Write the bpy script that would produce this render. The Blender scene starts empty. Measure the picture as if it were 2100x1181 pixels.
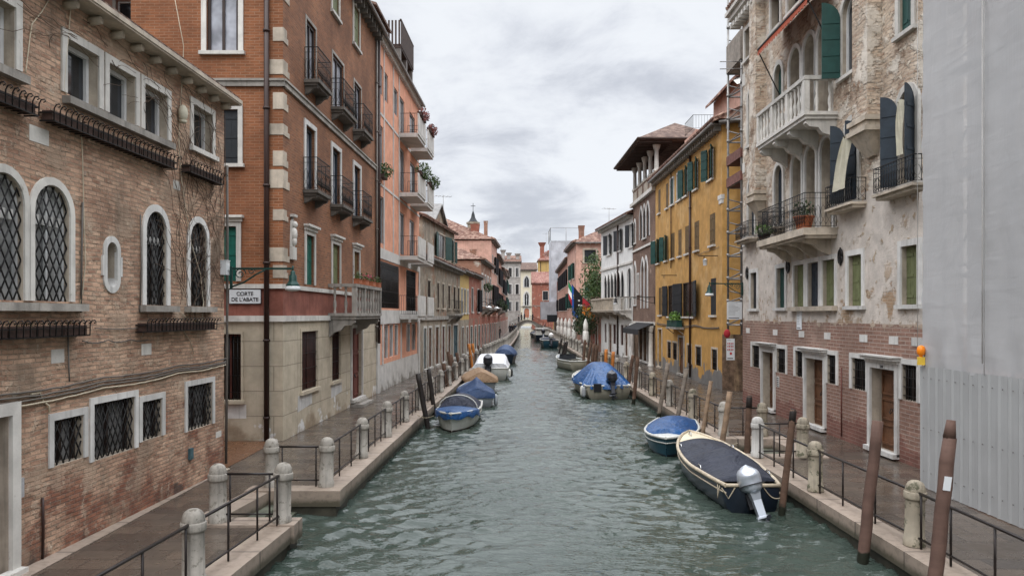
import bpy, bmesh, math, random
import numpy as np
from mathutils import Vector, Matrix, Euler
R = math.radians
random.seed(11)
SC = bpy.context.scene
COL = SC.collection
# ---------------------------------------------------------------- camera
FPX, CX, HY, EYE = 1586.0, 1050.0, 645.0, 3.45      # focal length in photo pixels, horizon row, eye height over the quay
cam = bpy.data.cameras.new('camera'); camo = bpy.data.objects.new('camera', cam); COL.objects.link(camo)
cam.sensor_width = 36; cam.lens = 36 * FPX / 2100; cam.shift_y = (HY - 590.5) / 2100
cam.clip_start = .1; cam.clip_end = 3000
camo.location = (0, 0, EYE); camo.rotation_euler = (R(90), 0, 0)
SC.camera = camo
# ---------------------------------------------------------------- light
SUN_EL, SUN_AZ = 52, 200
sun = bpy.data.lights.new('sun', 'SUN'); suno = bpy.data.objects.new('sun', sun); COL.objects.link(suno)
sun.energy = 1.1; sun.angle = R(40); sun.color = (1, .95, .88)
suno.rotation_euler = (R(90 - SUN_EL), 0, R(180 - SUN_AZ))
W = bpy.data.worlds.new('World'); SC.world = W; W.use_nodes = True
def world():
    nt = W.node_tree; nt.nodes.clear()
    N = lambda t, **k: _n(nt, t, **k)
    out = N('ShaderNodeOutputWorld'); bg = N('ShaderNodeBackground'); bg.inputs[1].default_value = .1
    nt.links.new(bg.outputs[0], out.inputs[0])
    sky = N('ShaderNodeTexSky'); sky.sky_type = 'NISHITA'; sky.sun_disc = False
    sky.sun_elevation = R(SUN_EL); sky.sun_rotation = R(SUN_AZ)
    tc = N('ShaderNodeTexCoord'); sep = N('ShaderNodeSeparateXYZ'); nt.links.new(tc.outputs['Generated'], sep.inputs[0])
    z = mth(nt, 'MAXIMUM', sep.outputs[2], 0.0)
    d = mth(nt, 'ADD', z, .27)
    cx = mth(nt, 'DIVIDE', sep.outputs[0], d); cy = mth(nt, 'DIVIDE', sep.outputs[1], d)
    cmb = N('ShaderNodeCombineXYZ'); nt.links.new(cx, cmb.inputs[0]); nt.links.new(cy, cmb.inputs[1])
    cmb.inputs[2].default_value = 3.7
    n1 = noise(nt, cmb.outputs[0], 3.1, 8, .60, .3)
    n2 = noise(nt, cmb.outputs[0], 1.1, 3, .5, 0)
    # one heavier bank of cloud low over the houses
    v = N('ShaderNodeVectorMath', operation='DISTANCE'); nt.links.new(tc.outputs['Generated'], v.inputs[0])
    v.inputs[1].default_value = Vector((-.05, 1, .20)).normalized()
    bank = mrange(nt, v.outputs['Value'], .02, .15, .13, 0)
    v2 = N('ShaderNodeVectorMath', operation='DISTANCE'); nt.links.new(tc.outputs['Generated'], v2.inputs[0])
    v2.inputs[1].default_value = Vector((.03, 1, .115)).normalized()
    bank2 = mrange(nt, v2.outputs['Value'], .02, .10, .11, 0)
    s = mth(nt, 'ADD', mth(nt, 'MULTIPLY', n1, .70), mth(nt, 'MULTIPLY', n2, .30))
    s = mth(nt, 'ADD', s, bank); s = mth(nt, 'ADD', s, bank2)
    dark = mrange(nt, s, .475, .72, 0, 1)
    ramp = N('ShaderNodeValToRGB'); nt.links.new(dark, ramp.inputs[0])
    el = ramp.color_ramp.elements
    el[0].position = 0; el[0].color = (.90, .93, .975, 1); el[1].position = 1; el[1].color = (.57, .60, .67, 1)
    e = el.new(.35); e.color = (.79, .82, .88, 1)
    # an overcast sky is brighter overhead than at the horizon
    grad = mrange(nt, z, 0.0, 1.0, 1.0, 3.6)
    grad0 = mrange(nt, z, .37, .78, 0.0, SKY_TOP)
    g = mth(nt, 'ADD', grad0, 10.3)
    sc = N('ShaderNodeVectorMath', operation='SCALE'); nt.links.new(ramp.outputs[0], sc.inputs[0]); nt.links.new(g, sc.inputs['Scale'])
    m = mixc(nt, .94, sky.outputs[0], sc.outputs[0])
    nt.links.new(m, bg.inputs[0])
SKY_TOP = 30
SC.view_settings.view_transform = 'Standard'; SC.view_settings.look = 'None'
SC.view_settings.exposure = 0.0; SC.view_settings.gamma = 1
SC.cycles.max_bounces = 6; SC.cycles.diffuse_bounces = 3; SC.cycles.glossy_bounces = 3; SC.cycles.transmission_bounces = 2
SC.cycles.use_denoising = True; SC.cycles.caustics_reflective = False; SC.cycles.caustics_refractive = False
SC.cycles.sample_clamp_indirect = 4
# ---------------------------------------------------------------- node helpers
def _n(nt, t, **k):
    n = nt.nodes.new(t)
    for a, b in k.items(): setattr(n, a, b)
    return n
def _in(nt, sock, v):
    if hasattr(v, 'links') or isinstance(v, bpy.types.NodeSocket): nt.links.new(v, sock)
    elif isinstance(v, (tuple, list)): sock.default_value = (*v, 1) if len(v) == 3 and len(sock.default_value) == 4 else v
    else: sock.default_value = v
def mth(nt, op, a, b=None, clamp=False):
    n = _n(nt, 'ShaderNodeMath', operation=op, use_clamp=clamp); _in(nt, n.inputs[0], a)
    if b is not None: _in(nt, n.inputs[1], b)
    return n.outputs[0]
def mrange(nt, v, a, b, c, d, clamp=True, smooth=True):
    n = _n(nt, 'ShaderNodeMapRange', clamp=clamp); n.interpolation_type = 'SMOOTHSTEP' if smooth else 'LINEAR'
    _in(nt, n.inputs[0], v)
    for i, x in enumerate((a, b, c, d)): n.inputs[i + 1].default_value = x
    return n.outputs[0]
def mixc(nt, f, a, b, mode='MIX'):
    n = _n(nt, 'ShaderNodeMix', data_type='RGBA', blend_type=mode); _in(nt, n.inputs[0], f)
    _in(nt, n.inputs[6], a); _in(nt, n.inputs[7], b)
    return n.outputs[2]
def noise(nt, vec, scale, detail=3, rough=.55, dist=0):
    n = _n(nt, 'ShaderNodeTexNoise'); _in(nt, n.inputs['Vector'], vec)
    n.inputs['Scale'].default_value = scale; n.inputs['Detail'].default_value = detail
    n.inputs['Roughness'].default_value = rough; n.inputs['Distortion'].default_value = dist
    return n.outputs[0]

world()
MATS = {}
def newmat(name):
    m = bpy.data.materials.new(name); m.use_nodes = True; nt = m.node_tree
    b = nt.nodes['Principled BSDF']; MATS[name] = m
    return m, nt, b
def objvec(nt, sx=1, sy=1, sz=1):
    tc = _n(nt, 'ShaderNodeTexCoord'); oi = _n(nt, 'ShaderNodeObjectInfo')
    return tc.outputs['Object'], oi.outputs['Random']
def wallvec(nt):
    tc = _n(nt, 'ShaderNodeTexCoord'); s = _n(nt, 'ShaderNodeSeparateXYZ'); nt.links.new(tc.outputs['Object'], s.inputs[0])
    c = _n(nt, 'ShaderNodeCombineXYZ'); nt.links.new(mth(nt, 'ADD', s.outputs[0], s.outputs[1]), c.inputs[0]); nt.links.new(s.outputs[2], c.inputs[1])
    return c.outputs[0], s
def scl(nt, v, x, y, z=1):
    n = _n(nt, 'ShaderNodeVectorMath', operation='MULTIPLY'); nt.links.new(v, n.inputs[0]); n.inputs[1].default_value = (x, y, z)
    return n.outputs[0]
def bump(nt, b, h, strength=.3, dist=.02):
    n = _n(nt, 'ShaderNodeBump'); n.inputs['Strength'].default_value = strength; n.inputs['Distance'].default_value = dist
    nt.links.new(h, n.inputs['Height']); nt.links.new(n.outputs[0], b.inputs['Normal'])
def mul(c, k): return tuple(min(1, max(0, x * k)) for x in c)
def plain(name, col, rough=.75, var=.18, sc=2.5, bmp=.15, metal=0, spec=.35, streak=0, wear=None):
    """one colour with cloudy variation, optional vertical streaks and worn patches"""
    m, nt, b = newmat(name); o, rnd = objvec(nt)
    f = noise(nt, o, sc, 5, .6)
    c = mixc(nt, mrange(nt, f, .3, .7, 0, 1), mul(col, 1 - var), mul(col, 1 + var))
    if streak:
        s = noise(nt, scl(nt, o, 9, 9, .5), 1.0, 4, .6)
        c = mixc(nt, mrange(nt, s, .5, .75, 0, streak), c, mul(col, .35))
    if wear:
        w = noise(nt, o, wear[1], 6, .7)
        c = mixc(nt, mrange(nt, w, wear[2], wear[2] + .08, 0, 1), c, wear[0])
    hs = _n(nt, 'ShaderNodeHueSaturation'); nt.links.new(c, hs.inputs['Color'])
    nt.links.new(mrange(nt, rnd, 0, 1, .85, 1.12, smooth=False), hs.inputs['Value'])
    nt.links.new(hs.outputs[0], b.inputs['Base Color'])
    b.inputs['Roughness'].default_value = rough; b.inputs['Metallic'].default_value = metal
    b.inputs['Specular IOR Level'].default_value = spec
    if bmp: bump(nt, b, noise(nt, o, sc * 9, 4, .6), bmp, .02)
    return m
def pattern(nt, vec, s, p):
    """-> colour socket, height socket"""
    if p['t'] == 'brick':
        wob = noise(nt, vec, 1.3, 2, .5)
        v = _n(nt, 'ShaderNodeVectorMath', operation='ADD'); nt.links.new(vec, v.inputs[0])
        cb = _n(nt, 'ShaderNodeCombineXYZ'); nt.links.new(mth(nt, 'MULTIPLY', mth(nt, 'SUBTRACT', wob, .5), p.get('wob', .05)), cb.inputs[1]); nt.links.new(cb.outputs[0], v.inputs[1])
        bt = _n(nt, 'ShaderNodeTexBrick'); nt.links.new(v.outputs[0], bt.inputs['Vector'])
        bt.inputs['Scale'].default_value = 1; bt.inputs['Brick Width'].default_value = p.get('w', .25); bt.inputs['Row Height'].default_value = p.get('h', .075)
        bt.inputs['Mortar Size'].default_value = p.get('m', .009); bt.inputs['Mortar Smooth'].default_value = .25; bt.inputs['Bias'].default_value = p.get('bias', 0)
        _in(nt, bt.inputs['Color1'], p['c1']); _in(nt, bt.inputs['Color2'], p['c2']); _in(nt, bt.inputs['Mortar'], p['mo'])
        f = noise(nt, scl(nt, v.outputs[0], 3.7, 12.5), 1.0, 2, .6)
        c = mixc(nt, mrange(nt, f, .3, .72, 0, p.get('v', .6)), bt.outputs[0], mul(p['c1'], p.get('vk', 1.45)))
        g = noise(nt, vec, .55, 4, .6)
        c = mixc(nt, mrange(nt, g, .35, .7, 0, .55), c, mul(p['c2'], .62))
        h = mth(nt, 'SUBTRACT', mth(nt, 'MULTIPLY', noise(nt, vec, 16, 3, .7), .5), bt.outputs[1])
        return c, h
    if p['t'] == 'rubble':
        vo = _n(nt, 'ShaderNodeTexVoronoi'); nt.links.new(scl(nt, vec, 1, p.get('asp', 1.9)), vo.inputs['Vector']); vo.inputs['Scale'].default_value = p.get('s', 4)
        ve = _n(nt, 'ShaderNodeTexVoronoi', feature='DISTANCE_TO_EDGE'); nt.links.new(scl(nt, vec, 1, p.get('asp', 1.9)), ve.inputs['Vector']); ve.inputs['Scale'].default_value = p.get('s', 4)
        sp = _n(nt, 'ShaderNodeSeparateColor'); nt.links.new(vo.outputs['Color'], sp.inputs[0])
        c = mixc(nt, sp.outputs[0], p['c1'], p['c2'])
        c = mixc(nt, mrange(nt, ve.outputs[0], 0, .09, 1, 0), c, p['mo'])
        g = noise(nt, vec, 2.2, 6, .7); c = mixc(nt, mrange(nt, g, .45, .7, 0, .6), c, p['c3'])
        return c, mth(nt, 'ADD', mrange(nt, ve.outputs[0], 0, .12, 0, 1), mth(nt, 'MULTIPLY', noise(nt, vec, 14, 4, .7), .8))
    f = noise(nt, vec, p.get('s', 1.6), 6, .65)
    c = mixc(nt, mrange(nt, f, .3, .72, 0, 1), mul(p['c'], 1 - p.get('v', .2)), mul(p['c'], 1 + p.get('v', .2)))
    if p.get('streak'):
        st = noise(nt, scl(nt, vec, 5, .35), 1.0, 4, .65)
        c = mixc(nt, mrange(nt, st, .5, .72, 0, p['streak']), c, p.get('sc', mul(p['c'], .5)))
    return c, mth(nt, 'MULTIPLY', noise(nt, vec, 22, 4, .65), .5)
def wallmat(name, base, layers=(), rough=.88, bstr=.5, bdist=.012, lines=None):
    """base pattern, then layers (pattern, noise scale, threshold, width, z slope, z centre)"""
    m, nt, b = newmat(name); vec, s = wallvec(nt)
    c, h = pattern(nt, vec, s, base)
    for p, ns, thr, wd, kz, z0 in layers:
        c2, h2 = pattern(nt, vec, s, p)
        f = noise(nt, scl(nt, vec, p.get('nx', 1), p.get('ny', 1)), ns, 6, .62)
        if kz: f = mth(nt, 'ADD', f, mth(nt, 'MULTIPLY', mth(nt, 'SUBTRACT', s.outputs[2], z0), kz))
        k = mrange(nt, f, thr - wd, thr + wd, 0, p.get('a', 1))
        c = mixc(nt, k, c, c2); hm = _n(nt, 'ShaderNodeMix'); nt.links.new(k, hm.inputs[0]); nt.links.new(h, hm.inputs[2]); nt.links.new(mth(nt, 'ADD', h2, p.get('up', .5)), hm.inputs[3]); h = hm.outputs[0]
    if lines:                                              # incised rustication joints: width, height
        bt = _n(nt, 'ShaderNodeTexBrick'); nt.links.new(vec, bt.inputs['Vector']); bt.inputs['Scale'].default_value = 1
        bt.inputs['Brick Width'].default_value = lines[0]; bt.inputs['Row Height'].default_value = lines[1]; bt.inputs['Mortar Size'].default_value = .012; bt.inputs['Mortar Smooth'].default_value = .1
        c = mixc(nt, mth(nt, 'MULTIPLY', bt.outputs[1], .6), c, mul(base['c'], .3)); h = mth(nt, 'SUBTRACT', h, bt.outputs[1])
    nt.links.new(c, b.inputs['Base Color']); b.inputs['Roughness'].default_value = rough; b.inputs['Specular IOR Level'].default_value = .25
    bump(nt, b, h, bstr, bdist)
    return m
# ---------------------------------------------------------------- mesh builder
class MB:
    def __init__(s): s.v = []; s.f = []; s.m = []; s.sm = []
    def add(s, vs, fs, m=0, smooth=False):
        o = len(s.v); s.v += [tuple(v) for v in vs]
        for f in fs: s.f.append([o + i for i in f]); s.m.append(m); s.sm.append(smooth)
        return s
    def quad(s, a, b, c, d, m=0): return s.add([a, b, c, d], [(0, 1, 2, 3)], m)
    def box(s, x0, x1, y0, y1, z0, z1, m=0, M=None):
        vs = [(x, y, z) for z in (z0, z1) for y in (y0, y1) for x in (x0, x1)]
        if M: vs = [M @ Vector(v) for v in vs]
        return s.add(vs, [(0, 2, 3, 1), (4, 5, 7, 6), (0, 1, 5, 4), (2, 6, 7, 3), (0, 4, 6, 2), (1, 3, 7, 5)], m)
    def bar(s, p, q, w, h=None, m=0):
        """square bar from p to q"""
        p, q = Vector(p), Vector(q); d = q - p; L = d.length
        if L < 1e-6: return s
        M = Matrix.Translation(p) @ d.to_track_quat('X', 'Z').to_matrix().to_4x4(); h = h or w
        return s.box(0, L, -w / 2, w / 2, -h / 2, h / 2, m, M)
    def cyl(s, p, q, r0, r1=None, n=8, m=0, smooth=True):
        return s.tube([p, q], [r0, r0 if r1 is None else r1], n, m, smooth)
    def tube(s, pts, r, n=5, m=0, smooth=True):
        pts = [Vector(p) for p in pts]; k = len(pts)
        rs = r if isinstance(r, (list, tuple)) else [r] * k
        vs = []; up = None
        for i, p in enumerate(pts):
            t = (pts[min(i + 1, k - 1)] - pts[max(i - 1, 0)]).normalized()
            if up is None: up = t.orthogonal().normalized()
            up = (up - t * up.dot(t)); up = up.normalized() if up.length > 1e-6 else t.orthogonal().normalized()
            w = t.cross(up)
            for j in range(n):
                a = 2 * math.pi * j / n; vs.append(p + (up * math.cos(a) + w * math.sin(a)) * rs[i])
        fs = [(i * n + j, i * n + (j + 1) % n, (i + 1) * n + (j + 1) % n, (i + 1) * n + j) for i in range(k - 1) for j in range(n)]
        s.add(vs, fs, m, smooth); o = len(s.v) - len(vs)
        s.f.append([o + j for j in range(n)][::-1]); s.f.append([o + (k - 1) * n + j for j in range(n)]); s.m += [m, m]; s.sm += [False, False]
        return s
    def lathe(s, prof, c=(0, 0, 0), n=16, m=0, smooth=True):
        vs = [(c[0] + r * math.cos(2 * math.pi * j / n), c[1] + r * math.sin(2 * math.pi * j / n), c[2] + z) for r, z in prof for j in range(n)]
        fs = [(i * n + j, i * n + (j + 1) % n, (i + 1) * n + (j + 1) % n, (i + 1) * n + j) for i in range(len(prof) - 1) for j in range(n)]
        s.add(vs, fs, m, smooth); o = len(s.v) - len(vs)
        s.f.append([o + (len(prof) - 1) * n + j for j in range(n)]); s.m.append(m); s.sm.append(smooth)
        return s
    def prism(s, poly, y0, y1, m=0):
        """polygon of (x, z), counter-clockwise seen from -y, extruded along y"""
        n = len(poly); vs = [(x, y0, z) for x, z in poly] + [(x, y1, z) for x, z in poly]
        fs = [tuple(range(n)), tuple(range(2 * n - 1, n - 1, -1))] + [(i, i + n, (i + 1) % n + n, (i + 1) % n) for i in range(n)]
        return s.add(vs, fs, m)
    def ring(s, outer, inner, y0, y1, m=0, closed=False):
        """strip between two polylines of (x, z), extruded along y"""
        n = len(outer); vs = [(x, y, z) for y in (y0, y1) for pl in (outer, inner) for x, z in pl]
        O0, I0, O1, I1 = 0, n, 2 * n, 3 * n; fs = []
        for i in range(n if closed else n - 1):
            j = (i + 1) % n
            fs += [(O0 + i, O0 + j, I0 + j, I0 + i), (O1 + i, I1 + i, I1 + j, O1 + j), (O0 + i, O1 + i, O1 + j, O0 + j), (I0 + i, I0 + j, I1 + j, I1 + i)]
        if not closed: fs += [(O0, I0, I1, O1), (O0 + n - 1, O1 + n - 1, I1 + n - 1, I0 + n - 1)]
        return s.add(vs, fs, m)
    def ball(s, c, r, n=10, k=6, m=0, sq=(1, 1, 1)):
        prof = [(r * math.sin(math.pi * i / k) + 1e-4, -r * math.cos(math.pi * i / k)) for i in range(k + 1)]
        t = MB().lathe(prof, (0, 0, 0), n, m)
        return s.add([(c[0] + x * sq[0], c[1] + y * sq[1], c[2] + z * sq[2]) for x, y, z in t.v], t.f, m, True)
    def build(s, name, mats, parent=None, M=None, **tags):
        me = bpy.data.meshes.new(name); me.from_pydata(s.v, [], s.f)
        mats = mats if isinstance(mats, (list, tuple)) else [mats]
        for mt in mats: me.materials.append(MATS[mt] if isinstance(mt, str) else mt)
        me.polygons.foreach_set('material_index', s.m); me.polygons.foreach_set('use_smooth', s.sm)
        bm = bmesh.new(); bm.from_mesh(me); bmesh.ops.recalc_face_normals(bm, faces=bm.faces); bm.to_mesh(me); bm.free()
        me.update()
        return link(bpy.data.objects.new(name, me), parent, M, **tags)
WM = {}
def link(o, parent=None, M=None, **tags):
    COL.objects.link(o)
    if parent is not None:
        o.parent = parent; M = M if M is not None else WM[parent]; o.matrix_basis = WM[parent].inverted() @ M
    else:
        M = M if M is not None else Matrix(); o.matrix_basis = M
    WM[o] = M.copy()
    for k, v in tags.items():
        if v: o[k] = v
    return o
def empty(name, M, label, category, group=None):
    return link(bpy.data.objects.new(name, None), None, M, label=label, category=category, group=group)
def copy_tree(o, M, label=None, parent=None):
    c = o.copy(); COL.objects.link(c); c.parent = parent
    if parent is None: c.matrix_basis = M; WM[c] = M.copy()
    else: WM[c] = WM[parent] @ c.matrix_basis
    if label: c['label'] = label
    for ch in list(o.children): copy_tree(ch, None, None, c)
    return c
T = lambda x, y, z=0: Matrix.Translation((x, y, z))
def TR(x, y, z=0, rz=0): return Matrix.Translation((x, y, z)) @ Matrix.Rotation(rz, 4, 'Z')
def gp(px, py, z=0):
    """where the sight line of a photo pixel meets height z"""
    D = FPX * (EYE - z) / (py - HY)
    return Vector(((px - CX) / FPX * D, D, z))
def gd(px, py, D): return Vector(((px - CX) / FPX * D, D, EYE + (HY - py) / FPX * D))
# ---------------------------------------------------------------- facades
def arc(u0, u1, z0, z1, kind, n=12):
    """outline of an opening as (x, z), from bottom of the near jamb over the head to the other bottom"""
    w = (u1 - u0) / 2; c = (u0 + u1) / 2
    if not kind: return [(u0, z0), (u0, z1), (u1, z1), (u1, z0)]
    rise = w if kind == 'round' else w * 1.55
    if kind == 'segment': rise = w * .35
    zs = z1 - rise; pts = [(u0, z0)]
    for i in range(n + 1):
        a = math.pi * (1 - i / n); x = c + w * math.cos(a); t = math.sin(a)
        if kind == 'ogive': t = (1 - (abs(math.cos(a))) ** 1.5) ** .8 if 0 < i < n else 0
        pts.append((x, zs + rise * t))
    return pts + [(u1, z0)]
def grow(pts, d, base=True):
    """outline moved outwards by d"""
    n = len(pts); out = []
    for i, (x, z) in enumerate(pts):
        a = pts[max(i - 1, 0)]; b = pts[min(i + 1, n - 1)]
        if i == 0: out.append((x - d, z)); continue
        if i == n - 1: out.append((x + d, z)); continue
        e1 = Vector((x - a[0], z - a[1])); e2 = Vector((b[0] - x, b[1] - z))
        if e1.length < 1e-6: e1 = e2
        if e2.length < 1e-6: e2 = e1
        n1 = Vector((-e1.y, e1.x)).normalized(); n2 = Vector((-e2.y, e2.x)).normalized()
        m = n1 + n2
        if m.length < 1e-6: m = n1
        m.normalize(); k = d / max(.5, m.dot(n1)); out.append((x + m.x * k, z + m.y * k))
    return out
class Face:
    """a vertical wall plane: x along it, y into the house, z up"""
    def __init__(s, P, Q, root=None, z0=0):
        P, Q = Vector((*P, 0)), Vector((*Q, 0)); d = (Q - P); s.L = d.length; d.normalize()
        y = Vector((0, 0, 1)).cross(d)
        s.M = Matrix(((d.x, y.x, 0, P.x), (d.y, y.y, 0, P.y), (0, 0, 1, z0), (0, 0, 0, 1)))
        s.P, s.d, s.y, s.z0 = P, d, y, z0; s.ops = []; s.root = root
    def u(s, px):
        r = Vector(((px - CX) / FPX, 1, 0)); k = r.x * s.d.y - r.y * s.d.x
        # t*r = P + u*d
        t = (s.P.x * s.d.y - s.P.y * s.d.x) / k
        return (r * t - s.P).dot(s.d)
    def depth(s, u): return s.P.y + s.d.y * u
    def z(s, px, py): return EYE + (HY - py) / FPX * s.depth(s.u(px)) - s.z0
    def r(s, px0, px1, z0, z1):
        a, b = sorted((s.u(px0), s.u(px1))); return (a, b, z0, z1)
    def at(s, u, y, z): return s.M @ Vector((u, y, z))
    def wall(s, zones, depth=7, name='wall', sides=(True, True), back=True, gable=None, reveal=None):
        """zones: [(z0, z1, material)]; every opening in s.ops becomes a real hole with its reveals"""
        mats = [z[2] for z in zones]; rv = len(mats)
        if reveal: mats = mats + [reveal]
        mb = MB(); L = s.L; top = zones[-1][1]
        cl = lambda v: min(max(v, 0), L)
        ops = [(cl(o[0]), cl(o[1]), *o[2:]) for o in s.ops]
        xs = sorted({0, L, *[o[0] for o in ops], *[o[1] for o in ops]}); zs = sorted({z[0] for z in zones} | {top} | {o[2] for o in ops} | {min(o[3], top) for o in ops})
        def zone(z): return next((i for i, q in enumerate(zones) if q[0] <= z < q[1]), len(zones) - 1)
        for j in range(len(zs) - 1):
            run = None; zc = (zs[j] + zs[j + 1]) / 2
            for i in range(len(xs) - 1):
                xc = (xs[i] + xs[i + 1]) / 2
                if xs[i + 1] - xs[i] < 1e-5 or zs[j + 1] - zs[j] < 1e-5: continue
                if any(o[0] < xc < o[1] and o[2] < zc < o[3] for o in ops): continue
                mb.quad((xs[i], 0, zs[j]), (xs[i + 1], 0, zs[j]), (xs[i + 1], 0, zs[j + 1]), (xs[i], 0, zs[j + 1]), zone(zc))
        for u0, u1, z0, z1, kind, dp in ops:
            z1 = min(z1, top); pts = arc(u0, u1, z0, z1, kind); mi = rv if reveal else zone((z0 + z1) / 2)
            for a, b in zip(pts, pts[1:] + pts[:1]):
                if abs(a[0] - b[0]) + abs(a[1] - b[1]) > 1e-5: mb.quad((a[0], 0, a[1]), (b[0], 0, b[1]), (b[0], dp + .05, b[1]), (a[0], dp + .05, a[1]), mi)
            if kind:
                for a, b in zip(pts[1:-2], pts[2:-1]):
                    if b[0] - a[0] > 1e-6: mb.quad((a[0], 0, a[1]), (b[0], 0, b[1]), (b[0], 0, z1), (a[0], 0, z1), zone(z1 - .01))
        for k, (xx, on) in enumerate(zip((0, L), sides)):
            if on:
                for i, (za, zb, m) in enumerate(zones): mb.quad((xx, 0, za), (xx, depth, za), (xx, depth, zb), (xx, 0, zb), i)
        if back: mb.quad((0, depth, zones[0][0]), (L, depth, zones[0][0]), (L, depth, top), (0, depth, top), len(zones) - 1)
        if gable:                                           # triangle on the front, (u0, u1, rise)
            mb.add([(gable[0], 0, top), (gable[1], 0, top), ((gable[0] + gable[1]) / 2, 0, top + gable[2])], [(0, 1, 2)], len(zones) - 1)
        return mb.build(name, mats, s.root, s.M)
    def part(s, mb, name, mats, parent=None, label=None): return mb.build(name, mats, parent or s.root, s.M, label=label)
def clip_arc(p, q, pts):
    """pieces of segment p-q inside the outline pts (polygon of (x, z))"""
    def inside(x, z):
        c = False; n = len(pts)
        for i in range(n):
            (x1, z1), (x2, z2) = pts[i], pts[(i + 1) % n]
            if (z1 > z) != (z2 > z) and x < (x2 - x1) * (z - z1) / (z2 - z1) + x1: c = not c
        return c
    N = 60; ins = [inside(p[0] + (q[0] - p[0]) * (i + .5) / N, p[1] + (q[1] - p[1]) * (i + .5) / N) for i in range(N)]
    out = []; st = None
    for i in range(N + 1):
        on = i < N and ins[i]
        if on and st is None: st = i
        if not on and st is not None: out.append((st / N, i / N)); st = None
    return [((p[0] + (q[0] - p[0]) * a, p[1] + (q[1] - p[1]) * a), (p[0] + (q[0] - p[0]) * b, p[1] + (q[1] - p[1]) * b)) for a, b in out]
def shutter_panel(mb, u0, u1, z0, z1, y, kind=None, half=0, t=.035, n=None):
    """plank panel with battens; half: 1 / 2 takes one leaf of a pair"""
    pts = arc(u0, u1, z0, z1, kind)
    c = (u0 + u1) / 2
    if half == 1: pts = [(min(x, c - .004), z) for x, z in pts if x <= c + 1e-4 or True]
    if half == 2: pts = [(max(x, c + .004), z) for x, z in pts]
    mb.prism(pts[::-1], y, y + t)
    a, b = (u0, c) if half == 1 else (c, u1) if half == 2 else (u0, u1)
    zt = z1 - ((u1 - u0) / 2 if kind else 0)
    for k in (.14, .5, .86):
        zz = z0 + (zt - z0) * k; mb.box(a + .03, b - .03, y - .014, y - .001, zz - .035, zz + .035)
    m = n or max(1, int((b - a) / .16))
    for i in range(1, m): mb.box(a + (b - a) * i / m - .006, a + (b - a) * i / m + .006, y - .006, y - .001, z0 + .02, zt - .02)
def leaf(mb, hinge, w, z0, z1, ang, side, kind=None):
    """a leaf hinged at u = hinge, swung outwards by ang from closed; side is the way it points when closed"""
    t = MB()
    if kind: 
        pts = [(0, z0), (0, z1 - w)] + [(w - w * math.cos(a), z1 - w + w * math.sin(a)) for a in [math.pi / 2 * i / 6 for i in range(1, 7)]] + [(w, z0)]
        if kind == 'drop': pts = [(0, z0), (0, z1 - w), (w, z1), (w, z0)]
    else: pts = [(0, z0), (0, z1), (w, z1), (w, z0)]
    t.prism(pts[::-1], -.02, .02)
    zt = z1 - (w if kind else 0)
    for k in (.12, .4, .68, .95): t.box(.02, w - .02, -.035, .035, z0 + (zt - z0) * k - .035, z0 + (zt - z0) * k + .035)
    d = Vector((side * math.cos(ang), -math.sin(ang))); q = Vector((-d.y, d.x))
    mb.add([(hinge + d.x * x + q.x * y, -.07 + d.y * x + q.y * y, z) for x, y, z in t.v], t.f)
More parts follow.
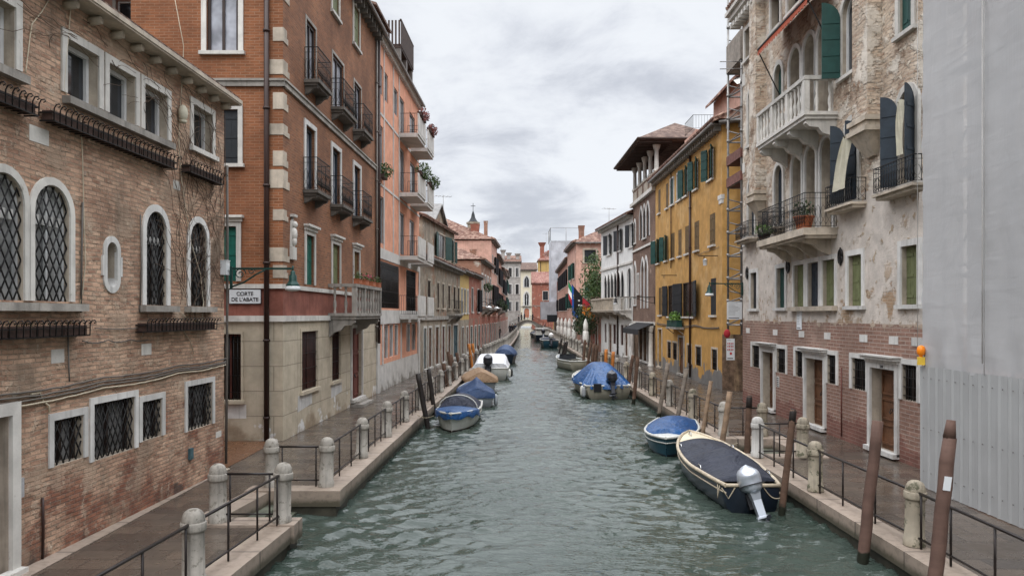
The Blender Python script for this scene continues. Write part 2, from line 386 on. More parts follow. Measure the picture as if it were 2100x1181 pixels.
def window(f, r, kind=None, depth=.18, surr=.11, surr_m='stone', proud=.05, sill=True, sash='sash_white', pane='glass', bars=1, cross=0,
           shut=None, shut_m='shutter_green', grille=None, lintel=False, name='window', sash_w=.06, ang=(2.9, 2.9), cut=True, sill_w=.06, label=None):
    u0, u1, z0, z1 = r; w = u1 - u0; sd = min(.06, depth * .7)
    if cut: f.ops.append((u0, u1, z0, z1, kind, depth))
    pts = arc(u0, u1, z0, z1, kind)
    fr = MB()
    if surr:
        fr.ring(grow(pts, surr), grow(pts, .004), -proud, .02); mt = surr_m
    else:
        fr.ring(grow(pts, -.004), grow(pts, -sash_w), depth - sd, depth - .005); mt = sash
    win = f.part(fr, name, mt, None, label)
    if surr and sash:
        sb = MB(); sb.ring(grow(pts, -.004), grow(pts, -sash_w), depth - sd, depth - .005)
        for i in range(bars):
            x = u0 + w * (i + 1) / (bars + 1); zt = z1 - .01 if not kind or bars == 1 else z1 - w * .3
            sb.box(x - sash_w * .45, x + sash_w * .45, depth - sd * .9, depth - .01, z0 + .03, zt - .02)
        for i in range(cross):
            zz = z0 + (z1 - z0) * (i + 1) / (cross + 1); sb.box(u0 + .02, u1 - .02, depth - sd * .85, depth - .012, zz - .02, zz + .02)
        f.part(sb, 'sash', sash, win)
    p = MB(); p.add([(x, depth, z) for x, z in pts], [tuple(range(len(pts)))[::-1]]); f.part(p, 'pane', pane, win)
    if sill:
        sb = MB(); e = surr + .05 if surr else .06; sb.box(u0 - e, u1 + e, -proud - sill_w, .03, z0 - .10, z0 - .005); f.part(sb, 'sill', surr_m if surr else 'stone', win)
    if lintel:
        lb = MB(); e = surr + .03
        lb.box(u0 - e, u1 + e, -.09, .02, z1 + surr + .003, z1 + surr + .10); lb.box(u0 - e - .05, u1 + e + .05, -.17, .02, z1 + surr + .103, z1 + surr + .17); f.part(lb, 'cornice', surr_m, win)
    if shut == 'closed':
        for h in (1, 2):
            sb = MB(); shutter_panel(sb, u0 + .01, u1 - .01, z0 + .01, z1 - .01, depth * .35, kind, h); f.part(sb, 'shutter', shut_m, win)
    elif shut == 'inner':
        for h in (1, 2):
            sb = MB(); shutter_panel(sb, u0 + .01, u1 - .01, z0 + .01, z1 - .01, max(.006, depth - .09), kind, h); f.part(sb, 'shutter', shut_m, win)
    elif shut == 'open':
        for s_, h in ((-1, u0), (1, u1)):
            a = ang[0] if s_ < 0 else ang[1]
            if a is None: continue
            sb = MB(); leaf(sb, h, w / 2, z0, z1, a, -s_, kind and 'round'); f.part(sb, 'shutter', shut_m, win)
    if grille:
        g = MB(); y = .03 if grille[0] != 'deep' else depth - .1; rr = .011
        if grille[0] == 'lattice':
            sp = grille[1]; k = 1.75
            H = z1 - z0; n = int((w * k + H) / (sp * k)) + 2
            for i in range(-1, n + 1):
                c = -w * k + i * sp * k * 1.0
                for sg in (1, -1):
                    a = (u0, z0 + c) if sg > 0 else (u1, z0 + c); b = (u1, z0 + c + w * k) if sg > 0 else (u0, z0 + c + w * k)
                    for (x0, q0), (x1, q1) in clip_arc(a, b, pts): g.cyl((x0, y, q0), (x1, y, q1), rr, None, 4)
        else:
            n = max(2, int(w / .11))
            for i in range(1, n): 
                x = u0 + w * i / n; g.cyl((x, y, z0), (x, y, z1 - (0 if not kind else w * .3)), rr, None, 4)
            for q in (.12, .37, .63, .88): g.bar((u0, y, z0 + (z1 - z0) * q), (u1, y, z0 + (z1 - z0) * q), .025, .012)
        f.part(g, 'grille', 'iron', win)
    return win
def door(f, r, depth=.25, surr=.14, mat='wood_door', kind=None, lintel=False, panels=2, leaves=1, handle=True, surr_m='stone'):
    u0, u1, z0, z1 = r; f.ops.append((u0, u1, z0, z1, kind, depth)); pts = arc(u0, u1, z0, z1, kind); w = u1 - u0
    d = MB(); d.prism([(x, z) for x, z in pts][::-1], depth - .01, depth + .04)
    zt = z1 - (w / 2 if kind else 0)
    for k in range(leaves):
        a = u0 + w * k / leaves + .05; b = u0 + w * (k + 1) / leaves - .05
        for i in range(panels):
            za = z0 + .12 + (zt - z0 - .16) * i / panels; zb = z0 + .02 + (zt - z0 - .16) * (i + 1) / panels
            d.ring([(a, za), (a, zb), (b, zb), (b, za)], [(a + .05, za + .05), (a + .05, zb - .05), (b - .05, zb - .05), (b - .05, za + .05)], depth - .045, depth - .012, 0, True)
    o = f.part(d, 'door', mat)
    if handle:
        h = MB(); x = u0 + w * .5; h.tube([(x - .04, depth - .06, 1.15), (x - .05, depth - .1, 1.06), (x, depth - .11, 1.02), (x + .05, depth - .1, 1.06), (x + .04, depth - .06, 1.15)], .012, 5); f.part(h, 'handle', 'iron', o)
    if surr:
        s = MB(); s.ring(grow(pts, surr), grow(pts, .004), -.06, .02); s.box(u0 - surr, u1 + surr, -.16, -.001, z0 - .05, z0 + .06); f.part(s, 'door_frame', surr_m, o)
    if lintel:
        l = MB(); e = surr + .04
        l.box(u0 - e, u1 + e, -.10, .02, z1 + surr + .003, z1 + surr + .08); l.box(u0 - e - .06, u1 + e + .06, -.20, .02, z1 + surr + .083, z1 + surr + .15); l.box(u0 - e - .1, u1 + e + .1, -.25, .02, z1 + surr + .153, z1 + surr + .19); f.part(l, 'cornice', surr_m, o)
    return o
def iron_rail(mb, pts, h, sp=.11, rr=.008, top=.03, scroll=False, low=.05):
    """railing along (x, y) points at z base given as third coordinate"""
    for p, q in zip(pts, pts[1:]):
        p, q = Vector(p), Vector(q); L = (q - p).length; n = max(1, int(L / sp)); up = Vector((0, 0, h)); lo = Vector((0, 0, low))
        mb.bar(p + up, q + up, top, top * .6); mb.bar(p + lo, q + lo, .018, .012)
        if scroll: mb.bar(p + up * .84, q + up * .84, .014, .01)
        for i in range(n + 1):
            c = p.lerp(q, i / n); mb.cyl(c + lo, c + up, rr, None, 4)
            if scroll and i < n:
                e = (q - p) / n; c2 = c + e * .5; t = e.normalized()
                mb.tube([c2 + Vector((0, 0, h * (.45 + .2 * math.sin(a)))) + t * (L / n * .42 * math.cos(a)) for a in [k * math.pi / 4 for k in range(9)]], rr * .8, 3)
                mb.tube([c + Vector((0, 0, h * .1)), c2 + Vector((0, 0, h * .24)), c + e + Vector((0, 0, h * .1))], rr * .8, 3)
def iron_balcony(f, u0, u1, z, out=.55, h=.95, slab_m='stone_dark', rail_m='iron', scroll=True, bulge=0, brackets=2, slab=.14, sp=.11, bs=1.0):
    b = MB(); b.box(u0, u1, -out, -.002, z - slab, z); b.box(u0 + .06, u1 - .06, -out + .08, -.002, z - slab - .08, z - slab - .001)
    o = f.part(b, 'balcony', slab_m)
    r = MB(); y = -out + .04; iron_rail(r, [(u0 + .03, -.02, z), (u0 + .03, y, z), (u1 - .03, y, z), (u1 - .03, -.02, z)], h, sp, scroll=scroll); f.part(r, 'railing', rail_m, o)
    for i in range(brackets):
        x = u0 + (u1 - u0) * (i + .5) / brackets if brackets > 2 else (u0 + .18 if i == 0 else u1 - .18)
        k = MB(); prof = [(-.002, z - slab - .085 - .46 * bs), (-.002, z - slab - .085), (-out * .8, z - slab - .085), (-out * .8, z - slab - .085 - .085 * bs), (-out * .55, z - slab - .085 - .135 * bs), (-out * .3, z - slab - .085 - .335 * bs)]
        vs = [(x - .07, y_, z_) for y_, z_ in prof] + [(x + .07, y_, z_) for y_, z_ in prof]; n = len(prof)
        k.add(vs, [tuple(range(n)), tuple(range(2 * n - 1, n - 1, -1))] + [(i_, (i_ + 1) % n, (i_ + 1) % n + n, i_ + n) for i_ in range(n)]); f.part(k, 'bracket', slab_m, o)
    return o
def baluster(mb, x, y, z, h, r=.06, n=8):
    mb.lathe([(r * .8, 0), (r * .8, h * .08), (r * .5, h * .12), (r, h * .3), (r * .9, h * .42), (r * .42, h * .55), (r * .85, h * .72), (r * .5, h * .88), (r * .8, h * .92), (r * .8, h)], (x, y, z), n)
def stone_balcony(f, u0, u1, z, out=.9, h=.95, mat='stone', nb=3, per=3, slab=.16, nbr=4, sq=False):
    b = MB(); b.box(u0, u1, -out, -.002, z - slab * .5, z); b.box(u0 + .05, u1 - .05, -out + .05, -.002, z - slab, z - slab * .5 - .001); o = f.part(b, 'balcony', mat)
    rl = MB(); rl.box(u0, u1, -out, -out + .17, z + h - .11, z + h); rl.box(u0, u0 + .17, -out + .171, -.002, z + h - .11, z + h); rl.box(u1 - .17, u1, -out + .171, -.002, z + h - .11, z + h)
    f.part(rl, 'handrail', mat, o)
    for i in range(nb + 1):
        x = u0 + .02 + (u1 - u0 - .2) * i / nb; p = MB(); p.box(x, x + .16, -out + .01, -out + .16, z + .001, z + h - .111); f.part(p, 'post', mat, o)
        if i < nb:
            for k in range(per):
                xx = x + .16 + ((u1 - u0 - .2) / nb - .16) * (k + .5) / per; q = MB()
                if sq: q.box(xx - .035, xx + .035, -out + .05, -out + .12, z + .001, z + h - .112)
                else: baluster(q, xx, -out + .085, z + .001, h - .112)
                f.part(q, 'baluster', mat, o)
    for xx in (u0 + .085, u1 - .085):
        for k in range(2):
            q = MB(); yy = -out + .17 + (out - .17) * (k + .55) / 2.1
            if sq: q.box(xx - .035, xx + .035, yy - .035, yy + .035, z + .001, z + h - .112)
            else: baluster(q, xx, yy, z + .001, h - .112)
            f.part(q, 'baluster', mat, o)
    for i in range(nbr):
        x = u0 + .2 + (u1 - u0 - .4) * i / max(1, nbr - 1); k = MB(); zz = z - slab - .002
        prof = [(-.002, zz - .62), (-.002, zz), (-out * .88, zz), (-out * .92, zz - .10), (-out * .8, zz - .2), (-out * .55, zz - .22), (-out * .42, zz - .38), (-out * .2, zz - .44)]
        vs = [(x - .1, a, c) for a, c in prof] + [(x + .1, a, c) for a, c in prof]; n = len(prof)
        k.add(vs, [tuple(range(n)), tuple(range(2 * n - 1, n - 1, -1))] + [(j, (j + 1) % n, (j + 1) % n + n, j + n) for j in range(n)]); f.part(k, 'bracket', mat, o)
    return o
def roof(f, z, depth=8, over=.45, rise=2.0, mat='roof_tile', ends=.25, u0=None, u1=None, ridge=None, t=.12, hip=0, name='roof', caps=True):
    """pitched roof: eave over the front at height z, ridge parallel to the front"""
    a = -ends if u0 is None else u0; b = f.L + ends if u1 is None else u1; rd = ridge or depth / 2
    mb = MB(); zb = z - over * rise / rd
    P = [(a, -over, z), (b, -over, z), (b - hip, rd, z + rise), (a + hip, rd, z + rise), (a, depth + over, z), (b, depth + over, z)]
    vs = P + [(x, y, q - t) for x, y, q in P]
    mb.add(vs, [(0, 1, 2, 3), (3, 2, 5, 4), (7, 6, 9, 8), (9, 10, 11, 8), (0, 6, 7, 1), (4, 5, 11, 10), (0, 3, 9, 6), (3, 4, 10, 9), (1, 7, 8, 2), (2, 8, 11, 5), (0, 4, 3), (1, 2, 5)])
    # ends of the rows of tiles along the eave
    n = max(2, int((b - a) / .22))
    if n < 160 and caps:
        for i in range(n):
            x = a + (b - a) * (i + .5) / n; mb.cyl((x, -over - .05, z + .015), (x, -over + .5, z + .015 + .55 * (rise / (rd + over))), .075, .07, 6)
    return f.part(mb, name, mat)
def eave(f, z, over=.42, mat='stone_dark', u0=0, u1=None, dent=.35, gutter=True, gut_m='gutter', h=.22, dm=None):
    u1 = f.L if u1 is None else u1
    mb = MB(); mb.box(u0, u1, -over + .05, .02, z - .06, z); n = max(1, int((u1 - u0) / dent))
    for i in range(n):
        x = u0 + (u1 - u0) * (i + .5) / n; mb.box(x - .06, x + .06, -over + .1, -.002, z - .06 - h, z - .061)
    o = f.part(mb, 'cornice', mat)
    if gutter:
        g = MB(); g.tube([(u0 - .05, -over - .03, z - .02), (u1 + .05, -over - .03, z - .02)], .075, 8); f.part(g, 'gutter', gut_m, o)
    return o
def pipe(f, u, z0, z1, r=.05, mat='pipe', y=-.08):
    mb = MB(); mb.cyl((u, y, z0), (u, y, z1), r, None, 8); k = z0 + .6
    while k < z1: mb.cyl((u, y, k), (u, y, k + .06), r * 1.35, None, 8); k += 2.1
    return f.part(mb, 'drainpipe', mat)
def chimney(f, u, y, z0, z1, w=.5, mat='plaster_red', parent=None, flare=True):
    mb = MB(); mb.box(u - w / 2, u + w / 2, y - w / 2, y + w / 2, z0, z1 - w * .9)
    a, b = (w / 2, w * .95) if flare else (w / 2, w * .6); t = z1 - w * .9 + .001
    vs = [(u + sx * q, y + sy * q, zz) for q, zz in ((a, t), (b, z1)) for sx, sy in ((-1, -1), (1, -1), (1, 1), (-1, 1))]
    mb.add(vs, [(0, 1, 5, 4), (1, 2, 6, 5), (2, 3, 7, 6), (3, 0, 4, 7), (4, 5, 6, 7), (3, 2, 1, 0)])
    mb.box(u - w * .62, u + w * .62, y - w * .62, y + w * .62, z1 + .001, z1 + .06)
    return f.part(mb, 'chimney', mat, parent)
def leaves(mb, c, rad, n, size=.09, rnd=random, flat=0, m=0):
    for i in range(n):
        while True:
            p = Vector((rnd.uniform(-1, 1), rnd.uniform(-1, 1), rnd.uniform(-1, 1)))
            if p.length <= 1: break
        p = Vector((p.x * rad[0], p.y * rad[1], p.z * rad[2])) + Vector(c)
        s = size * rnd.uniform(.6, 1.35); e = Euler((rnd.uniform(0, 6.3), rnd.uniform(0, 6.3), rnd.uniform(0, 6.3))).to_matrix()
        a, b = e @ Vector((s, 0, 0)), e @ Vector((0, s * .5, 0))
        mb.add([p - a, p + b * .9 - a * .1, p + a, p - b * .9 - a * .1], [(0, 1, 2, 3)], m)
# ---------------------------------------------------------------- materials
BR = lambda c1, c2, mo, **k: dict(t='brick', c1=c1, c2=c2, mo=mo, **k)
PL = lambda c, **k: dict(t='plain', c=c, **k)
OLD = BR((.65, .43, .30), (.265, .14, .093), (.31, .255, .19), w=.225, h=.068, m=.010, v=.45, vk=1.2, wob=.09)
REDB = BR((.35, .155, .095), (.16, .065, .045), (.20, .145, .115), w=.225, h=.068, m=.010, v=.35, vk=1.2, wob=.08)
wallmat('brick_old', OLD, [(REDB, .9, .62, .07, -.11, 1.75), (PL((.37, .275, .20), v=.35, a=.7), 1.3, .565, .07, 0, 0), (PL((.46, .36, .27), v=.3, a=.6), 4.5, .60, .05, 0, 0), (PL((.15, .095, .07), a=.5), 3.1, .65, .05, 0, 0), (PL((.50, .43, .34), v=.2), 2.6, .69, .03, 0, 0), (PL((.08, .06, .045), ny=.3, a=.75), 1.0, .66, .12, 0, 0), (PL((.055, .045, .04), v=.3, a=.8), 1.7, .69, .06, -.30, .45)], bstr=1, bdist=.03)
ORB = BR((.31, .12, .055), (.19, .075, .036), (.34, .22, .145), w=.26, h=.078, m=.009, v=.45, vk=1.35, wob=.01)
wallmat('brick_orange', ORB, [(PL((.15, .06, .032), streak=.4, v=.3, a=.45), .5, .57, .14, 0, 0)], bstr=.6, bdist=.014)
wallmat('brick_orange_dark', BR((.30, .13, .066), (.165, .075, .044), (.29, .20, .14), w=.26, h=.078, m=.010, v=.5, vk=1.35, wob=.015), [(PL((.13, .065, .042), streak=.6, v=.3, a=.42), .45, .53, .12, 0, 0)], bstr=.7, bdist=.016)  # darker, browner copy of the orange brick for the canal-side face
wallmat('plaster_maroon', PL((.225, .085, .062), v=.25, streak=.5, sc=(.15, .045, .03)))
wallmat('plaster_rustic', PL((.47, .405, .31), v=.16, streak=.45, sc=(.28, .235, .18)), [(PL((.66, .65, .63), v=.08), .95, .63, .015, -.16, .75), (PL((.30, .23, .16), v=.2), .6, .60, .06, -.18, .6)], lines=(2.6, .68))
PEACH = (.67, .325, .215)
wallmat('plaster_peach', PL(PEACH, v=.14, streak=.5, sc=(.47, .22, .14)))
wallmat('concrete_white', PL((.55, .53, .50), v=.15, streak=.6, sc=(.32, .30, .27)), [(PL((.15, .13, .10), v=.3, a=.8), 1.3, .60, .10, -.28, .45)])
OLDP = PL((.30, .255, .20), v=.3, streak=.75, sc=(.13, .105, .085))
wallmat('plaster_old', OLDP, [(BR((.30, .16, .10), (.22, .12, .08), (.33, .27, .2), v=.6), .7, .57, .04, 0, 0), (PL((.50, .46, .40)), 1.6, .66, .05, 0, 0)])
wallmat('plaster_ochre', PL((.47, .265, .085), v=.18, streak=.6, sc=(.31, .165, .05)), [(PL((.54, .345, .15), v=.15, a=.75), .45, .56, .08, 0, 0), (PL((.40, .19, .04), v=.2), .55, .62, .06, -.10, 2.6)])
wallmat('plaster_ochre_low', PL((.48, .27, .08), v=.15, streak=.4, sc=(.34, .16, .03)), [(PL((.175, .165, .155), v=.2), .55, .60, .012, -.26, 1.05), (PL((.42, .20, .03)), 1.1, .66, .02, 0, 0)])
wallmat('stone_damp', PL((.16, .105, .07), v=.5, s=3, streak=.85, sc=(.04, .028, .02)), [(PL((.40, .28, .16), nx=2.2, ny=.3), 1.1, .60, .1, 0, 0)], bstr=.9, bdist=.03)
RUB = BR((.66, .54, .42), (.27, .16, .105), (.46, .38, .31), w=.27, h=.088, m=.014, v=.8, vk=1.15, wob=.22)
RUBD = dict(t='rubble', c1=(.40, .24, .15), c2=(.25, .15, .10), c3=(.36, .27, .19), mo=(.50, .43, .34), s=8.5, asp=2.4, up=.05)
wallmat('rubble_peeling', RUB, [(RUBD, .55, .61, .05, 0, 0), (PL((.66, .595, .515), v=.16), 1.3, .53, .06, 0, 0), (PL((.60, .52, .42), v=.2), 4.5, .60, .03, 0, 0), (PL((.05, .038, .03)), 5.5, .70, .02, 0, 0)], bstr=1, bdist=.055)
wallmat('plaster_peeling', PL((.58, .52, .465), v=.16, s=2.2, streak=.3, sc=(.40, .34, .28)), [(BR((.37, .25, .16), (.28, .19, .12), (.45, .39, .31), v=.7, h=.08, up=.0), .6, .645, .03, -.12, 4.2), (PL((.42, .33, .25)), 1.4, .63, .06, 0, 0), (PL((.36, .28, .20), v=.3), 3.2, .62, .03, 0, 0), (PL((.07, .05, .04)), 6, .73, .02, 0, 0)], bstr=.9, bdist=.035)
wallmat('brick_block', BR((.285, .17, .13), (.20, .115, .088), (.42, .35, .305), w=.40, h=.098, m=.013, v=.6, vk=1.35, wob=.02), [(PL((.31, .225, .18), v=.3, a=.6), .9, .60, .12, .10, 2.4), (PL((.42, .33, .26), v=.25), 2.6, .58, .03, .9, 3.12), (BR((.215, .10, .078), (.15, .07, .056), (.29, .21, .17), w=.40, h=.098, m=.011, v=.4, wob=.02), .5, .55, .03, -.5, .72)], bstr=.7, bdist=.018)
wallmat('plaster_white', PL((.68, .67, .65), v=.07, streak=.5, sc=(.45, .43, .40)), [(PL((.15, .13, .10), v=.3, a=.8), 1.3, .60, .10, -.28, .45)])
wallmat('brick_brown', BR((.19, .115, .082), (.12, .07, .055), (.29, .225, .18), v=.5), [(PL((.32, .24, .19)), .8, .64, .06, 0, 0)])
wallmat('plaster_pink', PL((.56, .34, .27), v=.16, streak=.6, sc=(.38, .21, .16)), [(PL((.44, .27, .21), v=.2, a=.7), .5, .58, .08, 0, 0)])
wallmat('plaster_red', PL((.31, .12, .085), v=.2, streak=.7, sc=(.17, .07, .05)), [(PL((.42, .30, .24), v=.2), 1.1, .60, .04, 0, 0), (PL((.15, .13, .10), v=.3, a=.8), 1.3, .60, .10, -.28, .45)])
wallmat('plaster_yellow', PL((.52, .36, .14), v=.12, streak=.3))
wallmat('plaster_cream', PL((.66, .60, .47), v=.08, streak=.25))
wallmat('plaster_grey', PL((.38, .36, .34), v=.2, streak=.6))
wallmat('plaster_brown', PL((.26, .15, .11), v=.25, streak=.6), [(PL((.36, .10, .07)), .6, .55, .05, 0, 0), (PL((.45, .40, .35)), 1.5, .66, .04, 0, 0)])
wallmat('plaster_pinkold', PL((.47, .27, .21), v=.2, streak=.6, sc=(.28, .15, .11)), [(BR((.33, .15, .1), (.25, .11, .08), (.36, .28, .2)), .7, .6, .04, 0, 0)])
wallmat('brick_canal', BR((.30, .15, .10), (.24, .12, .08), (.38, .30, .23), v=.6), [(PL((.46, .42, .36)), .9, .6, .05, 0, 0)])
plain('stone', (.56, .535, .495), .7, .14, 2.2, .25, streak=.35, wear=((.36, .33, .29), 3.0, .62))
plain('stone_white', (.60, .585, .56), .7, .12, 2.2, .2, streak=.45)
plain('stone_soot', (.13, .115, .10), .8, .3, 2.5, .3, streak=.6)
plain('stone_dark', (.30, .275, .245), .8, .25, 2.5, .3, streak=.6)
plain('stone_warm', (.45, .385, .31), .75, .2, 2.5, .3, streak=.45)
plain('bollard_stone', (.30, .275, .24), .7, .16, 3, .4, streak=.7, wear=((.15, .135, .11), 9.0, .56))
plain('bollard_pale', (.42, .405, .38), .7, .12, 3, .35, streak=.5)
plain('bollard_mossy', (.29, .25, .19), .75, .2, 3, .4, streak=.7, wear=((.085, .08, .05), 5.5, .53))
plain('sash_white', (.62, .62, .62), .5, .05, 3, 0)
plain('sash_dark', (.035, .022, .018), .5, .2)
plain('sash_wood', (.13, .055, .03), .55, .25, 4)
plain('shutter_green', (.012, .055, .047), .5, .15, 4, .1)
plain('shutter_black', (.014, .017, .021), .55, .2, 4, .1)
plain('shutter_navy', (.022, .033, .046), .5, .2, 4, .1)
plain('shutter_olive', (.145, .16, .075), .6, .18, 4, .1)
plain('shutter_emerald', (.006, .10, .075), .5, .15, 4, .1)
plain('shutter_brown', (.13, .042, .032), .6, .2, 4, .1)
plain('shutter_ochre', (.115, .068, .022), .6, .2, 4, .1)
plain('shutter_teal', (.05, .10, .115), .6, .2, 4, .1)
plain('shutter_terra', (.42, .17, .10), .6, .1)
plain('iron', (.016, .015, .015), .45, .3, 6, .1, .3)
plain('iron_green', (.012, .05, .042), .4, .2, 6, .1, .2)
plain('rail_paint', (.018, .013, .012), .4, .3, 8, .15, wear=((.12, .045, .02), 9, .7))
plain('pipe', (.035, .016, .012), .4, .2, 3, .05)
plain('pipe_grey', (.16, .14, .125), .5, .2)
plain('gutter', (.19, .18, .17), .5, .25, 3, .1, streak=.4)
plain('wood_door', (.125, .058, .03), .5, .3, 4, .2, streak=.4)
plain('wood_altana', (.045, .026, .020), .7, .3, 5, .2)
plain('cloth_cream', (.60, .56, .44), .9, .12, 4, .2)
plain('cloth_rust', (.36, .075, .035), .85, .15, 4, .2)
plain('terracotta', (.38, .125, .06), .8, .2, 4, .2)
plain('planter_dark', (.06, .035, .028), .8, .3, 4, .2)
plain('white_board', (.70, .72, .74), .5, .04, 3, 0)
plain('cable', (.13, .115, .10), .6, .2); plain('cable_pale', (.50, .43, .32), .6, .15); plain('twig', (.10, .065, .045), .9, .3)
plain('lamp_glass', (.75, .77, .78), .25, .05, 3, 0)
plain('amber', (.85, .24, .01), .3, .1, 3, 0); plain('yellow_plastic', (.75, .50, .06), .4, .1, 3, 0)
plain('ink', (.02, .02, .025), .6, .1, 3, 0); plain('ink_red', (.45, .03, .03), .6, .1, 3, 0)
plain('steel_pole', (.26, .25, .24), .45, .2, 5, .1, .6, wear=((.12, .07, .05), 6, .62)); plain('scaffold_board', (.17, .075, .06), .8, .3, 4, .2); plain('plank_grey', (.27, .235, .20), .85, .25, 4, .2)
WEED = lambda: [(PL((.016, .018, .011)), 2.2, .52, .05, -2.2, -.20)]
wallmat('pole_wood', PL((.11, .066, .046), v=.3, s=5, streak=.7), WEED(), bstr=.8); wallmat('pole_grey', PL((.20, .165, .135), v=.3, s=5, streak=.7), WEED(), bstr=.8); plain('pole_dark', (.02, .015, .013), .6, .3, 5, .2)
plain('pole_orange', (.42, .15, .03), .6, .2, 5, .2); wallmat('pole_brown', PL((.118, .070, .055), v=.2, s=4, streak=.55), WEED(), rough=.75, bstr=.6); wallmat('pole_tan', PL((.24, .165, .11), v=.3, s=5, streak=.7), WEED(), bstr=.8)
plain('rope', (.34, .29, .21), .9, .2); plain('rubber', (.015, .015, .016), .55, .2); plain('chrome', (.55, .56, .57), .25, .1, 3, 0, .9)
plain('hull_white', (.60, .60, .56), .35, .06, 2, .03, spec=.5, streak=.3); plain('hull_beige', (.40, .37, .30), .45, .1, 2, .05, streak=.4); plain('hull_navy', (.018, .026, .042), .28, .2, 2, .03, spec=.5); plain('hull_teal', (.022, .07, .10), .35, .15, 2, .03, spec=.5)
plain('hull_cream', (.58, .51, .38), .4, .1, 2, .05, spec=.5); plain('rim_cream', (.44, .37, .275), .5, .2, 4, .15, spec=.4, streak=.4); plain('rim_wood', (.22, .115, .075), .4, .2, 4, .1, spec=.5); plain('hull_bottom', (.05, .03, .025), .5, .3)
plain('hull_grey', (.34, .36, .38), .4, .1)
plain('cover_navy', (.026, .03, .047), .62, .2, 1.6, .35); plain('cover_blue', (.005, .052, .16), .42, .12, 1.6, .3, spec=.5); plain('cover_royal', (.006, .068, .215), .33, .15, 1.6, .35, spec=.5); plain('cover_slate', (.03, .058, .13), .6, .15, 1.6, .3)
plain('cover_tan', (.33, .215, .13), .75, .15, 1.6, .35); plain('cover_white', (.72, .73, .76), .5, .05, 1.6, .25)
plain('motor_silver', (.44, .47, .52), .28, .06, 2, 0, .35, spec=.6); plain('motor_dark', (.035, .037, .048), .3, .15, 2, 0, 0, spec=.6); plain('motor_white', (.66, .66, .65), .35, .06, 2, 0); plain('plastic_black', (.015, .015, .017), .4, .2, 2, 0)
plain('skin', (.50, .30, .22), .6, .05, 3, 0)
for i, c in enumerate([(.02, .022, .03), (.035, .03, .03), (.05, .035, .03), (.03, .045, .07), (.22, .03, .03), (.16, .14, .12), (.10, .03, .06)]): plain('coat_%d' % i, c, .85, .15, 4, .1)
plain('trouser_dark', (.02, .022, .035), .85, .15); plain('hair_dark', (.025, .016, .012), .7, .2)
plain('flag_green', (.02, .22, .08), .85, .1); plain('flag_white', (.68, .66, .62), .85, .1); plain('flag_red', (.42, .03, .04), .85, .1); plain('flag_blue', (.015, .075, .30), .85, .1); plain('flag_black', (.014, .014, .016), .85, .2); plain('flag_orange', (.62, .20, .03), .85, .1); plain('flag_yellow', (.75, .55, .06), .85, .1)
plain('tarp_grey', (.51, .505, .51), .75, .03, 1.5, .25); plain('corrugated', (.42, .425, .425), .5, .05, 1.5, .05, .1, streak=.2, wear=((.20, .17, .14), 7, .70)); plain('tower_sheet', (.40, .41, .44), .7, .2, .6, .3, streak=.4)
plain('flower_pink', (.60, .10, .20), .7, .3, 30, 0); plain('flower_dry', (.20, .07, .06), .8, .3, 30, 0)
plain('red_cloth', (.42, .015, .04), .8, .2); plain('stainless', (.35, .35, .36), .4, .1)
plain('step_stone', (.09, .095, .07), .6, .4, 3, .4)
def foliage(name, c1, c2):
    m, nt, b = newmat(name); o, _ = objvec(nt)
    f = noise(nt, o, 14, 3, .6); nt.links.new(mixc(nt, mrange(nt, f, .35, .68, 0, 1), c1, c2), b.inputs['Base Color']); b.inputs['Roughness'].default_value = .55
foliage('leaf', (.025, .06, .014), (.085, .13, .03)); foliage('leaf_dark', (.012, .03, .010), (.045, .075, .02)); foliage('leaf_bright', (.05, .14, .012), (.16, .28, .04)); foliage('leaf_brown', (.06, .035, .015), (.11, .085, .03))
def cloth_bump():
    for k in ('cover_navy', 'cover_blue', 'cover_royal', 'cover_slate', 'cover_tan', 'cover_white'):
        nt = MATS[k].node_tree; b = nt.nodes['Principled BSDF']; o, _ = objvec(nt)
        h = mth(nt, 'ADD', noise(nt, o, 3.2, 4, .5, 1.6), mth(nt, 'MULTIPLY', noise(nt, scl(nt, o, 7, 1.5, 1), 1.6, 3, .5, .8), .6)); bump(nt, b, h, 1.0, .07)
    m = MATS['tarp_grey']; nt = m.node_tree; b = nt.nodes['Principled BSDF']; o, _ = objvec(nt)
    h = mth(nt, 'ADD', noise(nt, scl(nt, o, 1, 1.2, .35), 1.1, 5, .55, 1.2), mth(nt, 'MULTIPLY', noise(nt, scl(nt, o, 1, .5, 2.5), 1.6, 3, .5, .5), .4)); bump(nt, b, h, .32, .09)
    tr = _n(nt, 'ShaderNodeBsdfTransparent'); mx = _n(nt, 'ShaderNodeMixShader'); mx.inputs[0].default_value = .20           # open weave of the netting
    nt.links.new(b.outputs[0], mx.inputs[1]); nt.links.new(tr.outputs[0], mx.inputs[2]); nt.links.new(mx.outputs[0], nt.nodes['Material Output'].inputs[0])
cloth_bump()
def glass(name, c, rough=.06, var=.0):
    m, nt, b = newmat(name); o, r = objvec(nt)
    f = noise(nt, o, 1.1, 3, .6); k = mrange(nt, f, .35, .7, 0, 1)
    nt.links.new(mixc(nt, k, mul(c, .6), mul(c, 1.5)), b.inputs['Base Color'])
    b.inputs['Roughness'].default_value = rough; b.inputs['IOR'].default_value = 1.5; b.inputs['Specular IOR Level'].default_value = .6
glass('glass', (.02, .022, .026)); glass('glass_pale', (.34, .35, .39), .12); glass('glass_grey', (.16, .16, .16), .15); glass('glass_dark', (.008, .008, .009), .2); glass('glass_curtain', (.34, .34, .335), .2)  # glass_pale has the bright reflected sky put into its base colour
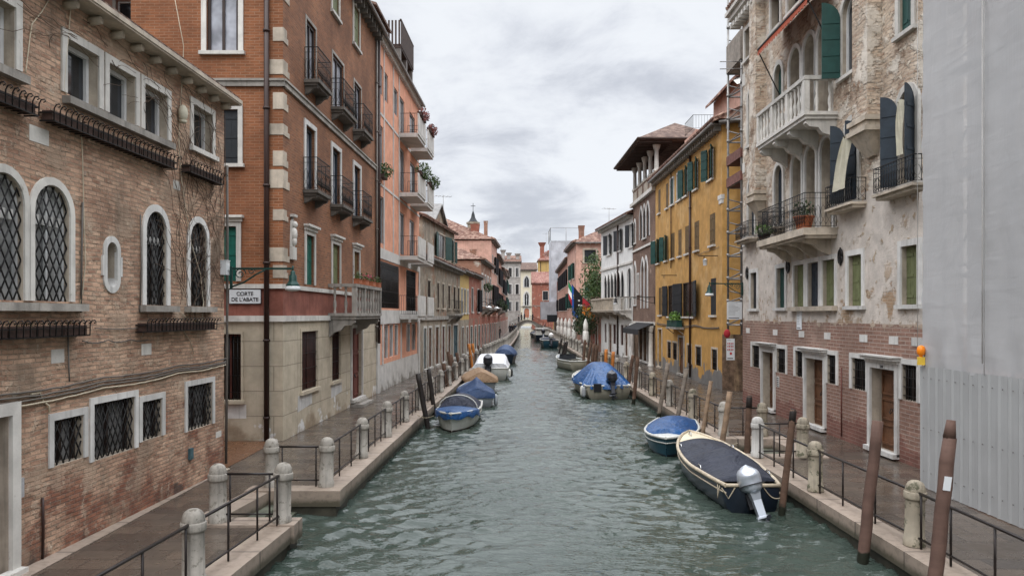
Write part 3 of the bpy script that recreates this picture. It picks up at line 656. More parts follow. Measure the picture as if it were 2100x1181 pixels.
def tiles(name, c1, c2):
    m, nt, b = newmat(name); o, _ = objvec(nt); s = _n(nt, 'ShaderNodeSeparateXYZ'); nt.links.new(o, s.inputs[0])
    f = noise(nt, scl(nt, o, 4.5, 2.5, 2.5), 1.0, 3, .7); g = noise(nt, o, .8, 4, .6)
    c = mixc(nt, mrange(nt, f, .42, .60, 0, 1), c1, c2); c = mixc(nt, mrange(nt, g, .5, .7, 0, .6), c, mul(c1, .5))
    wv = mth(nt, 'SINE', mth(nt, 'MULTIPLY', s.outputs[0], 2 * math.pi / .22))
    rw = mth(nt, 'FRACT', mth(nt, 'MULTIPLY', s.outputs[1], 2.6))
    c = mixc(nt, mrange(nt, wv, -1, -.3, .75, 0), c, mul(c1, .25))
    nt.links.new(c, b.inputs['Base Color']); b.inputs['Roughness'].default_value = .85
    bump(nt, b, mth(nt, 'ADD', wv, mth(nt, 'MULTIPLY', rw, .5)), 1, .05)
tiles('roof_tile', (.17, .075, .052), (.42, .27, .205)); tiles('roof_tile_brown', (.115, .065, .05), (.27, .18, .14)); tiles('roof_tile_pink', (.32, .13, .10), (.50, .30, .25))
def paving(name, c1, c2, w, h, wet, pits=.3, ms=.012):
    m, nt, b = newmat(name); o, _ = objvec(nt)
    sw = _n(nt, 'ShaderNodeSeparateXYZ'); nt.links.new(o, sw.inputs[0]); cb = _n(nt, 'ShaderNodeCombineXYZ'); nt.links.new(sw.outputs[0], cb.inputs[0]); nt.links.new(sw.outputs[1], cb.inputs[1])
    bt = _n(nt, 'ShaderNodeTexBrick'); nt.links.new(cb.outputs[0], bt.inputs['Vector']); bt.inputs['Scale'].default_value = 1; bt.inputs['Brick Width'].default_value = w; bt.inputs['Row Height'].default_value = h
    bt.inputs['Mortar Size'].default_value = ms; bt.inputs['Mortar Smooth'].default_value = .3; _in(nt, bt.inputs['Color1'], c1); _in(nt, bt.inputs['Color2'], c2); _in(nt, bt.inputs['Mortar'], mul(c1, .35))
    f = noise(nt, o, 1.1, 5, .65); c = mixc(nt, mrange(nt, f, .35, .7, 0, .4), bt.outputs[0], mul(c1, .62)); g = noise(nt, o, 6, 5, .7); c = mixc(nt, mrange(nt, g, .45, .7, 0, pits), c, mul(c2, .55 if pits > .5 else 1.35))
    if pits > .5:                                       # weed line along the water
        c = mixc(nt, mrange(nt, mth(nt, 'ADD', sw.outputs[2], mth(nt, 'MULTIPLY', g, .22)), -.10, .03, .85, 0), c, (.045, .042, .025))
    nt.links.new(c, b.inputs['Base Color']); nt.links.new(mrange(nt, f, .35, .65, wet[0], wet[1]), b.inputs['Roughness']); b.inputs['Specular IOR Level'].default_value = .45
    bump(nt, b, mth(nt, 'SUBTRACT', mth(nt, 'MULTIPLY', g, .7), bt.outputs[1]), .55, .012)
paving('paving', (.112, .086, .066), (.058, .047, .039), .66, .42, (.12, .40)); paving('paving_brick', (.17, .075, .035), (.13, .06, .03), .26, .13, (.2, .4))
paving('kerb_stone', (.37, .295, .24), (.30, .24, .19), 3.1, 1.6, (.45, .75), .62, .03)
wallmat('quay_wall', PL((.052, .048, .036), v=.4, streak=.6), [(PL((.32, .28, .21), v=.3), 1.1, .62, .1, 1.6, .1)], rough=.5)
def water():
    m, nt, b = newmat('canal_water'); o, _ = objvec(nt)
    b.inputs['Base Color'].default_value = (.022, .045, .038, 1); b.inputs['Roughness'].default_value = .05; b.inputs['IOR'].default_value = 1.4; b.inputs['Specular IOR Level'].default_value = .5
    f = noise(nt, o, .35, 3, .6); nt.links.new(mixc(nt, mrange(nt, f, .35, .65, 0, 1), (.034, .049, .040), (.050, .066, .056)), b.inputs['Base Color'])
    n1 = noise(nt, scl(nt, o, .42, 1.3), 4.2, 3, .5, .4); n2 = noise(nt, scl(nt, o, .5, 1.35), 12, 2, .5, .2); n3 = noise(nt, o, .22, 2, .5)
    sy = _n(nt, 'ShaderNodeSeparateXYZ'); nt.links.new(o, sy.inputs[0])
    pt = mth(nt, 'MULTIPLY', mrange(nt, n3, .38, .62, .4, 1.2), mrange(nt, sy.outputs[1], 11, 60, 1, .30, smooth=False))
    bump(nt, b, mth(nt, 'MULTIPLY', pt, mth(nt, 'ADD', n1, mth(nt, 'MULTIPLY', n2, .7))), 1.0, .046)
water()
# ---------------------------------------------------------------- ground, quays, water
def lerp_line(pts, D):
    if D <= pts[0][0]: return pts[0][1]
    for (a, xa), (b, xb) in zip(pts, pts[1:]):
        if D <= b: return xa + (xb - xa) * (D - a) / (b - a)
    return pts[-1][1]
LEFT = [(0, -3.98), (9.8, -3.72), (12.95, -3.56), (14.8, -3.36), (26.3, -3.05), (33, -2.86), (39, -2.66), (46.4, -2.46), (58, -1.9), (69.3, -1.18), (81, -.33), (100, .3), (127, .96), (156, 1.38), (172, 1.5), (230, 1.6)]
RIGHT = [(0, 5.68), (24, 5.68), (36, 5.66), (95, 5.85), (150, 5.8), (172, 5.6), (230, 5.6)]
Lx = lambda D: lerp_line(LEFT, D)
Rx = lambda D: lerp_line(RIGHT, D)
WATER = -.42
gm = MB(); gm.quad((-700, -200, -1.6), (700, -200, -1.6), (700, 1500, -1.6), (-700, 1500, -1.6)); gm.build('ground', 'step_stone', kind='structure')
def quay(edge, side, notch, far):
    """pavement sheet, kerb stones with their quay wall, and the stepped landing cut into it"""
    n0, n1, nd = notch; K = .46; s = side
    Ds = sorted({0, *[d for d, _ in edge if d <= far], n0, n1, n0 - K, n1 + K, far})
    pv, kb, qw = MB(), MB(), MB(); out = -60 if s < 0 else 60
    for a, b in zip(Ds, Ds[1:]):
        ia = nd if n0 <= a and b <= n1 else 0
        xa, xb = lerp_line(edge, a) + s * ia, lerp_line(edge, b) + s * ia
        pv.quad((xa + s * (K - .01), a, 0), (xb + s * (K - .01), b, 0), (out, b, 0), (out, a, 0))
        kz = .02; vs = [(xa, a, kz), (xb, b, kz), (xb + s * K, b, kz), (xa + s * K, a, kz), (xa, a, -.25), (xb, b, -.25), (xb + s * K, b, -.05), (xa + s * K, a, -.05)]
        kb.add(vs, [(0, 1, 2, 3), (0, 4, 5, 1), (3, 2, 6, 7), (0, 3, 7, 4), (1, 5, 6, 2)])
        qw.quad((xa + s * .06, a, -.24), (xb + s * .06, b, -.24), (xb + s * .06, b, -1.6), (xa + s * .06, a, -1.6))
    for d0, d1, w0 in ((n0 - K, n0 + .03, n0), (n1 - .03, n1 + K, n1)):        # the two stone cheeks of the landing
        xe = lerp_line(edge, w0); x0, x1 = sorted((xe - s * .03, xe + s * (nd + K)))
        kb.box(x0, x1, d0, d1, -.26, .045); x0, x1 = sorted((xe + s * .05, xe + s * nd)); qw.box(x0, x1, d0 + .04, d1 - .04, -1.6, -.26)
    xe = lerp_line(edge, n0)
    st = MB()
    for k, (w, zt) in enumerate(((.42, -.22), (.75, -.36))): x0, x1 = sorted((xe + s * nd, xe + s * (nd - w))); st.box(x0, x1, n0 + .01 + .002 * k, n1 - .01 - .002 * k, -1.5, zt)
    st.build('landing_step', 'step_stone', kind='structure')
    pv.build('pavement', 'paving', kind='structure'); kb.build('kerb', 'kerb_stone', kind='structure'); qw.build('quay_wall', 'quay_wall', kind='structure')
quay(LEFT, -1, (12.98, 14.98, 1.36), 230)
quay(RIGHT, 1, (18.95, 21.25, 1.45), 230)
b = MB(); b.box(-9.8, -6.42, 17.3, 21.05, .004, .012); b.build('courtyard_paving', 'paving_brick', kind='structure')
b = MB(); b.box(-9.8, -6.3, 17.1, 17.28, .004, .022); b.build('threshold_strip', 'stone_warm', kind='structure')
b = MB(); b.box(-7.6, -6.35, 3, 17.1, .004, .014); b.build('gutter_stone', 'kerb_stone', kind='structure')
def water_mesh():
    ys = [2.5]
    while ys[-1] < 330: ys.append(ys[-1] + max(.05, ys[-1] * (.0030 if ys[-1] < 90 else .008)))
    ys = np.array(ys); nx = 190; xs = np.linspace(-5.3, 7.6, nx)
    X, Y = np.meshgrid(xs, ys); dy = np.gradient(ys)[:, None] * np.ones_like(X)
    rng = np.random.default_rng(5); Z = np.zeros_like(X)
    for i in range(90):
        wl = .17 * (9 ** rng.random()); k = 2 * math.pi / wl
        a = rng.normal(math.pi / 2 + .1, .45); ph = rng.random() * 6.28
        amp = .0105 * wl ** .72 * .55 * (.62 if wl > .8 else 1.35)
        fade = np.clip(wl / (dy * 2.5) - .6, 0, 1)
        warp = .35 * np.sin(X * .9 + i) + .5 * np.sin(Y * .37 + i * 1.7)
        Z += amp * fade * np.sin(k * (X * math.cos(a) + Y * math.sin(a)) + ph + warp)
    patch = .75 + .35 * np.sin(X * .55 + 1.3 * np.sin(Y * .21)) * np.sin(Y * .33 + 1)
    Z = Z * patch
    v = np.stack([X, Y, Z + WATER], -1).reshape(-1, 3); ny = len(ys)
    me = bpy.data.meshes.new('canal_water'); idx = np.arange(ny * nx).reshape(ny, nx)
    f = np.stack([idx[:-1, :-1], idx[:-1, 1:], idx[1:, 1:], idx[1:, :-1]], -1).reshape(-1, 4)
    me.vertices.add(len(v)); me.vertices.foreach_set('co', v.astype(np.float32).ravel())
    me.loops.add(f.size); me.loops.foreach_set('vertex_index', f.astype(np.int32).ravel())
    me.polygons.add(len(f)); me.polygons.foreach_set('loop_start', np.arange(0, f.size, 4, dtype=np.int32)); me.polygons.foreach_set('loop_total', np.full(len(f), 4, np.int32))
    me.polygons.foreach_set('use_smooth', np.ones(len(f), bool)); me.update(); me.validate()
    me.materials.append(MATS['canal_water']); link(bpy.data.objects.new('canal_water', me), kind='structure')
water_mesh()
# ================================================================ houses along the left bank
def house(P, Q, label, name='house', cat='house', group=None):
    f = Face(P, Q); f.root = empty(name, f.M, label, cat, group); return f
def side_face(f, P, Q): return Face(P, Q, f.root)
# ---- old brick house beside the camera
f = house((-7.05 + .04 * 4, 4), (-6.366, 17.1), 'low old brown brick house with arched lattice windows and dry vines')
LF = f
kw = dict(surr=.13, surr_m='stone', proud=.03, depth=.2)
for a, b in ((-16, 29), (135.5, 200), (222, 276), (295, 342)): window(f, f.r(a, b, 6.72, 7.53), **kw, sill=False, bars=0, pane='glass', sash_w=.07)
window(f, f.r(395, 434, 6.83, 7.68), **kw, bars=0, sash_w=.07)
b = MB(); a, c = f.u(127), f.u(347); b.box(a, c, -.13, -.001, 6.55, 6.66); f.part(b, 'sill', 'stone_dark'); b = MB(); b.box(f.u(-20), f.u(44), -.13, -.001, 6.55, 6.66); f.part(b, 'sill', 'stone_dark')
for a, b in ((-38, 47), (68.5, 141)): window(f, f.r(a, b, 3.64, 5.30), 'round', depth=.13, surr=.115, proud=.03, surr_m='stone', grille=('lattice', .155), sash='sash_white', pane='glass_curtain', sill=False, sash_w=.05)
for a, b in ((298, 340), (388.5, 423)): window(f, f.r(a, b, 3.62, 5.32), 'round', depth=.13, surr=.13, proud=.03, surr_m='stone_white', grille=('lattice', .14), sash='sash_dark', pane='glass_grey', sill=False, sash_w=.04)
for a, c in ((-60, 165), (284, 355), (378, 433)):
    b = MB(); b.box(f.u(a), f.u(c), -.14, -.001, 3.50, 3.61); f.part(b, 'sill', 'stone_dark')
for a, c in ((-38, 47), (68.5, 141), (298, 340), (388.5, 423)):      # row of small white brackets behind each lattice
    b = MB(); u0, u1 = f.u(a), f.u(c)
    for i in range(4): x = u0 + (u1 - u0) * (.2 + .2 * i); b.box(x - .05, x + .05, .06, .11, 4.72, 4.86)
    f.part(b, 'curtain_rail', 'stone_white')
u0, u1, zb_, zt_ = f.r(217.5, 238.5, 3.90, 4.63); f.ops.append((u0, u1, zb_, zt_, 'round', .3)); c_, w_ = (u0 + u1) / 2, (u1 - u0) / 2
ovl = lambda r, k: [(c_ + (w_ + r) * math.cos(a), (zt_ - w_ if math.sin(a) >= 0 else zb_ + w_) + (w_ + r) * math.sin(a)) for a in [2 * math.pi * i / k for i in range(k)]]
b = MB(); b.ring(ovl(.10, 32), ovl(0, 32), -.025, .03, 0, True); nw = f.part(b, 'niche', 'stone_white'); b = MB(); b.quad((u0, .28, zb_), (u1, .28, zb_), (u1, .28, zt_), (u0, .28, zt_)); f.part(b, 'niche_back', 'plaster_grey', nw); b = MB()
for s_ in (-1, 1): b.prism([(c_ + s_ * w_, zb_)] + [(c_ + s_ * w_ * math.cos(a), zb_ + w_ - w_ * math.sin(a)) for a in [math.pi / 2 * i / 8 for i in range(8, -1, -1)]], .031, .25)
f.part(b, 'niche_base', 'stone_white', nw)
for xa_, xb_ in ((u0 - .14, u0 - .085), (u1 + .085, u1 + .14)): b = MB(); b.box(xa_, xb_, -.03, .02, 4.08, 4.40); f.part(b, 'niche_block', 'stone_white', nw)
for a, b, z0, z1 in ((108.6, 170, 1.26, 1.92), (191, 275, 1.15, 2.04), (290.5, 331, 1.22, 1.91), (383.6, 434.6, 1.13, 2.02)): window(f, f.r(a, b, z0, z1), depth=.18, surr=.11, surr_m='stone_white', proud=.025, grille=('lattice', .15), sash='sash_dark', pane='glass_grey', sill=False)
door(f, (f.u(17) - .95, f.u(17), .02, 2.12), depth=.35, surr=.17, mat='shutter_brown')
f.wall([(0, 8.14, 'brick_old')], depth=6, reveal='stone_warm')
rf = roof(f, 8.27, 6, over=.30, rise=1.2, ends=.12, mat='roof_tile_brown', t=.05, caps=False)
b = MB(); b.box(-.1, f.L + .14, -.34, .0, 8.09, 8.18); o = f.part(b, 'eave_board', 'stone_warm')
for i in range(24):
    u = f.L - .12 - i * .62
    b = MB(); b.cyl((u, -.19, 8.02), (u, .02, 8.0), .06, .07, 10); f.part(b, 'corbel', 'stone_warm', o)
b = MB(); b.box(-.1, f.L + .14, -.36, -.341, 8.12, 8.20); f.part(b, 'fascia', 'stone_warm', o)
rnd = random.Random(3)
def wires(f, z0s, name='cable', mat='cable', px=(-30, 460), r=.014, sag=.05):
    for (za, zb) in z0s:
        u0, u1 = f.u(px[0]), f.u(px[1]); pts = []
        for i in range(41):
            k = i / 40; pts.append((u0 + (u1 - u0) * k, -.03 - .012 * rnd.random(), za + (zb - za) * k - sag * abs(math.sin(k * 9)) * rnd.uniform(.6, 1)))
        b = MB(); b.tube(pts, r, 5); f.part(b, name, mat)
wires(f, [(2.42, 2.50), (2.36, 2.43), (2.30, 2.40)]); wires(f, [(2.24, 2.36)], mat='cable_pale'); wires(f, [(3.24, 3.30)], r=.009, px=(190, 460)); wires(f, [(3.05, 3.02)], r=.01, px=(165, 300))
def strand(f, pts, r=.008, mat='cable_pale', name='cable', y=-.025):
    b = MB(); q = [(f.u(px), y, EYE + (HY - py) / FPX * f.depth(f.u(px))) for px, py in pts]; b.tube(q, r, 5); f.part(b, name, mat)
strand(f, [(97, 0), (82, 25), (62, 50), (58, 75), (50, 140), (49, 150)]); strand(f, [(143, 0), (139, 50), (135, 95), (127, 180), (140, 210), (162, 240), (166, 330), (168, 420), (172, 540), (166, 600), (160, 625)])
strand(f, [(356, 0), (374, 95), (370, 180), (366, 230), (364, 290), (368, 355), (378, 430), (390, 500), (408, 560), (415, 620), (412, 655), (390, 661), (368, 640)]); strand(f, [(374, 680), (388, 700), (395, 725)])
strand(f, [(166, 415), (164, 520), (163, 640)], .016, 'cable'); strand(f, [(285, 440), (287, 540), (284, 640)], .014, 'cable'); strand(f, [(463, 340), (464, 500), (463, 740), (461, 950)], .03, 'cable'); strand(f, [(136, 690), (138, 760), (139, 782)], .012, 'cable')
strand(f, [(60, 808), (78, 805), (85, 822), (97, 832), (98, 845)], .014, 'cable_pale'); strand(f, [(84, 1020), (85, 1080), (84, 1145)], .02, 'pipe')
for px, py, w, h in ((80, 278, .42, .22), (362, 380, .28, .17), (118, 730, .30, .20), (300, 716, .34, .2), (448, 890, .28, .13)):
    u = f.u(px); z = f.z(px, py); b = MB(); b.box(u - w / 2, u + w / 2, -.006, .03, z - h / 2, z + h / 2); f.part(b, 'stone_block', 'stone')
vb = MB()
for i in range(70):                                              # dry creeper by the corner and under the eave
    u, z = f.L - rnd.uniform(0, 2.2), rnd.uniform(3.0, 6.4); a = rnd.uniform(.9, 2.2); pts = []
    for k in range(rnd.randint(8, 20)):
        pts.append((min(u, f.L - .02), -.02 - rnd.random() * .02, min(z, 7.9))); a += rnd.uniform(-.5, .5); u += .16 * math.cos(a); z += .16 * abs(math.sin(a))
    vb.tube(pts, .0045, 4)
for i in range(40):
    u, z = f.L - rnd.uniform(.3, 7.5), rnd.uniform(7.2, 7.8); a = rnd.uniform(2.6, 3.6); pts = []
    for k in range(rnd.randint(5, 12)): pts.append((u, -.02 - rnd.random() * .02, min(z, 7.95))); a += rnd.uniform(-.6, .6); u += .15 * math.cos(a); z += .09 * math.sin(a)
    vb.tube(pts, .0045, 4)
f.part(vb, 'creeper', 'twig')
def rack(f, u0, u1, z, label, out=.21, h=.21):
    o = empty('planter_rack', f.M @ T((u0 + u1) / 2, 0, z), label, 'planter', 'iron planter racks on the brown brick house')
    m = MB(); n = max(3, int((u1 - u0) / .13))
    for zz in (z, z + h * .55): m.bar((u0, -out, zz), (u1, -out, zz), .018)
    for u in (u0, u1): m.bar((u, -.01, z), (u, -out, z), .02); m.bar((u, -.01, z + h * .55), (u, -out, z + h * .55), .02)
    for i in range(n + 1):
        u = u0 + (u1 - u0) * i / n; m.bar((u, -.01, z), (u, -out, z), .012)
        m.tube([(u, -out - .005, z), (u, -out - .01, z + h * .8), (u, -out - .04, z + h * 1.05), (u, -out - .085, z + h * 1.08), (u, -out - .10, z + h * .93), (u, -out - .07, z + h * .86)], .009, 4)
    m.build('rack', 'iron', o, f.M)
    p = MB(); k = max(1, int((u1 - u0) / .55))
    for i in range(k): a = u0 + (u1 - u0) * i / k; p.box(a + .02, a + (u1 - u0) / k - .02, -out + .03, -.03, z + .012, z + h * .72)
    p.build('planter_box', 'planter_dark', o, f.M)
    s = MB(); r2 = random.Random(int(u0 * 100))
    leaves(s, ((u0 + u1) / 2, -out / 2, z + h * .8), ((u1 - u0) / 2, out / 2, .07), int((u1 - u0) * 26), .03, r2); s.build('dry_plants', 'leaf_brown', o, f.M)
    return o
rack(f, f.u(-70), f.u(48), 6.14, 'rusty iron planter rack cut by the photo edge, under the highest window'); rack(f, f.u(80), f.u(340), 6.16, 'long curled iron planter rack under the triple window'); rack(f, f.u(369), f.u(438), 6.22, 'short iron planter rack under the single upper window near the corner')
rack(f, f.u(-80), f.u(156), 3.14, 'iron planter rack under the pair of big arched lattice windows'); rack(f, f.u(277), f.u(424), 3.15, 'iron planter rack under the two narrow arched lattice windows')
def wallthing(f, u, z, mb, name, mat, label, cat, group=None): return mb.build(name, mat, None, f.M @ T(u, 0, z), label=label, category=cat, group=group)
b = MB(); b.ball((0, -.09, .05), .11, 10, 6, 0, (1, .8, 1.5)); b.cyl((0, -.09, -.14), (0, -.09, -.09), .06, .08, 8); wallthing(f, f.u(366), f.z(366, 238), b, 'cable_box', 'cloth_cream', 'cream plastic cable box hanging on the old brick wall', 'box')
b = MB(); b.box(-.07, .07, -.05, -.001, -.11, .11); b.box(-.05, .05, -.06, -.051, -.08, -.02); wallthing(f, f.u(389), f.z(389, 930), b, 'meter_box', 'shutter_teal', 'small green metal plate low on the brick wall', 'plate')
b = MB(); b.box(-.055, .055, -.05, -.001, -.13, .13); b.box(-.035, .035, -.058, -.051, -.08, .06); wallthing(f, f.u(37), f.z(37, 1000), b, 'doorbell_panel', 'stainless', 'steel doorbell panel beside the white door frame', 'doorbell')
# ---- tall orange brick house, one face to the camera and one along the canal
f = house((-6.25, 21.1), (-5.9, 33.6), 'tall orange brick corner house with rusticated stone ground floor and iron balconies'); G = side_face(f, (-10.4, 21.1), (-6.25, 21.1)); OB = f
ZN = [(0, 3.36, 'plaster_rustic'), (3.36, 4.22, 'plaster_maroon'), (4.22, 15.6, 'brick_orange_dark')]
kw = dict(surr=.13, surr_m='stone', proud=.04)
for px in ((680.5, 694), (724.5, 736)): window(f, f.r(*px, 13.75, 15.25), **kw, depth=.12, shut='inner', shut_m='shutter_olive')
for px in ((628, 647), (682, 704), (726, 740)):
    r = f.r(*px, 10.5, 12.35); window(f, r, surr=.10, surr_m='stone_dark', proud=.02, depth=.10, sash='sash_dark', pane='glass_pale', sill=False, bars=1, sash_w=.09); iron_balcony(f, r[0] - .25, r[1] + .25, 10.46, .46, .95, 'stone_soot', slab=.10, bs=.55)
for px in ((626, 645), (680.5, 697), (725, 738)):
    r = f.r(*px, 7.2, 9.15); window(f, r, surr=.15, surr_m='stone_white', proud=.04, depth=.15, sash='shutter_navy', pane='glass_pale', sill=False, bars=1, sash_w=.1); iron_balcony(f, r[0] - .25, r[1] + .28, 7.16, .46, .95, 'stone_soot', slab=.10, bs=.45)
for px, sm in (((627, 643.5), 'shutter_emerald'), ((681, 696), 'shutter_olive'), ((725, 736), 'shutter_ochre')): window(f, f.r(*px, 4.36, 5.86), **kw, depth=.16, lintel=True, shut='inner', shut_m=sm, sill=False)
for px in ((618, 651), (680, 697.6)): window(f, f.r(*px, 1.18, 2.94), depth=.12, surr=.1, surr_m='plaster_rustic', proud=.025, sash='shutter_brown', pane='shutter_brown', grille=('bars',), sill=True)
door(f, f.r(720, 741, .2, 2.94), depth=.14, surr=.12, mat='shutter_brown', panels=3, leaves=2)
b = MB(); u = f.u(730); b.box(u - .9, u + .9, -.5, -.001, 0, .1); b.box(u - .75, u + .75, -.3, -.001, .1, .2); f.part(b, 'door_step', 'stone_dark')
for x, z0 in ((625, 1.0), (690, 1.0)):
    u = f.u(x); b = MB(); b.prism([(u - .7, .62), (u + .75, .62 + .1), (u + .72, 1.08), (u - .68, 1.08)], -.004, .01); f.part(b, 'patch', 'stone_white')
window(G, (G.u(424), G.u(489), 10.62, 12.75), depth=.12, surr=.14, proud=.05, surr_m='stone', sash='sash_dark', pane='glass_pale', sash_w=.08)
window(G, (G.u(430), G.u(488.5), 7.56, 9.03), depth=.12, surr=.13, surr_m='stone', sash='sash_white', pane='glass_dark', shut='inner', shut_m='shutter_black')
window(G, (G.u(430), G.u(485), 4.36, 5.85), depth=.14, surr=.13, surr_m='stone', shut='inner', shut_m='shutter_emerald', lintel=True, sill=False)
window(G, (G.u(445), G.u(495), 1.12, 2.92), depth=.16, surr=.06, surr_m='plaster_rustic', sash='shutter_brown', pane='glass_dark', grille=('bars',))
b = MB(); b.box(G.u(462), G.u(505), -.004, .01, .62, 1.0); G.part(b, 'patch', 'stone_white')
G.wall([(0, 3.36, 'plaster_rustic'), (3.36, 4.22, 'plaster_maroon'), (4.22, 15.6, 'brick_orange')], depth=9, sides=(True, False), back=False, name='wall'); f.wall(ZN, depth=9, sides=(False, True))
for F_ in (f, G):
    L0, L1 = (-.06, F_.L) if F_ is f else (0, F_.L + .06)
    b = MB(); b.box(L0, L1, -.07, .01, 9.66, 9.80); b.box(L0, L1, -.11, .01, 9.801, 9.86); F_.part(b, 'string_course', 'stone_dark'); b = MB(); b.box(L0, L1, -.07, .01, 3.26, 3.42); F_.part(b, 'string_course', 'stone'); b = MB(); b.box(L0, L1, -.06, .01, 4.16, 4.28); F_.part(b, 'string_course', 'stone')
b = MB()
for i, (z, h) in enumerate([(4.45, .28), (4.9, .3), (6.02, .24), (6.9, .4), (7.5, .33), (8.35, .24), (9.05, .36), (10.0, .32), (10.9, .3), (12.05, .4), (13.3, .35)]):
    lw = .52 if i % 2 else .40; 
    for k, (wa, wb) in enumerate(((lw, .3), (lw * .72, .38))): b.box(-wa * .75, .012 + wb, -.015, .2, z + h * k, z + h * (k + 1) - .012) if False else None
    b = MB(); b.box(-.02, lw, -.02, .15, z, z + h * .55); b.box(-.02, lw * .7, -.02, .15, z + h * .56, z + h * 1.25); f.part(b, 'quoin', 'stone_warm')
for i, (z, h) in enumerate([(4.45, .28), (4.9, .3), (6.02, .24), (6.9, .4), (7.5, .33), (8.35, .24), (9.05, .36), (10.0, .32), (10.9, .3), (12.05, .4), (13.3, .35)]): b = MB(); b.box(G.L - (.36 if i % 2 else .27), G.L - .001, -.02, .1, z, z + h * 1.25); G.part(b, 'quoin', 'stone_warm')
pipe(G, G.u(549), .02, 15.5, .075, 'pipe', -.1); pipe(f, f.L - .25, 2.3, 15.4, .05, 'pipe_grey'); pipe(f, f.L - .05, 2.2, 15.3, .06, 'pipe', -.14)
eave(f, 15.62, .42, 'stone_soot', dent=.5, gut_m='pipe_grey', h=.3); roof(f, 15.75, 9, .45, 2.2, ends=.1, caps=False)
# corner shrine relief
b = MB(); u = .75; b.box(u - .17, u + .17, -.10, .0, 5.0, 5.35); b.prism([(u - .16, 5.36), (u + .16, 5.36), (u + .12, 6.05), (u + .02, 6.2), (u - .12, 6.05)], -.05, 0); b.ball((u, -.09, 5.98), .09, 8, 6, 0, (1, 1, 1.2)); b.ball((u, -.08, 5.72), .13, 8, 6, 0, (1, .7, 1.5)); b.ball((u, -.09, 5.52), .10, 8, 6, 0, (1, .7, 1.4)); b.box(u - .14, u + .14, -.13, -.001, 6.2, 6.27); f.part(b, 'stone_relief', 'stone')
u0, u1 = f.u(672) + .05, f.u(738) - .4
so = stone_balcony(f, u0, u1, 3.50, .95, .98, 'stone_dark', 3, 3, .2, 2)
def flowerpot(M, label, leaf='leaf', flower=None, w=.5, h=.2, d=.2, pot='terracotta', n=70, group=None, size=.05, spill=(0, 0, 0), rad=None, round_=False):
    o = empty('flower_pot', M, label, 'flower pot', group); m = MB()
    if round_: m.lathe([(w * .34, 0), (w * .5, h * .9), (w * .56, h * .9), (w * .56, h), (w * .45, h)], (0, 0, 0), 14)
    else: m.box(-w / 2, w / 2, -d / 2, d / 2, 0, h * .92); m.box(-w / 2 - .015, w / 2 + .015, -d / 2 - .015, d / 2 + .015, h * .921, h)
    m.build('pot', pot, o, M); s = MB(); r2 = random.Random(int(M.translation.y * 1000) + len(label)); rad = rad or (w * .6, d * .8, h * .9)
    leaves(s, (spill[0], spill[1], h + rad[2] * .55 + spill[2]), rad, n, size, r2)
    for i in range(6): a = r2.uniform(-.4, .4) * w; s.tube([(a, 0, h - .02), (a * 1.2, r2.uniform(-.05, .05), h + rad[2] * .8)], .006, 4)
    s.build('plant', leaf, o, M)
    if flower: s = MB(); leaves(s, (spill[0], spill[1], h + rad[2] * .8 + spill[2]), (rad[0], rad[1], rad[2] * .7), n // 2, size * .8, r2); s.build('flowers', flower, o, M)
    return o
for i, (k, fl, lab) in enumerate(((.13, None, 'terracotta trough of trailing herbs on the stone balcony end'), (.38, 'flower_pink', 'terracotta trough with pink flowers on the stone balcony'), (.66, 'flower_pink', 'terracotta trough with red flowers on the stone balcony rail'), (.9, None, 'square pot of green shoots at the far end of the stone balcony rail'))):
    flowerpot(f.M @ T(u0 + (u1 - u0) * k, -.87, 4.485), lab, 'leaf', fl, .5, .18, .18, n=60, size=.045, group='flower pots on the stone balcony')
# street name plate and lamp
def letters(txt, M, size, mat, parent, name='lettering', align='CENTER', sx=1.0):
    c = bpy.data.curves.new(name, 'FONT'); c.body = txt; c.size = size; c.align_x = align; c.extrude = .003; c.offset = size * .012
    o = bpy.data.objects.new(name, c); COL.objects.link(o); dg = bpy.context.evaluated_depsgraph_get(); me = bpy.data.meshes.new_from_object(o.evaluated_get(dg)); bpy.data.objects.remove(o)
    me.materials.clear(); me.materials.append(MATS[mat]); o = bpy.data.objects.new(name, me)
    return link(o, parent, M @ Matrix.Rotation(R(90), 4, 'X') @ Matrix.Diagonal((sx, 1, 1, 1)))
sg = empty('street_sign', G.M @ T(G.u(503.5), -.03, 3.94), 'white street name plate reading CORTE DE L\'ABATE on the maroon band', 'sign')
b = MB(); b.box(-.44, .44, -.012, .012, -.20, .20); b.build('plate', 'ink', sg, WM[sg]); b = MB(); b.box(-.425, .425, -.018, -.0125, -.187, .187); b.build('panel', 'white_board', sg, WM[sg])
for t, z in (('CORTE', .03), ("DE L'ABATE", -.125)):                    # serif capitals painted letter by letter
    letters(t, WM[sg] @ T(0, -.0225, z), .142, 'ink', sg, sx=1.0)
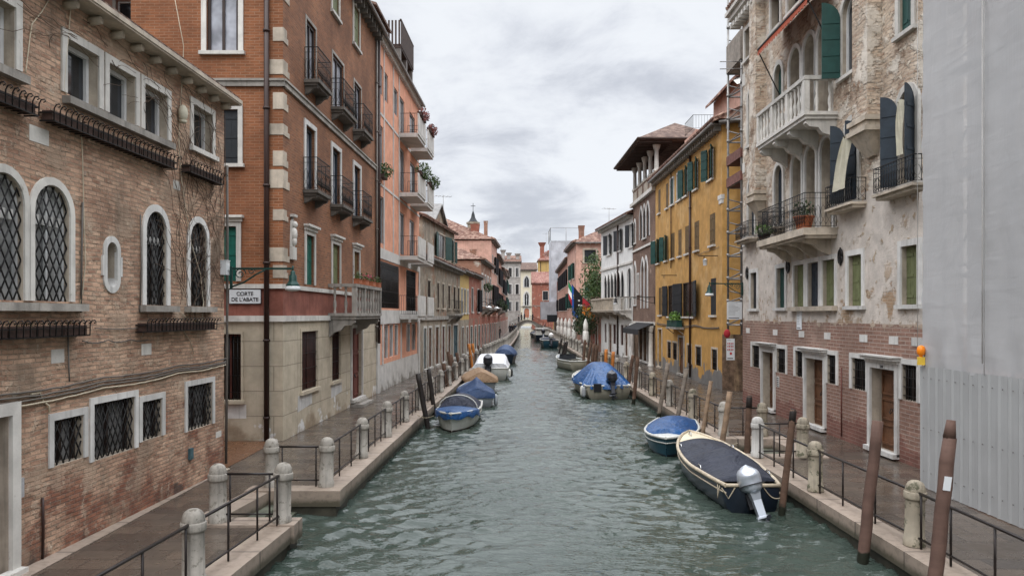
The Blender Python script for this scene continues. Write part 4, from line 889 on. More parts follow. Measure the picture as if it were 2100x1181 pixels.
def lamp(M, L, label, side=1, mat='iron_green'):
    """wrought bracket along local -y with a bell lamp at its end"""
    o = empty('street_lamp', M, label, 'street lamp'); m = MB(); m.bar((0, 0, 0), (0, -L, 0), .035, .045); m.bar((0, -.02, -.45), (0, -.02, .05), .05)
    m.tube([(0, -.03, -.4), (0, -L * .22, -.30), (0, -L * .42, -.12), (0, -L * .55, -.03)], .018, 6)
    for c, rr in ((L * .16, .13), (L * .34, .08)): m.tube([(0, -c - rr * (1 - i / 22) * math.cos(i * .55), -.17 + c * .25 + rr * (1 - i / 22) * math.sin(i * .55)) for i in range(18)], .012, 5)
    m.cyl((0, -L, .06), (0, -L, -.06), .02, None, 6); m.build('bracket', mat, o, M)
    h = MB(); h.lathe([(.02, -.04), (.05, -.07), (.05, -.12), (.085, -.16), (.085, -.26), (.12, -.32), (.15, -.36), (.15, -.385), (.01, -.385)], (0, -L, 0), 14); h.build('lamp_housing', mat, o, M)
    g = MB(); g.lathe([(.15, -.386), (.175, -.44), (.165, -.47), (.10, -.49), (.005, -.495)], (0, -L, 0), 14); g.build('lamp_glass', 'lamp_glass', o, M); return o
M_ = LF.M @ T(LF.L - .05, -.16, 4.46) @ Matrix.Rotation(R(2), 4, 'Z')
lamp(M_, 1.38, 'green wrought iron bracket lamp reaching out from the brown brick corner')
b = MB(); b.box(-.09, .09, -.14, -.001, -.15, .15); b.box(-.10, .10, -.15, -.001, .151, .17); b.box(-.03, .03, -.16, -.141, -.05, .05); wallthing(LF, LF.L - .12, 4.47, b, 'junction_box', 'lamp_glass', 'white junction box at the foot of the green lamp bracket', 'box')
# pale house behind, between the two
f = house((-14.5, 26), (-10.55, 26), 'pink plastered house glimpsed behind the brown brick roof'); window(f, (1.2, 2.3, 12.2, 14.0), depth=.15); f.wall([(0, 17, 'plaster_pink')], 6); roof(f, 17, 6)
# ---- peach modern house with white frame
f = house((-5.9, 33.62), (-5.5, 45.8), 'peach and white modern house with a brown wooden roof terrace'); PE = f
w3 = lambda a, b, z0, z1, **k: window(f, f.r(a, b, z0, z1), surr=0, sill=False, depth=.11, sash='stainless', pane=k.pop('pane', 'glass_grey'), **k)
for a, b in ((774, 785), (787.5, 796), (807.5, 816), (818.7, 829.5), (840, 851)): w3(a, b, 13.3 if a < 815 else 12.75, 14.6)
for a, b, z0, z1 in ((774, 785.5, 9.5, 11.9), (819, 829.5, 9.8, 12.0), (841, 852, 9.8, 11.9), (775, 786.6, 6.65, 8.75), (819, 829.5, 6.55, 8.7), (840, 850, 6.55, 8.7)): w3(a, b, z0, z1)
window(f, f.r(775, 817.5, 3.75, 5.85), surr=0, sill=False, depth=.08, sash='stainless', pane='glass_grey', grille=('deep',)); window(f, f.r(833, 852, 3.5, 5.85), surr=0, sill=False, depth=.08, sash='stainless', pane='glass_grey', grille=('deep',))
for a, b in ((788, 797), (798.5, 807.5), (809, 817.5), (833.5, 842.5), (844, 852.7)): window(f, f.r(a, b, 1.42, 2.98), surr=0, sill=False, depth=.10, sash='stone_white', pane='glass_grey')
f.wall([(0, 1.2, 'concrete_white'), (1.2, 15.75, 'plaster_peach')], depth=9)
b = MB()
for z0, z1 in ((3.02, 3.66), (5.95, 6.42)): b.box(0, f.L, -.05, .02, z0, z1)
b.box(0, .55, -.06, .02, 0, 15.6); b.box(f.L - .35, f.L, -.06, .02, 0, 6.4)
for z in (9.2, 12.35): b.box(.56, f.L, -.03, .02, z, z + .11)
for px in (786.8, 806, 818): u = f.u(px); b.box(u - .06, u + .06, -.04, .02, 6.43, 15.5)
for px in (784, 822, 856): u = f.u(px); b.box(u - .1, u + .1, -.045, .02, 1.2, 3.01)
f.part(b, 'concrete_frame', 'concrete_white')
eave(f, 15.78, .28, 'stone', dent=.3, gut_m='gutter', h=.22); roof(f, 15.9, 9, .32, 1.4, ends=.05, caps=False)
def panel_balcony(f, u0, u1, z, out=.95, h=1.0):
    b = MB(); b.box(u0, u1, -out, -.002, z - .2, z); o = f.part(b, 'balcony', 'concrete_white'); r = MB(); iron_rail(r, [(u0 + .03, -.02, z), (u0 + .03, -out + .05, z)], h, .1); f.part(r, 'railing', 'iron', o); r = MB(); iron_rail(r, [(u1 - .03, -out + .05, z), (u1 - .03, -.02, z)], h, .1); f.part(r, 'railing', 'iron', o)
    p = MB(); p.box(u0, u1, -out - .05, -out + .0, z - .05, z + h); p.box(u0 + .1, u1 - .1, -out - .06, -out - .0505, z + .1, z + h - .1); f.part(p, 'parapet_panel', 'concrete_white', o); return o
bal = []
for z in (12.62, 9.62, 6.42, 3.42):
    bal.append((f.u(818), f.u(818) + 2.6, z)); bal.append((f.u(841), f.u(841) + 2.4, z))
for a, b, z in bal: panel_balcony(f, a, b, z)
# brown wooden roof terrace and stair hut
t = MB(); ua, ub, ya, yb, za = 6.0, 10.0, .0, 1.6, 17.1
t.box(ua, ub, ya, yb, za, za + .2); o = f.part(t, 'roof_terrace', 'wood_altana')
for u in (ua + .15, (ua + ub) / 2, ub - .15):
    for y in (ya + .15, yb - .15): q = MB(); q.box(u - .13, u + .13, y - .13, y + .13, 15.7, za - .001); f.part(q, 'post', 'pipe_grey', o)
q = MB(); n = 26
for i in range(n): u = ua + (ub - ua) * i / n; q.box(u + .02, u + (ub - ua) / n - .02, ya - .03, ya, za + .1, za + 1.42)
for i in range(9): y = ya + (yb - ya) * i / 9; q.box(ua, ua + .03, y + .03, y + .12, za + .1, za + 1.42); q.box(ub - .03, ub, y + .03, y + .16, za + .2, za + 1.42)
q.box(ua - .01, ub + .01, ya - .04, ya + .05, za + 1.421, za + 1.48); f.part(q, 'slat_screen', 'wood_altana', o)
q = MB(); q.box(1.2, 4.4, .5, 2.4, 15.8, 17.5); o = f.part(q, 'stair_hut', 'wood_altana'); q = MB(); a, b = 1.0, 4.6; q.add([(a, .2, 17.3), (b, .2, 17.3), (b, 2.8, 18.1), (a, 2.8, 18.1), (a, .2, 17.42), (b, .2, 17.42), (b, 2.8, 18.22), (a, 2.8, 18.22)], [(0, 1, 2, 3), (4, 5, 6, 7), (0, 1, 5, 4), (2, 3, 7, 6), (0, 3, 7, 4), (1, 2, 6, 5)]); f.part(q, 'hut_roof', 'roof_tile_brown', o)
for k, (i, leafm, rad, lab) in enumerate(((0, 'flower_dry', (.9, .28, .28), 'reddish dry planter on the topmost peach balcony'), (1, 'flower_dry', (.8, .28, .3), 'wine red planter on the top balcony next along'), (2, 'leaf', (1.1, .42, .42), 'bushy green planter overflowing a lower peach balcony'), (3, 'leaf', (1.0, .4, .45), 'trailing green planter beside the bushy balcony one'))):
    a, b, z = bal[i]; flowerpot(f.M @ T((a + b) / 2, -.98, z + 1.0), lab, leafm, None, 1.8, .18, .2, 'planter_dark', 330 if k > 1 else 220, 'planters on the peach house balconies', .075, (0, -.1, -.1), rad)
flowerpot(f.M @ T(f.u(780), -.14, 9.5), 'green fern box on the peach house window ledge', 'leaf', None, .9, .15, .2, 'planter_dark', 200, None, .07, (0, -.1, 0), (.6, .35, .35))
# ---- old beige house with gabled attic
f = house((-5.48, 46), (-4.3, 64), 'weathered beige house with gabled attic and tiled roof'); BG = f
for a, b in ((876, 882), (895.6, 900), (906, 910), (918, 922.7), (929, 933.5), (938, 941.6)): window(f, f.r(a, b, 3.9, 5.6), surr=.12, surr_m='stone_warm', depth=.05, pane='glass_dark', sash='sash_dark')
for a, b, m in ((868, 873, 'shutter_teal'), (878, 884, 'wood_door'), (892, 899, 'wood_door'), (906, 911, 'shutter_brown'), (918, 923, 'wood_door'), (929, 938, 'shutter_teal')): door(f, f.r(a, b, .05, 2.6), mat=m, depth=.06)
f.wall([(0, 3.0, 'plaster_old'), (3.0, 6.85, 'plaster_old')], 8); b = MB(); b.box(0, f.L, -.12, .02, 3.1, 3.35); f.part(b, 'string_course', 'stone_dark')
eave(f, 6.95, .4, 'stone_dark', dent=.5); roof(f, 7.05, 8, .4, 2.2)
iron_balcony(f, f.u(917), f.u(936), 3.5, .6, 1.0, sp=.2, scroll=False)
A = side_face(f, (-6.3, 54.5), (-5.0, 67))
for a, b in ((898, 912), (928, 932)): window(A, A.r(a, b, 7.9, 9.75), surr=.1, surr_m='stone_warm', depth=.05, shut='open', shut_m='shutter_green', pane='glass_dark', ang=(3.05, 2.95))
A.wall([(5, 10.35, 'plaster_old')], 6, gable=(3.2, 8.6, 1.55))
q = MB(); a, m, c = 3.0, 5.9, 8.8
for x0, z0, x1, z1 in ((a, 10.38, m, 12.1), (m, 12.1, c, 10.38)): q.add([(x0, -.25, z0), (x1, -.25, z1), (x1, 5, z1), (x0, 5, z0), (x0, -.25, z0 - .14), (x1, -.25, z1 - .14), (x1, 5, z1 - .14), (x0, 5, z0 - .14)], [(0, 1, 2, 3), (4, 7, 6, 5), (0, 4, 5, 1), (3, 2, 6, 7), (0, 3, 7, 4), (1, 5, 6, 2)])
A.part(q, 'gable_roof', 'gutter'); roof(A, 10.4, 7, .3, 1.3)
q = MB(); r2 = random.Random(5)
for k in range(5): leaves(q, (1 + k * 2.3, -.55 + .2 * r2.random(), 7.3 + .25 * r2.random()), (.9, .3, .35), 70, .08, r2)
q.build('terrace_plants', 'leaf_dark', None, A.M, label='straggling green plants along the terrace below the beige gable', category='plants')
# ---------------------------------------------------------------- generic row house further off
def rowhouse(P, Q, zt, mat, label, rows=(), low=None, lowz=2.6, cols=3, shut=None, shut_m='shutter_green', roof_m='roof_tile', depth=8, rise=2, ov=.4, doors=1, surr=.1, surr_m='stone', gable=None, hip=0, corn=True, group=None, seed=1, ww=.46, pane='glass_dark', dm=None, roofed=True, sides=(True, True)):
    f = house(P, Q, label, group=group); rnd = random.Random(seed); L = f.L
    for (z0, z1, kind) in rows:
        for i in range(cols):
            c = L * (i + .5) / cols; w = min(1.1, L / cols * ww); window(f, (c - w / 2, c + w / 2, z0, z1), kind, depth=.035, surr=surr, surr_m=surr_m, sash='sash_white' if rnd.random() < .5 else 'sash_dark', pane=pane, shut=shut if rnd.random() < .8 else ('inner' if shut else None), shut_m=shut_m, ang=(2.7, 2.7), bars=1)
    for i in range(doors):
        c = L * (i + .5) / doors; w = min(1.2, L / doors * .5); door(f, (c - w / 2, c + w / 2, .05, 2.35), mat=dm or rnd.choice(['wood_door', 'shutter_brown', 'shutter_teal', 'shutter_green', 'glass_dark', 'glass_dark']), depth=.05, surr=.1, handle=False)
    f.wall(([(0, lowz, low)] if low else []) + [(lowz if low else 0, zt, mat)], depth, gable=gable, sides=sides)
    if corn: eave(f, zt + .02, ov, 'stone_dark', dent=.6, h=.18)
    if roofed: roof(f, zt + .12, depth, ov + .03, rise, roof_m, hip=hip)
    return f
wl = lambda D: lerp_line([(64, -4.3), (70, -3.9), (79, -3.2), (92, -2.45), (102, -2.0), (118, -1.6), (140, -1.15), (172, -.9)], D)
seg = lambda a, b: ((wl(a), a), (wl(b), b))
f = rowhouse(*seg(64.05, 70), 7.1, 'plaster_yellow', 'narrow yellow house with pale window strips', [(3.6, 5.6, None)], 'plaster_old', 3.0, 3, doors=2, dm='wood_door', surr=.12, surr_m='stone_white', depth=7, rise=1.4)
f = rowhouse(*seg(70.05, 79), 7.15, 'plaster_red', 'red house with big black green shutters over a peeling shop front', [(3.7, 5.9, None)], 'plaster_brown', 3.1, 2, 'open', 'shutter_black', doors=3, depth=6, rise=1.4, ww=.3)
RED6 = f
f = rowhouse(*seg(79.05, 92), 9.0, 'brick_canal', 'brick house with white cornice and tall pale windows', [(4.4, 7.6, None)], 'plaster_red', 3.2, 4, doors=4, surr=.2, surr_m='stone_white', depth=7, rise=1.8, hip=3, ww=.4); BK7 = f
iron_balcony(f, 1.0, 5.0, 4.1, .8, 1.0, sp=.25, scroll=False); iron_balcony(f, 7.2, 11.5, 4.1, .8, 1.0, sp=.25, scroll=False)
S = side_face(f, (wl(79.05) - 7, 79.05), (wl(79.05), 79.05)); 
chimney(f, 2, 1.0, 9.1, 10.2, .55, 'brick_canal', None, False)
f = rowhouse(*seg(92.05, 102), 12.3, 'plaster_pink', 'tall pink house with hipped tiled roof and brick chimneys', [(8.6, 10.6, None), (4.6, 7.0, None)], 'plaster_red', 3.2, 3, 'open', 'shutter_black', doors=3, depth=13, rise=3.2, hip=4)
chimney(f, 1.6, .8, 12.4, 14.7, .42, 'brick_canal', None, False); chimney(f, 1.6, 2.1, 12.4, 14.3, .9, 'plaster_red', None, False)
iron_balcony(f, 1, 8.5, 4.3, .8, 1.0, sp=.25, scroll=False)
f = rowhouse(*seg(102.05, 118), 11.2, 'plaster_pinkold', 'faded pink house with row of black shutters', [(7.6, 9.8, None), (4.2, 6.3, None)], 'plaster_brown', 3.2, 5, 'open', 'shutter_black', doors=4, depth=9)
chimney(f, 8, 3, 12, 14.5, .7, 'plaster_red'); iron_balcony(f, 3, 9, 4.0, .8, 1.0, sp=.3, scroll=False)
f = rowhouse(*seg(118.05, 140), 10.4, 'plaster_brown', 'dull brown house with chimney nearer the humpback bridge', [(6.9, 9.0, None), (3.9, 5.8, None)], 'plaster_red', 3.0, 6, 'open', 'shutter_black', doors=4, depth=9); chimney(f, 6, 2, 10.6, 15.0, .7, 'plaster_old', None, False); chimney(f, 15, 3, 10.6, 13.5, .7, 'plaster_red')
f = rowhouse(*seg(140.05, 168), 11.3, 'plaster_old', 'weathered tan house just before the bridge', [(8, 10, None), (4.6, 6.6, None)], 'plaster_brown', 3.0, 6, 'open', 'shutter_green', doors=3, depth=9); chimney(f, 8, 3, 12, 14.5, .8, 'plaster_grey')
f = rowhouse((-3.0, 188), (2.1, 188), 16.2, 'plaster_grey', 'grey house with crowded chimneys beyond the bridge', [(12.6, 14.8, None), (8.4, 10.8, None), (4.4, 6.6, None)], None, 0, 3, surr=.18, surr_m='stone_white', depth=14, doors=0); 
for u, z in ((.8, 19.3), (2.2, 18.6), (4.4, 18.4)): chimney(f, u, 2.5, 16.4, z, .8, 'plaster_grey')
# white palace closing the view
f = house((1.65, 232), (7.4, 232), 'tall cream palace with three stacked gothic windows closing the canal view', 'palace'); c = 2.75
window(f, (c - .75, c + .75, 11.7, 14.9), 'ogive', surr=.35, surr_m='stone_white', depth=.3, sill=True); window(f, (c - .75, c + .75, 6.2, 10.2), 'ogive', surr=.35, surr_m='stone_white', depth=.3, bars=1, sash_w=.16); window(f, (c - .75, c + .75, 2.6, 5.4), 'round', surr=.3, surr_m='stone_white', depth=.2, shut='inner', shut_m='shutter_terra')
window(f, (5.3, 6.1, 12.4, 15.2), 'ogive', surr=.3, surr_m='stone_white', depth=.3)
f.wall([(0, 16.6, 'plaster_cream')], 14); eave(f, 16.7, .6, 'stone_dark', dent=.8); roof(f, 16.9, 14, .7, 2.6, 'roof_tile_brown')
b = MB(); b.box(0, f.L, -.12, .02, 5.75, 6.0); f.part(b, 'string_course', 'stone'); iron_balcony(f, c - 1.3, c + 1.3, 6.15, .7, .9, 'stone', 'iron', False, sp=.3)
# bell tower top behind the roofs
tw = empty('bell_tower', T(-8.3, 165, 0), 'octagonal bell tower top with dark dome and cross above tiled roofs', 'bell tower'); b = MB(); b.lathe([(1.25, 0), (1.25, 20.0), (1.4, 20.0), (1.4, 20.5), (1.2, 20.5), (1.2, 22.6), (1.45, 22.7), (1.45, 23.1), (.1, 23.15)], (0, 0, 0), 8, smooth=False); b.build('shaft', 'plaster_old', tw, WM[tw])
b = MB(); b.lathe([(1.1, 23.15), (.8, 23.5), (.45, 24.1), (.35, 24.7), (.2, 25.2), (.05, 25.6)], (0, 0, 0), 10); b.build('dome', 'shutter_black', tw, WM[tw]); b = MB(); b.bar((0, 0, 25.5), (0, 0, 27.2), .1); b.bar((-.5, 0, 26.6), (.5, 0, 26.6), .1); b.build('cross', 'iron', tw, WM[tw])
for D, z, lab in ((97, 4.9, 'green plants spilling over a balcony of the tall pink house'), (110, 4.5, 'leafy balcony plants on the faded pink house'), (78.5, 6.2, 'tuft of plants at the corner of the red house')):
    b = MB(); leaves(b, (0, 0, 0), (.5, 1.6, .5), 200, .12, random.Random(int(D))); b.build('balcony_plants', 'leaf_dark', None, T(wl(D) + .8, D, z), label=lab, category='plants')
# ================================================================ houses along the other bank
f = house((9.1, 30.5), (9.1, 17.3), 'large peeling palace with arched windows, stone balcony and brick ground floor', 'palace'); PA = f
kw = dict(surr=.16, surr_m='stone', proud=.05)
for a, b in ((1529, 1543), (1582.6, 1600.6), (1617, 1641), (1700, 1730), (1780, 1815), (1846, 1880)): window(f, f.r(a, b, 13.3, 14.45), **kw, depth=.28, sash='sash_dark', pane='glass_dark')
# third floor
window(f, f.r(1536, 1546.4, 9.92, 11.95), 'round', **kw, depth=.2, shut='inner'); window(f, f.r(1590, 1605, 10.62, 11.95), 'round', **kw, depth=.2, shut='inner')
for a, b in ((1621, 1643), (1650, 1673), (1678, 1705)): window(f, f.r(a, b, 9.12, 11.98), 'round', surr=.13, surr_m='stone_white', proud=.06, depth=.5, sash='sash_wood', pane='glass', sill=False)
window(f, f.r(1728, 1760, 9.95, 12.05), 'round', **kw, depth=.16, shut='open', ang=(1.75, None)); window(f, f.r(1846, 1872, 9.98, 12.05), 'round', **kw, depth=.14, shut='inner')
# second floor
window(f, f.r(1536, 1548.6, 6.42, 8.56), 'round', **kw, depth=.2, shut='inner', shut_m='shutter_navy'); window(f, f.r(1590, 1606, 6.5, 8.52), 'round', **kw, depth=.2, shut='inner', shut_m='shutter_navy')
for a, b in ((1626, 1645.6), (1653.7, 1675), (1685, 1709)): window(f, f.r(a, b, 5.86, 8.55), 'round', surr=.13, surr_m='stone_white', proud=.06, depth=.5, sash='sash_wood', pane='glass_curtain', sill=False)
window(f, f.r(1736, 1760, 6.48, 8.62), 'round', **kw, depth=.22, shut='open', shut_m='shutter_navy', ang=(2.2, .35), pane='glass_dark'); window(f, f.r(1846, 1880, 6.45, 8.6), 'round', **kw, depth=.22, shut='open', shut_m='shutter_navy', ang=(2.3, 2.2), pane='glass_dark')
# mezzanine
for a, b, m in ((1540, 1553, 'shutter_black'), (1594, 1610.6, 'shutter_green'), (1740.7, 1768.6, 'shutter_olive'), (1850, 1883, 'shutter_olive')): window(f, f.r(a, b, 3.68, 5.02), surr=.15, surr_m='stone_white', proud=.04, depth=.19, sash=None, pane='glass_dark', shut='inner', shut_m=m)
for a, b, m in ((1629.5, 1650, 'shutter_olive'), (1657.5, 1680, 'shutter_navy'), (1688, 1713, 'shutter_olive')): window(f, f.r(a, b, 3.7, 5.02), surr=.14, surr_m='stone_white', proud=.04, depth=.19, sash=None, pane='glass_dark', shut='inner', shut_m=m, sill=False)
b = MB(); b.box(f.u(1718), f.u(1623), -.16, -.001, 3.56, 3.69) if f.u(1718) < f.u(1623) else b.box(f.u(1623), f.u(1718), -.16, -.001, 3.56, 3.69); f.part(b, 'sill', 'stone_warm')
# ground floor: three doors, each between two barred windows
for d, wl_, wr_, m in (((1565, 1588), (1543, 1558.6), (1593.6, 1612), 'wood_door'), ((1654, 1690.7), (1632, 1647.5), (1697, 1715.5), 'wood_door'), ((1788, 1838), (1748, 1777), (1851, 1882), 'wood_door')):
    door(f, f.r(*d, .1, 2.12), depth=.27, surr=.15, mat=m, lintel=True, panels=3, surr_m='stone_white')
    for q in (wl_, wr_): window(f, f.r(*q, 1.48, 2.30), surr=.13, surr_m='stone_white', proud=.035, depth=.13, sash='sash_dark', pane='glass_dark', grille=('bars',), sill=False)
f.wall([(0, 3.22, 'brick_block'), (3.22, 6.6, 'plaster_peeling'), (6.6, 15.2, 'rubble_peeling')], 9, reveal='stone_warm')
for px in (1534, 1590, 1644, 1697, 1771, 1833, 1880): b = MB(); u = f.u(px); b.box(u - .22, u + .22, -.012, .02, 2.74, 2.93); f.part(b, 'stone_block', 'stone_white')
b = MB(); b.box(-.5, f.L, -.25, .02, 15.0, 15.15); b.box(-.55, f.L, -.42, .02, 15.151, 15.35); b.box(-.6, f.L, -.55, .02, 15.351, 15.5)
for i in range(36): b.box(i * .37 - .4, i * .37 - .22, -.4, -.001, 14.82, 14.999)
f.part(b, 'cornice', 'stone'); roof(f, 15.55, 9, .55, 2, ends=.3); 
for ww_, za_, zb_ in ((.35, 12.4, 12.9), (.3, 9.0, 9.4), (.4, 6.1, 6.5)): b = MB(); b.box(-.003, ww_, -.02, .02, za_, zb_); f.part(b, 'quoin', 'stone')
for px, z, w, zc in ((1792, 7.55, .85, 8.35), (1563, 7.15, .75, 7.9)):       # chimney flues corbelled out of the wall
    u = f.u(px); b = MB(); b.box(u - w / 2, u + w / 2, -.36, .02, zc, 14.9); o = f.part(b, 'flue', 'rubble_peeling'); q = MB()
    for k, (g, dz) in enumerate(((.10, .0), (.05, .13), (.12, .26))): q.box(u - w / 2 - g, u + w / 2 + g, -.36 - g, .02, zc - .12 - dz, zc - .001 - dz)
    t = zc - .385; a, c = w / 2 + .06, .22
    q.add([(u - a, .01, t), (u + a, .01, t), (u + a, -.42, t), (u - a, -.42, t), (u - c, .01, t - .55), (u + c, .01, t - .55), (u + c, -.1, t - .55), (u - c, -.1, t - .55)], [(0, 1, 2, 3), (4, 7, 6, 5), (0, 4, 5, 1), (1, 5, 6, 2), (2, 6, 7, 3), (3, 7, 4, 0)]); f.part(q, 'corbel', 'stone_warm', o)
ua, ub = sorted((f.u(1612), f.u(1724)))
stone_balcony(f, ua - .15, ub - .15, 9.12, .95, 1.0, 'stone', 3, 4, .2, 4)
iron_balcony(f, ua - .1, ub - .2, 5.88, .95, .98, 'stone_warm', 'iron', True, 0, 4, .2, .13)
for px, z, w in ((1542, 6.3, 1.7), (1748, 6.35, 1.7), (1864, 6.32, 1.9), (1598, 6.38, 1.2)): u = f.u(px); iron_balcony(f, u - w / 2, u + w / 2, z, .42, .62, 'stone_warm', 'iron', True, 0, 0, .06, .12)
b = MB()                                                          # rust awning over the upper loggia
ua2, ub2 = sorted((f.u(1606), f.u(1718))); n = 40
for i in range(n):
    x0, x1 = ua2 + (ub2 - ua2) * i / n, ua2 + (ub2 - ua2) * (i + 1) / n; k = .02 * math.sin(i * 1.9); dz = .16 + .05 * (i % 2)
    b.quad((x0, -.02, 13.0), (x1, -.02, 13.0), (x1, -.85, 12.3 + k), (x0, -.85, 12.3 - k)); b.quad((x0, -.85, 12.3 - k), (x1, -.85, 12.3 + k), (x1, -.87, 12.3 - dz), (x0, -.87, 12.3 - dz))
aw = b.build('awning', 'cloth_rust', None, f.M, label='scalloped rust red awning over the upper arched loggia', category='awning'); b = MB(); b.bar((ua2, -.86, 12.32), (ub2, -.86, 12.32), .04); b.bar((ua2 + .02, -.02, 10.6), (ua2 + .02, -.86, 12.3), .03); b.bar((ub2 - .02, -.02, 10.6), (ub2 - .02, -.86, 12.3), .03); b.build('frame', 'iron', aw, f.M)
def cloth(f, u, z0, z1, w, y, label, slant=0):
    b = MB(); n, m = 10, 14; vs = []
    for j in range(m + 1):
        for i in range(n + 1):
            s, t = i / n, j / m; x = u + (s - .5) * w * (1 - .45 * t) + slant * t; vs.append((x, y - .05 * math.sin(s * 14 + t * 3) * (.4 + t), z0 + (z1 - z0) * t + .05 * math.sin(s * 9) * t))
    b.add(vs, [(j * (n + 1) + i, j * (n + 1) + i + 1, (j + 1) * (n + 1) + i + 1, (j + 1) * (n + 1) + i) for j in range(m) for i in range(n)], 0, True)
    b.build('hanging_cloth', 'cloth_cream', None, f.M, label=label, category='cloth')
cloth(f, f.u(1752), 6.75, 8.05, .85, -.42, 'cream cloth slung diagonally from a navy shuttered window over its iron balcony', .5); cloth(f, f.u(1866), 7.1, 8.3, .34, -.22, 'cream cloth hanging narrow between two open navy shutters')
for px, lab in ((1503 + 31, 'round iron wall anchor beside the far mezzanine window'), (1618, 'oval iron wall anchor beside the triple mezzanine window'), (1726, 'oval iron wall anchor between the olive shuttered windows')):
    u = f.u(px); b = MB(); b.tube([(u + .12 * math.cos(a), -.04, 5.05 + .2 * math.sin(a)) for a in [k * math.pi / 6 for k in range(13)]], .03, 5); b.bar((u, -.04, 4.8), (u, -.04, 5.3), .03); b.bar((u - .12, -.04, 5.05), (u + .12, -.04, 5.05), .025); f.part(b, 'wall_anchor', 'iron')
flowerpot(f.M @ T(f.u(1687), -.55, 5.9), 'big terracotta pot with a leafy plant on the black iron balcony', 'leaf_dark', None, .55, .42, .5, 'terracotta', 160, None, .06, (0, 0, 0), (.38, .38, .28), True); flowerpot(f.M @ T(f.u(1606) - .1, -.6, 5.9), 'green bushy plant low at the far end of the iron balcony', 'leaf_bright', None, .4, .25, .4, 'planter_dark', 140, None, .06, (0, 0, 0), (.4, .3, .22), True)
def notice(M, w, h, label, rows=9, red=False):
    o = empty('notice_board', M, label, 'notice'); b = MB(); b.box(-w / 2, w / 2, -.02, -.001, 0, h); b.build('board', 'white_board', o, M); t = MB(); r2 = random.Random(int(w * 999))
    for i in range(rows): z = h * (.93 - .72 * i / rows); t.box(-w * .4, -w * .4 + w * .8 * r2.uniform(.5, 1), -.0225, -.0205, z - h * .012, z)
    t.box(-w * .4, w * .3, -.0225, -.0205, h * .06, h * .10); t.build('lettering', 'ink', o, M)
    if red:
        t = MB()
        for i in range(4):
            for j in range(3): t.box(-w * .38 + w * .2 * i, -w * .27 + w * .2 * i, -.0235, -.0226, h * (.45 + .14 * j), h * (.53 + .14 * j))
        t.box(-w * .1, w * .16, -.0235, -.0226, h * .25, h * .36); t.build('red_marks', 'ink_red', o, M)
notice(f.M @ T(f.u(1640), -.005, 2.98), .40, .62, 'small white printed notice under the triple mezzanine window')
b = MB(); b.box(-.12, .12, -.02, -.001, 0, .36)
for i in range(5): b.box(-.09, .09, -.024, -.0205, .03 + i * .065, .06 + i * .065, 1)
b.build('nameplate_panel', ['stone_white', 'ink'], None, f.M @ T(f.u(1596), -.003, .98), label='white panel of black doorbells beside the far palace door', category='doorbells')
nb = MB(); u = f.u(1813)
hn = letters('218', f.M @ T(u, -.065, 2.145), .10, 'ink', f.root, 'house_number')
pipe(f, f.u(1727), .1, 2.0, .018, 'shutter_brown', -.02)
lamp(f.M @ T(.06, -.02, 4.66) @ Matrix.Rotation(R(12), 4, 'Z'), 1.42, 'dark green bracket lamp on the corner of the peeling palace', mat='iron_green')
# ---- scaffolded neighbour: hoarding and sheeting (beside the camera)
X = 8.2
sb = empty('scaffold_cover', T(X, 15.5, 0), 'scaffolding wrapped in grey sheeting above a corrugated metal hoarding', 'scaffolding')
b = MB(); ys = [15.5 - i * .055 for i in range(230)]
vs = [];
for y in ys:
    k = ((15.5 - y) / .275) % 1; o = .02 if k < .18 or k > .92 else 0
    vs += [(X - o, y, .02), (X - o, y, 2.42)]
b.add(vs, [(2 * i, 2 * i + 2, 2 * i + 3, 2 * i + 1) for i in range(len(ys) - 1)]); b.box(X + .005, 9.08, 15.46, 15.5, .02, 2.42); 
for i in range(0, 44):
    for z in (.35, 1.2, 2.2): b.cyl((X - .018, 15.37 - i * .275, z), (X - .03, 15.37 - i * .275, z), .012, None, 6, 1)
b.build('hoarding', ['corrugated', 'steel_pole'], sb, Matrix())
b = MB(); nx, nz = 60, 70; vs = []; rng = random.Random(2)
for j in range(nz + 1):
    z = 2.36 + 14.2 * j / nz
    for i in range(nx + 1):
        y = 15.56 - 12.6 * i / nx; k = (i % 6) / 6
        o = .035 * math.sin(math.pi * k) + .012 * math.sin(j * .33 + i * .2) + 0 + (.03 if i % 10 == 0 and j % 5 == 2 else 0); 
        if j < 3: o += .05 * math.sin(i * 1.7)
        vs.append((X + .12 - .05 - o, y, z))
b.add(vs, [(j * (nx + 1) + i, j * (nx + 1) + i + 1, (j + 1) * (nx + 1) + i + 1, (j + 1) * (nx + 1) + i) for j in range(nz) for i in range(nx)], 0, True); b.quad((X + .07, 15.56, 2.36), (9.08, 15.56, 2.36), (9.08, 15.56, 16.5), (X + .07, 15.56, 16.5)); b.build('sheeting', 'tarp_grey', sb, Matrix())
b = MB()
for y in (15.6, 13.4, 11.2): b.cyl((X - .02, y, 2.4), (X - .02, y, 16.5), .006, None, 5)
b.tube([(X - .045, 13.41, z) for z in (2.6, 6, 10, 16)], .010, 4); b.build('tie_cord', 'stone_white', sb, Matrix())
b = MB()
for y in (15.3, 13.2, 11): b.cyl((X + .35, y, .02), (X + .35, y, 16.5), .03, None, 8)
b.build('scaffold_pole', 'steel_pole', sb, Matrix())
b = MB()
for i, z in enumerate((4.4, 5.4, 6.4, 7.4, 8.4, 9.4, 10.4, 11.4, 12.4)): b.cyl((X + .42, 15.5, z), (X + .42, 3.2, z), .03, None, 6)
for i, z in enumerate((4.3, 6.3, 8.3, 10.3, 12.3)):
    b.cyl((X + .40, 15.3, z), (X + .40, 13.2, z + 2), .025, None, 6); b.cyl((X + .40, 11, z), (X + .40, 13.2, z + 2), .025, None, 6)
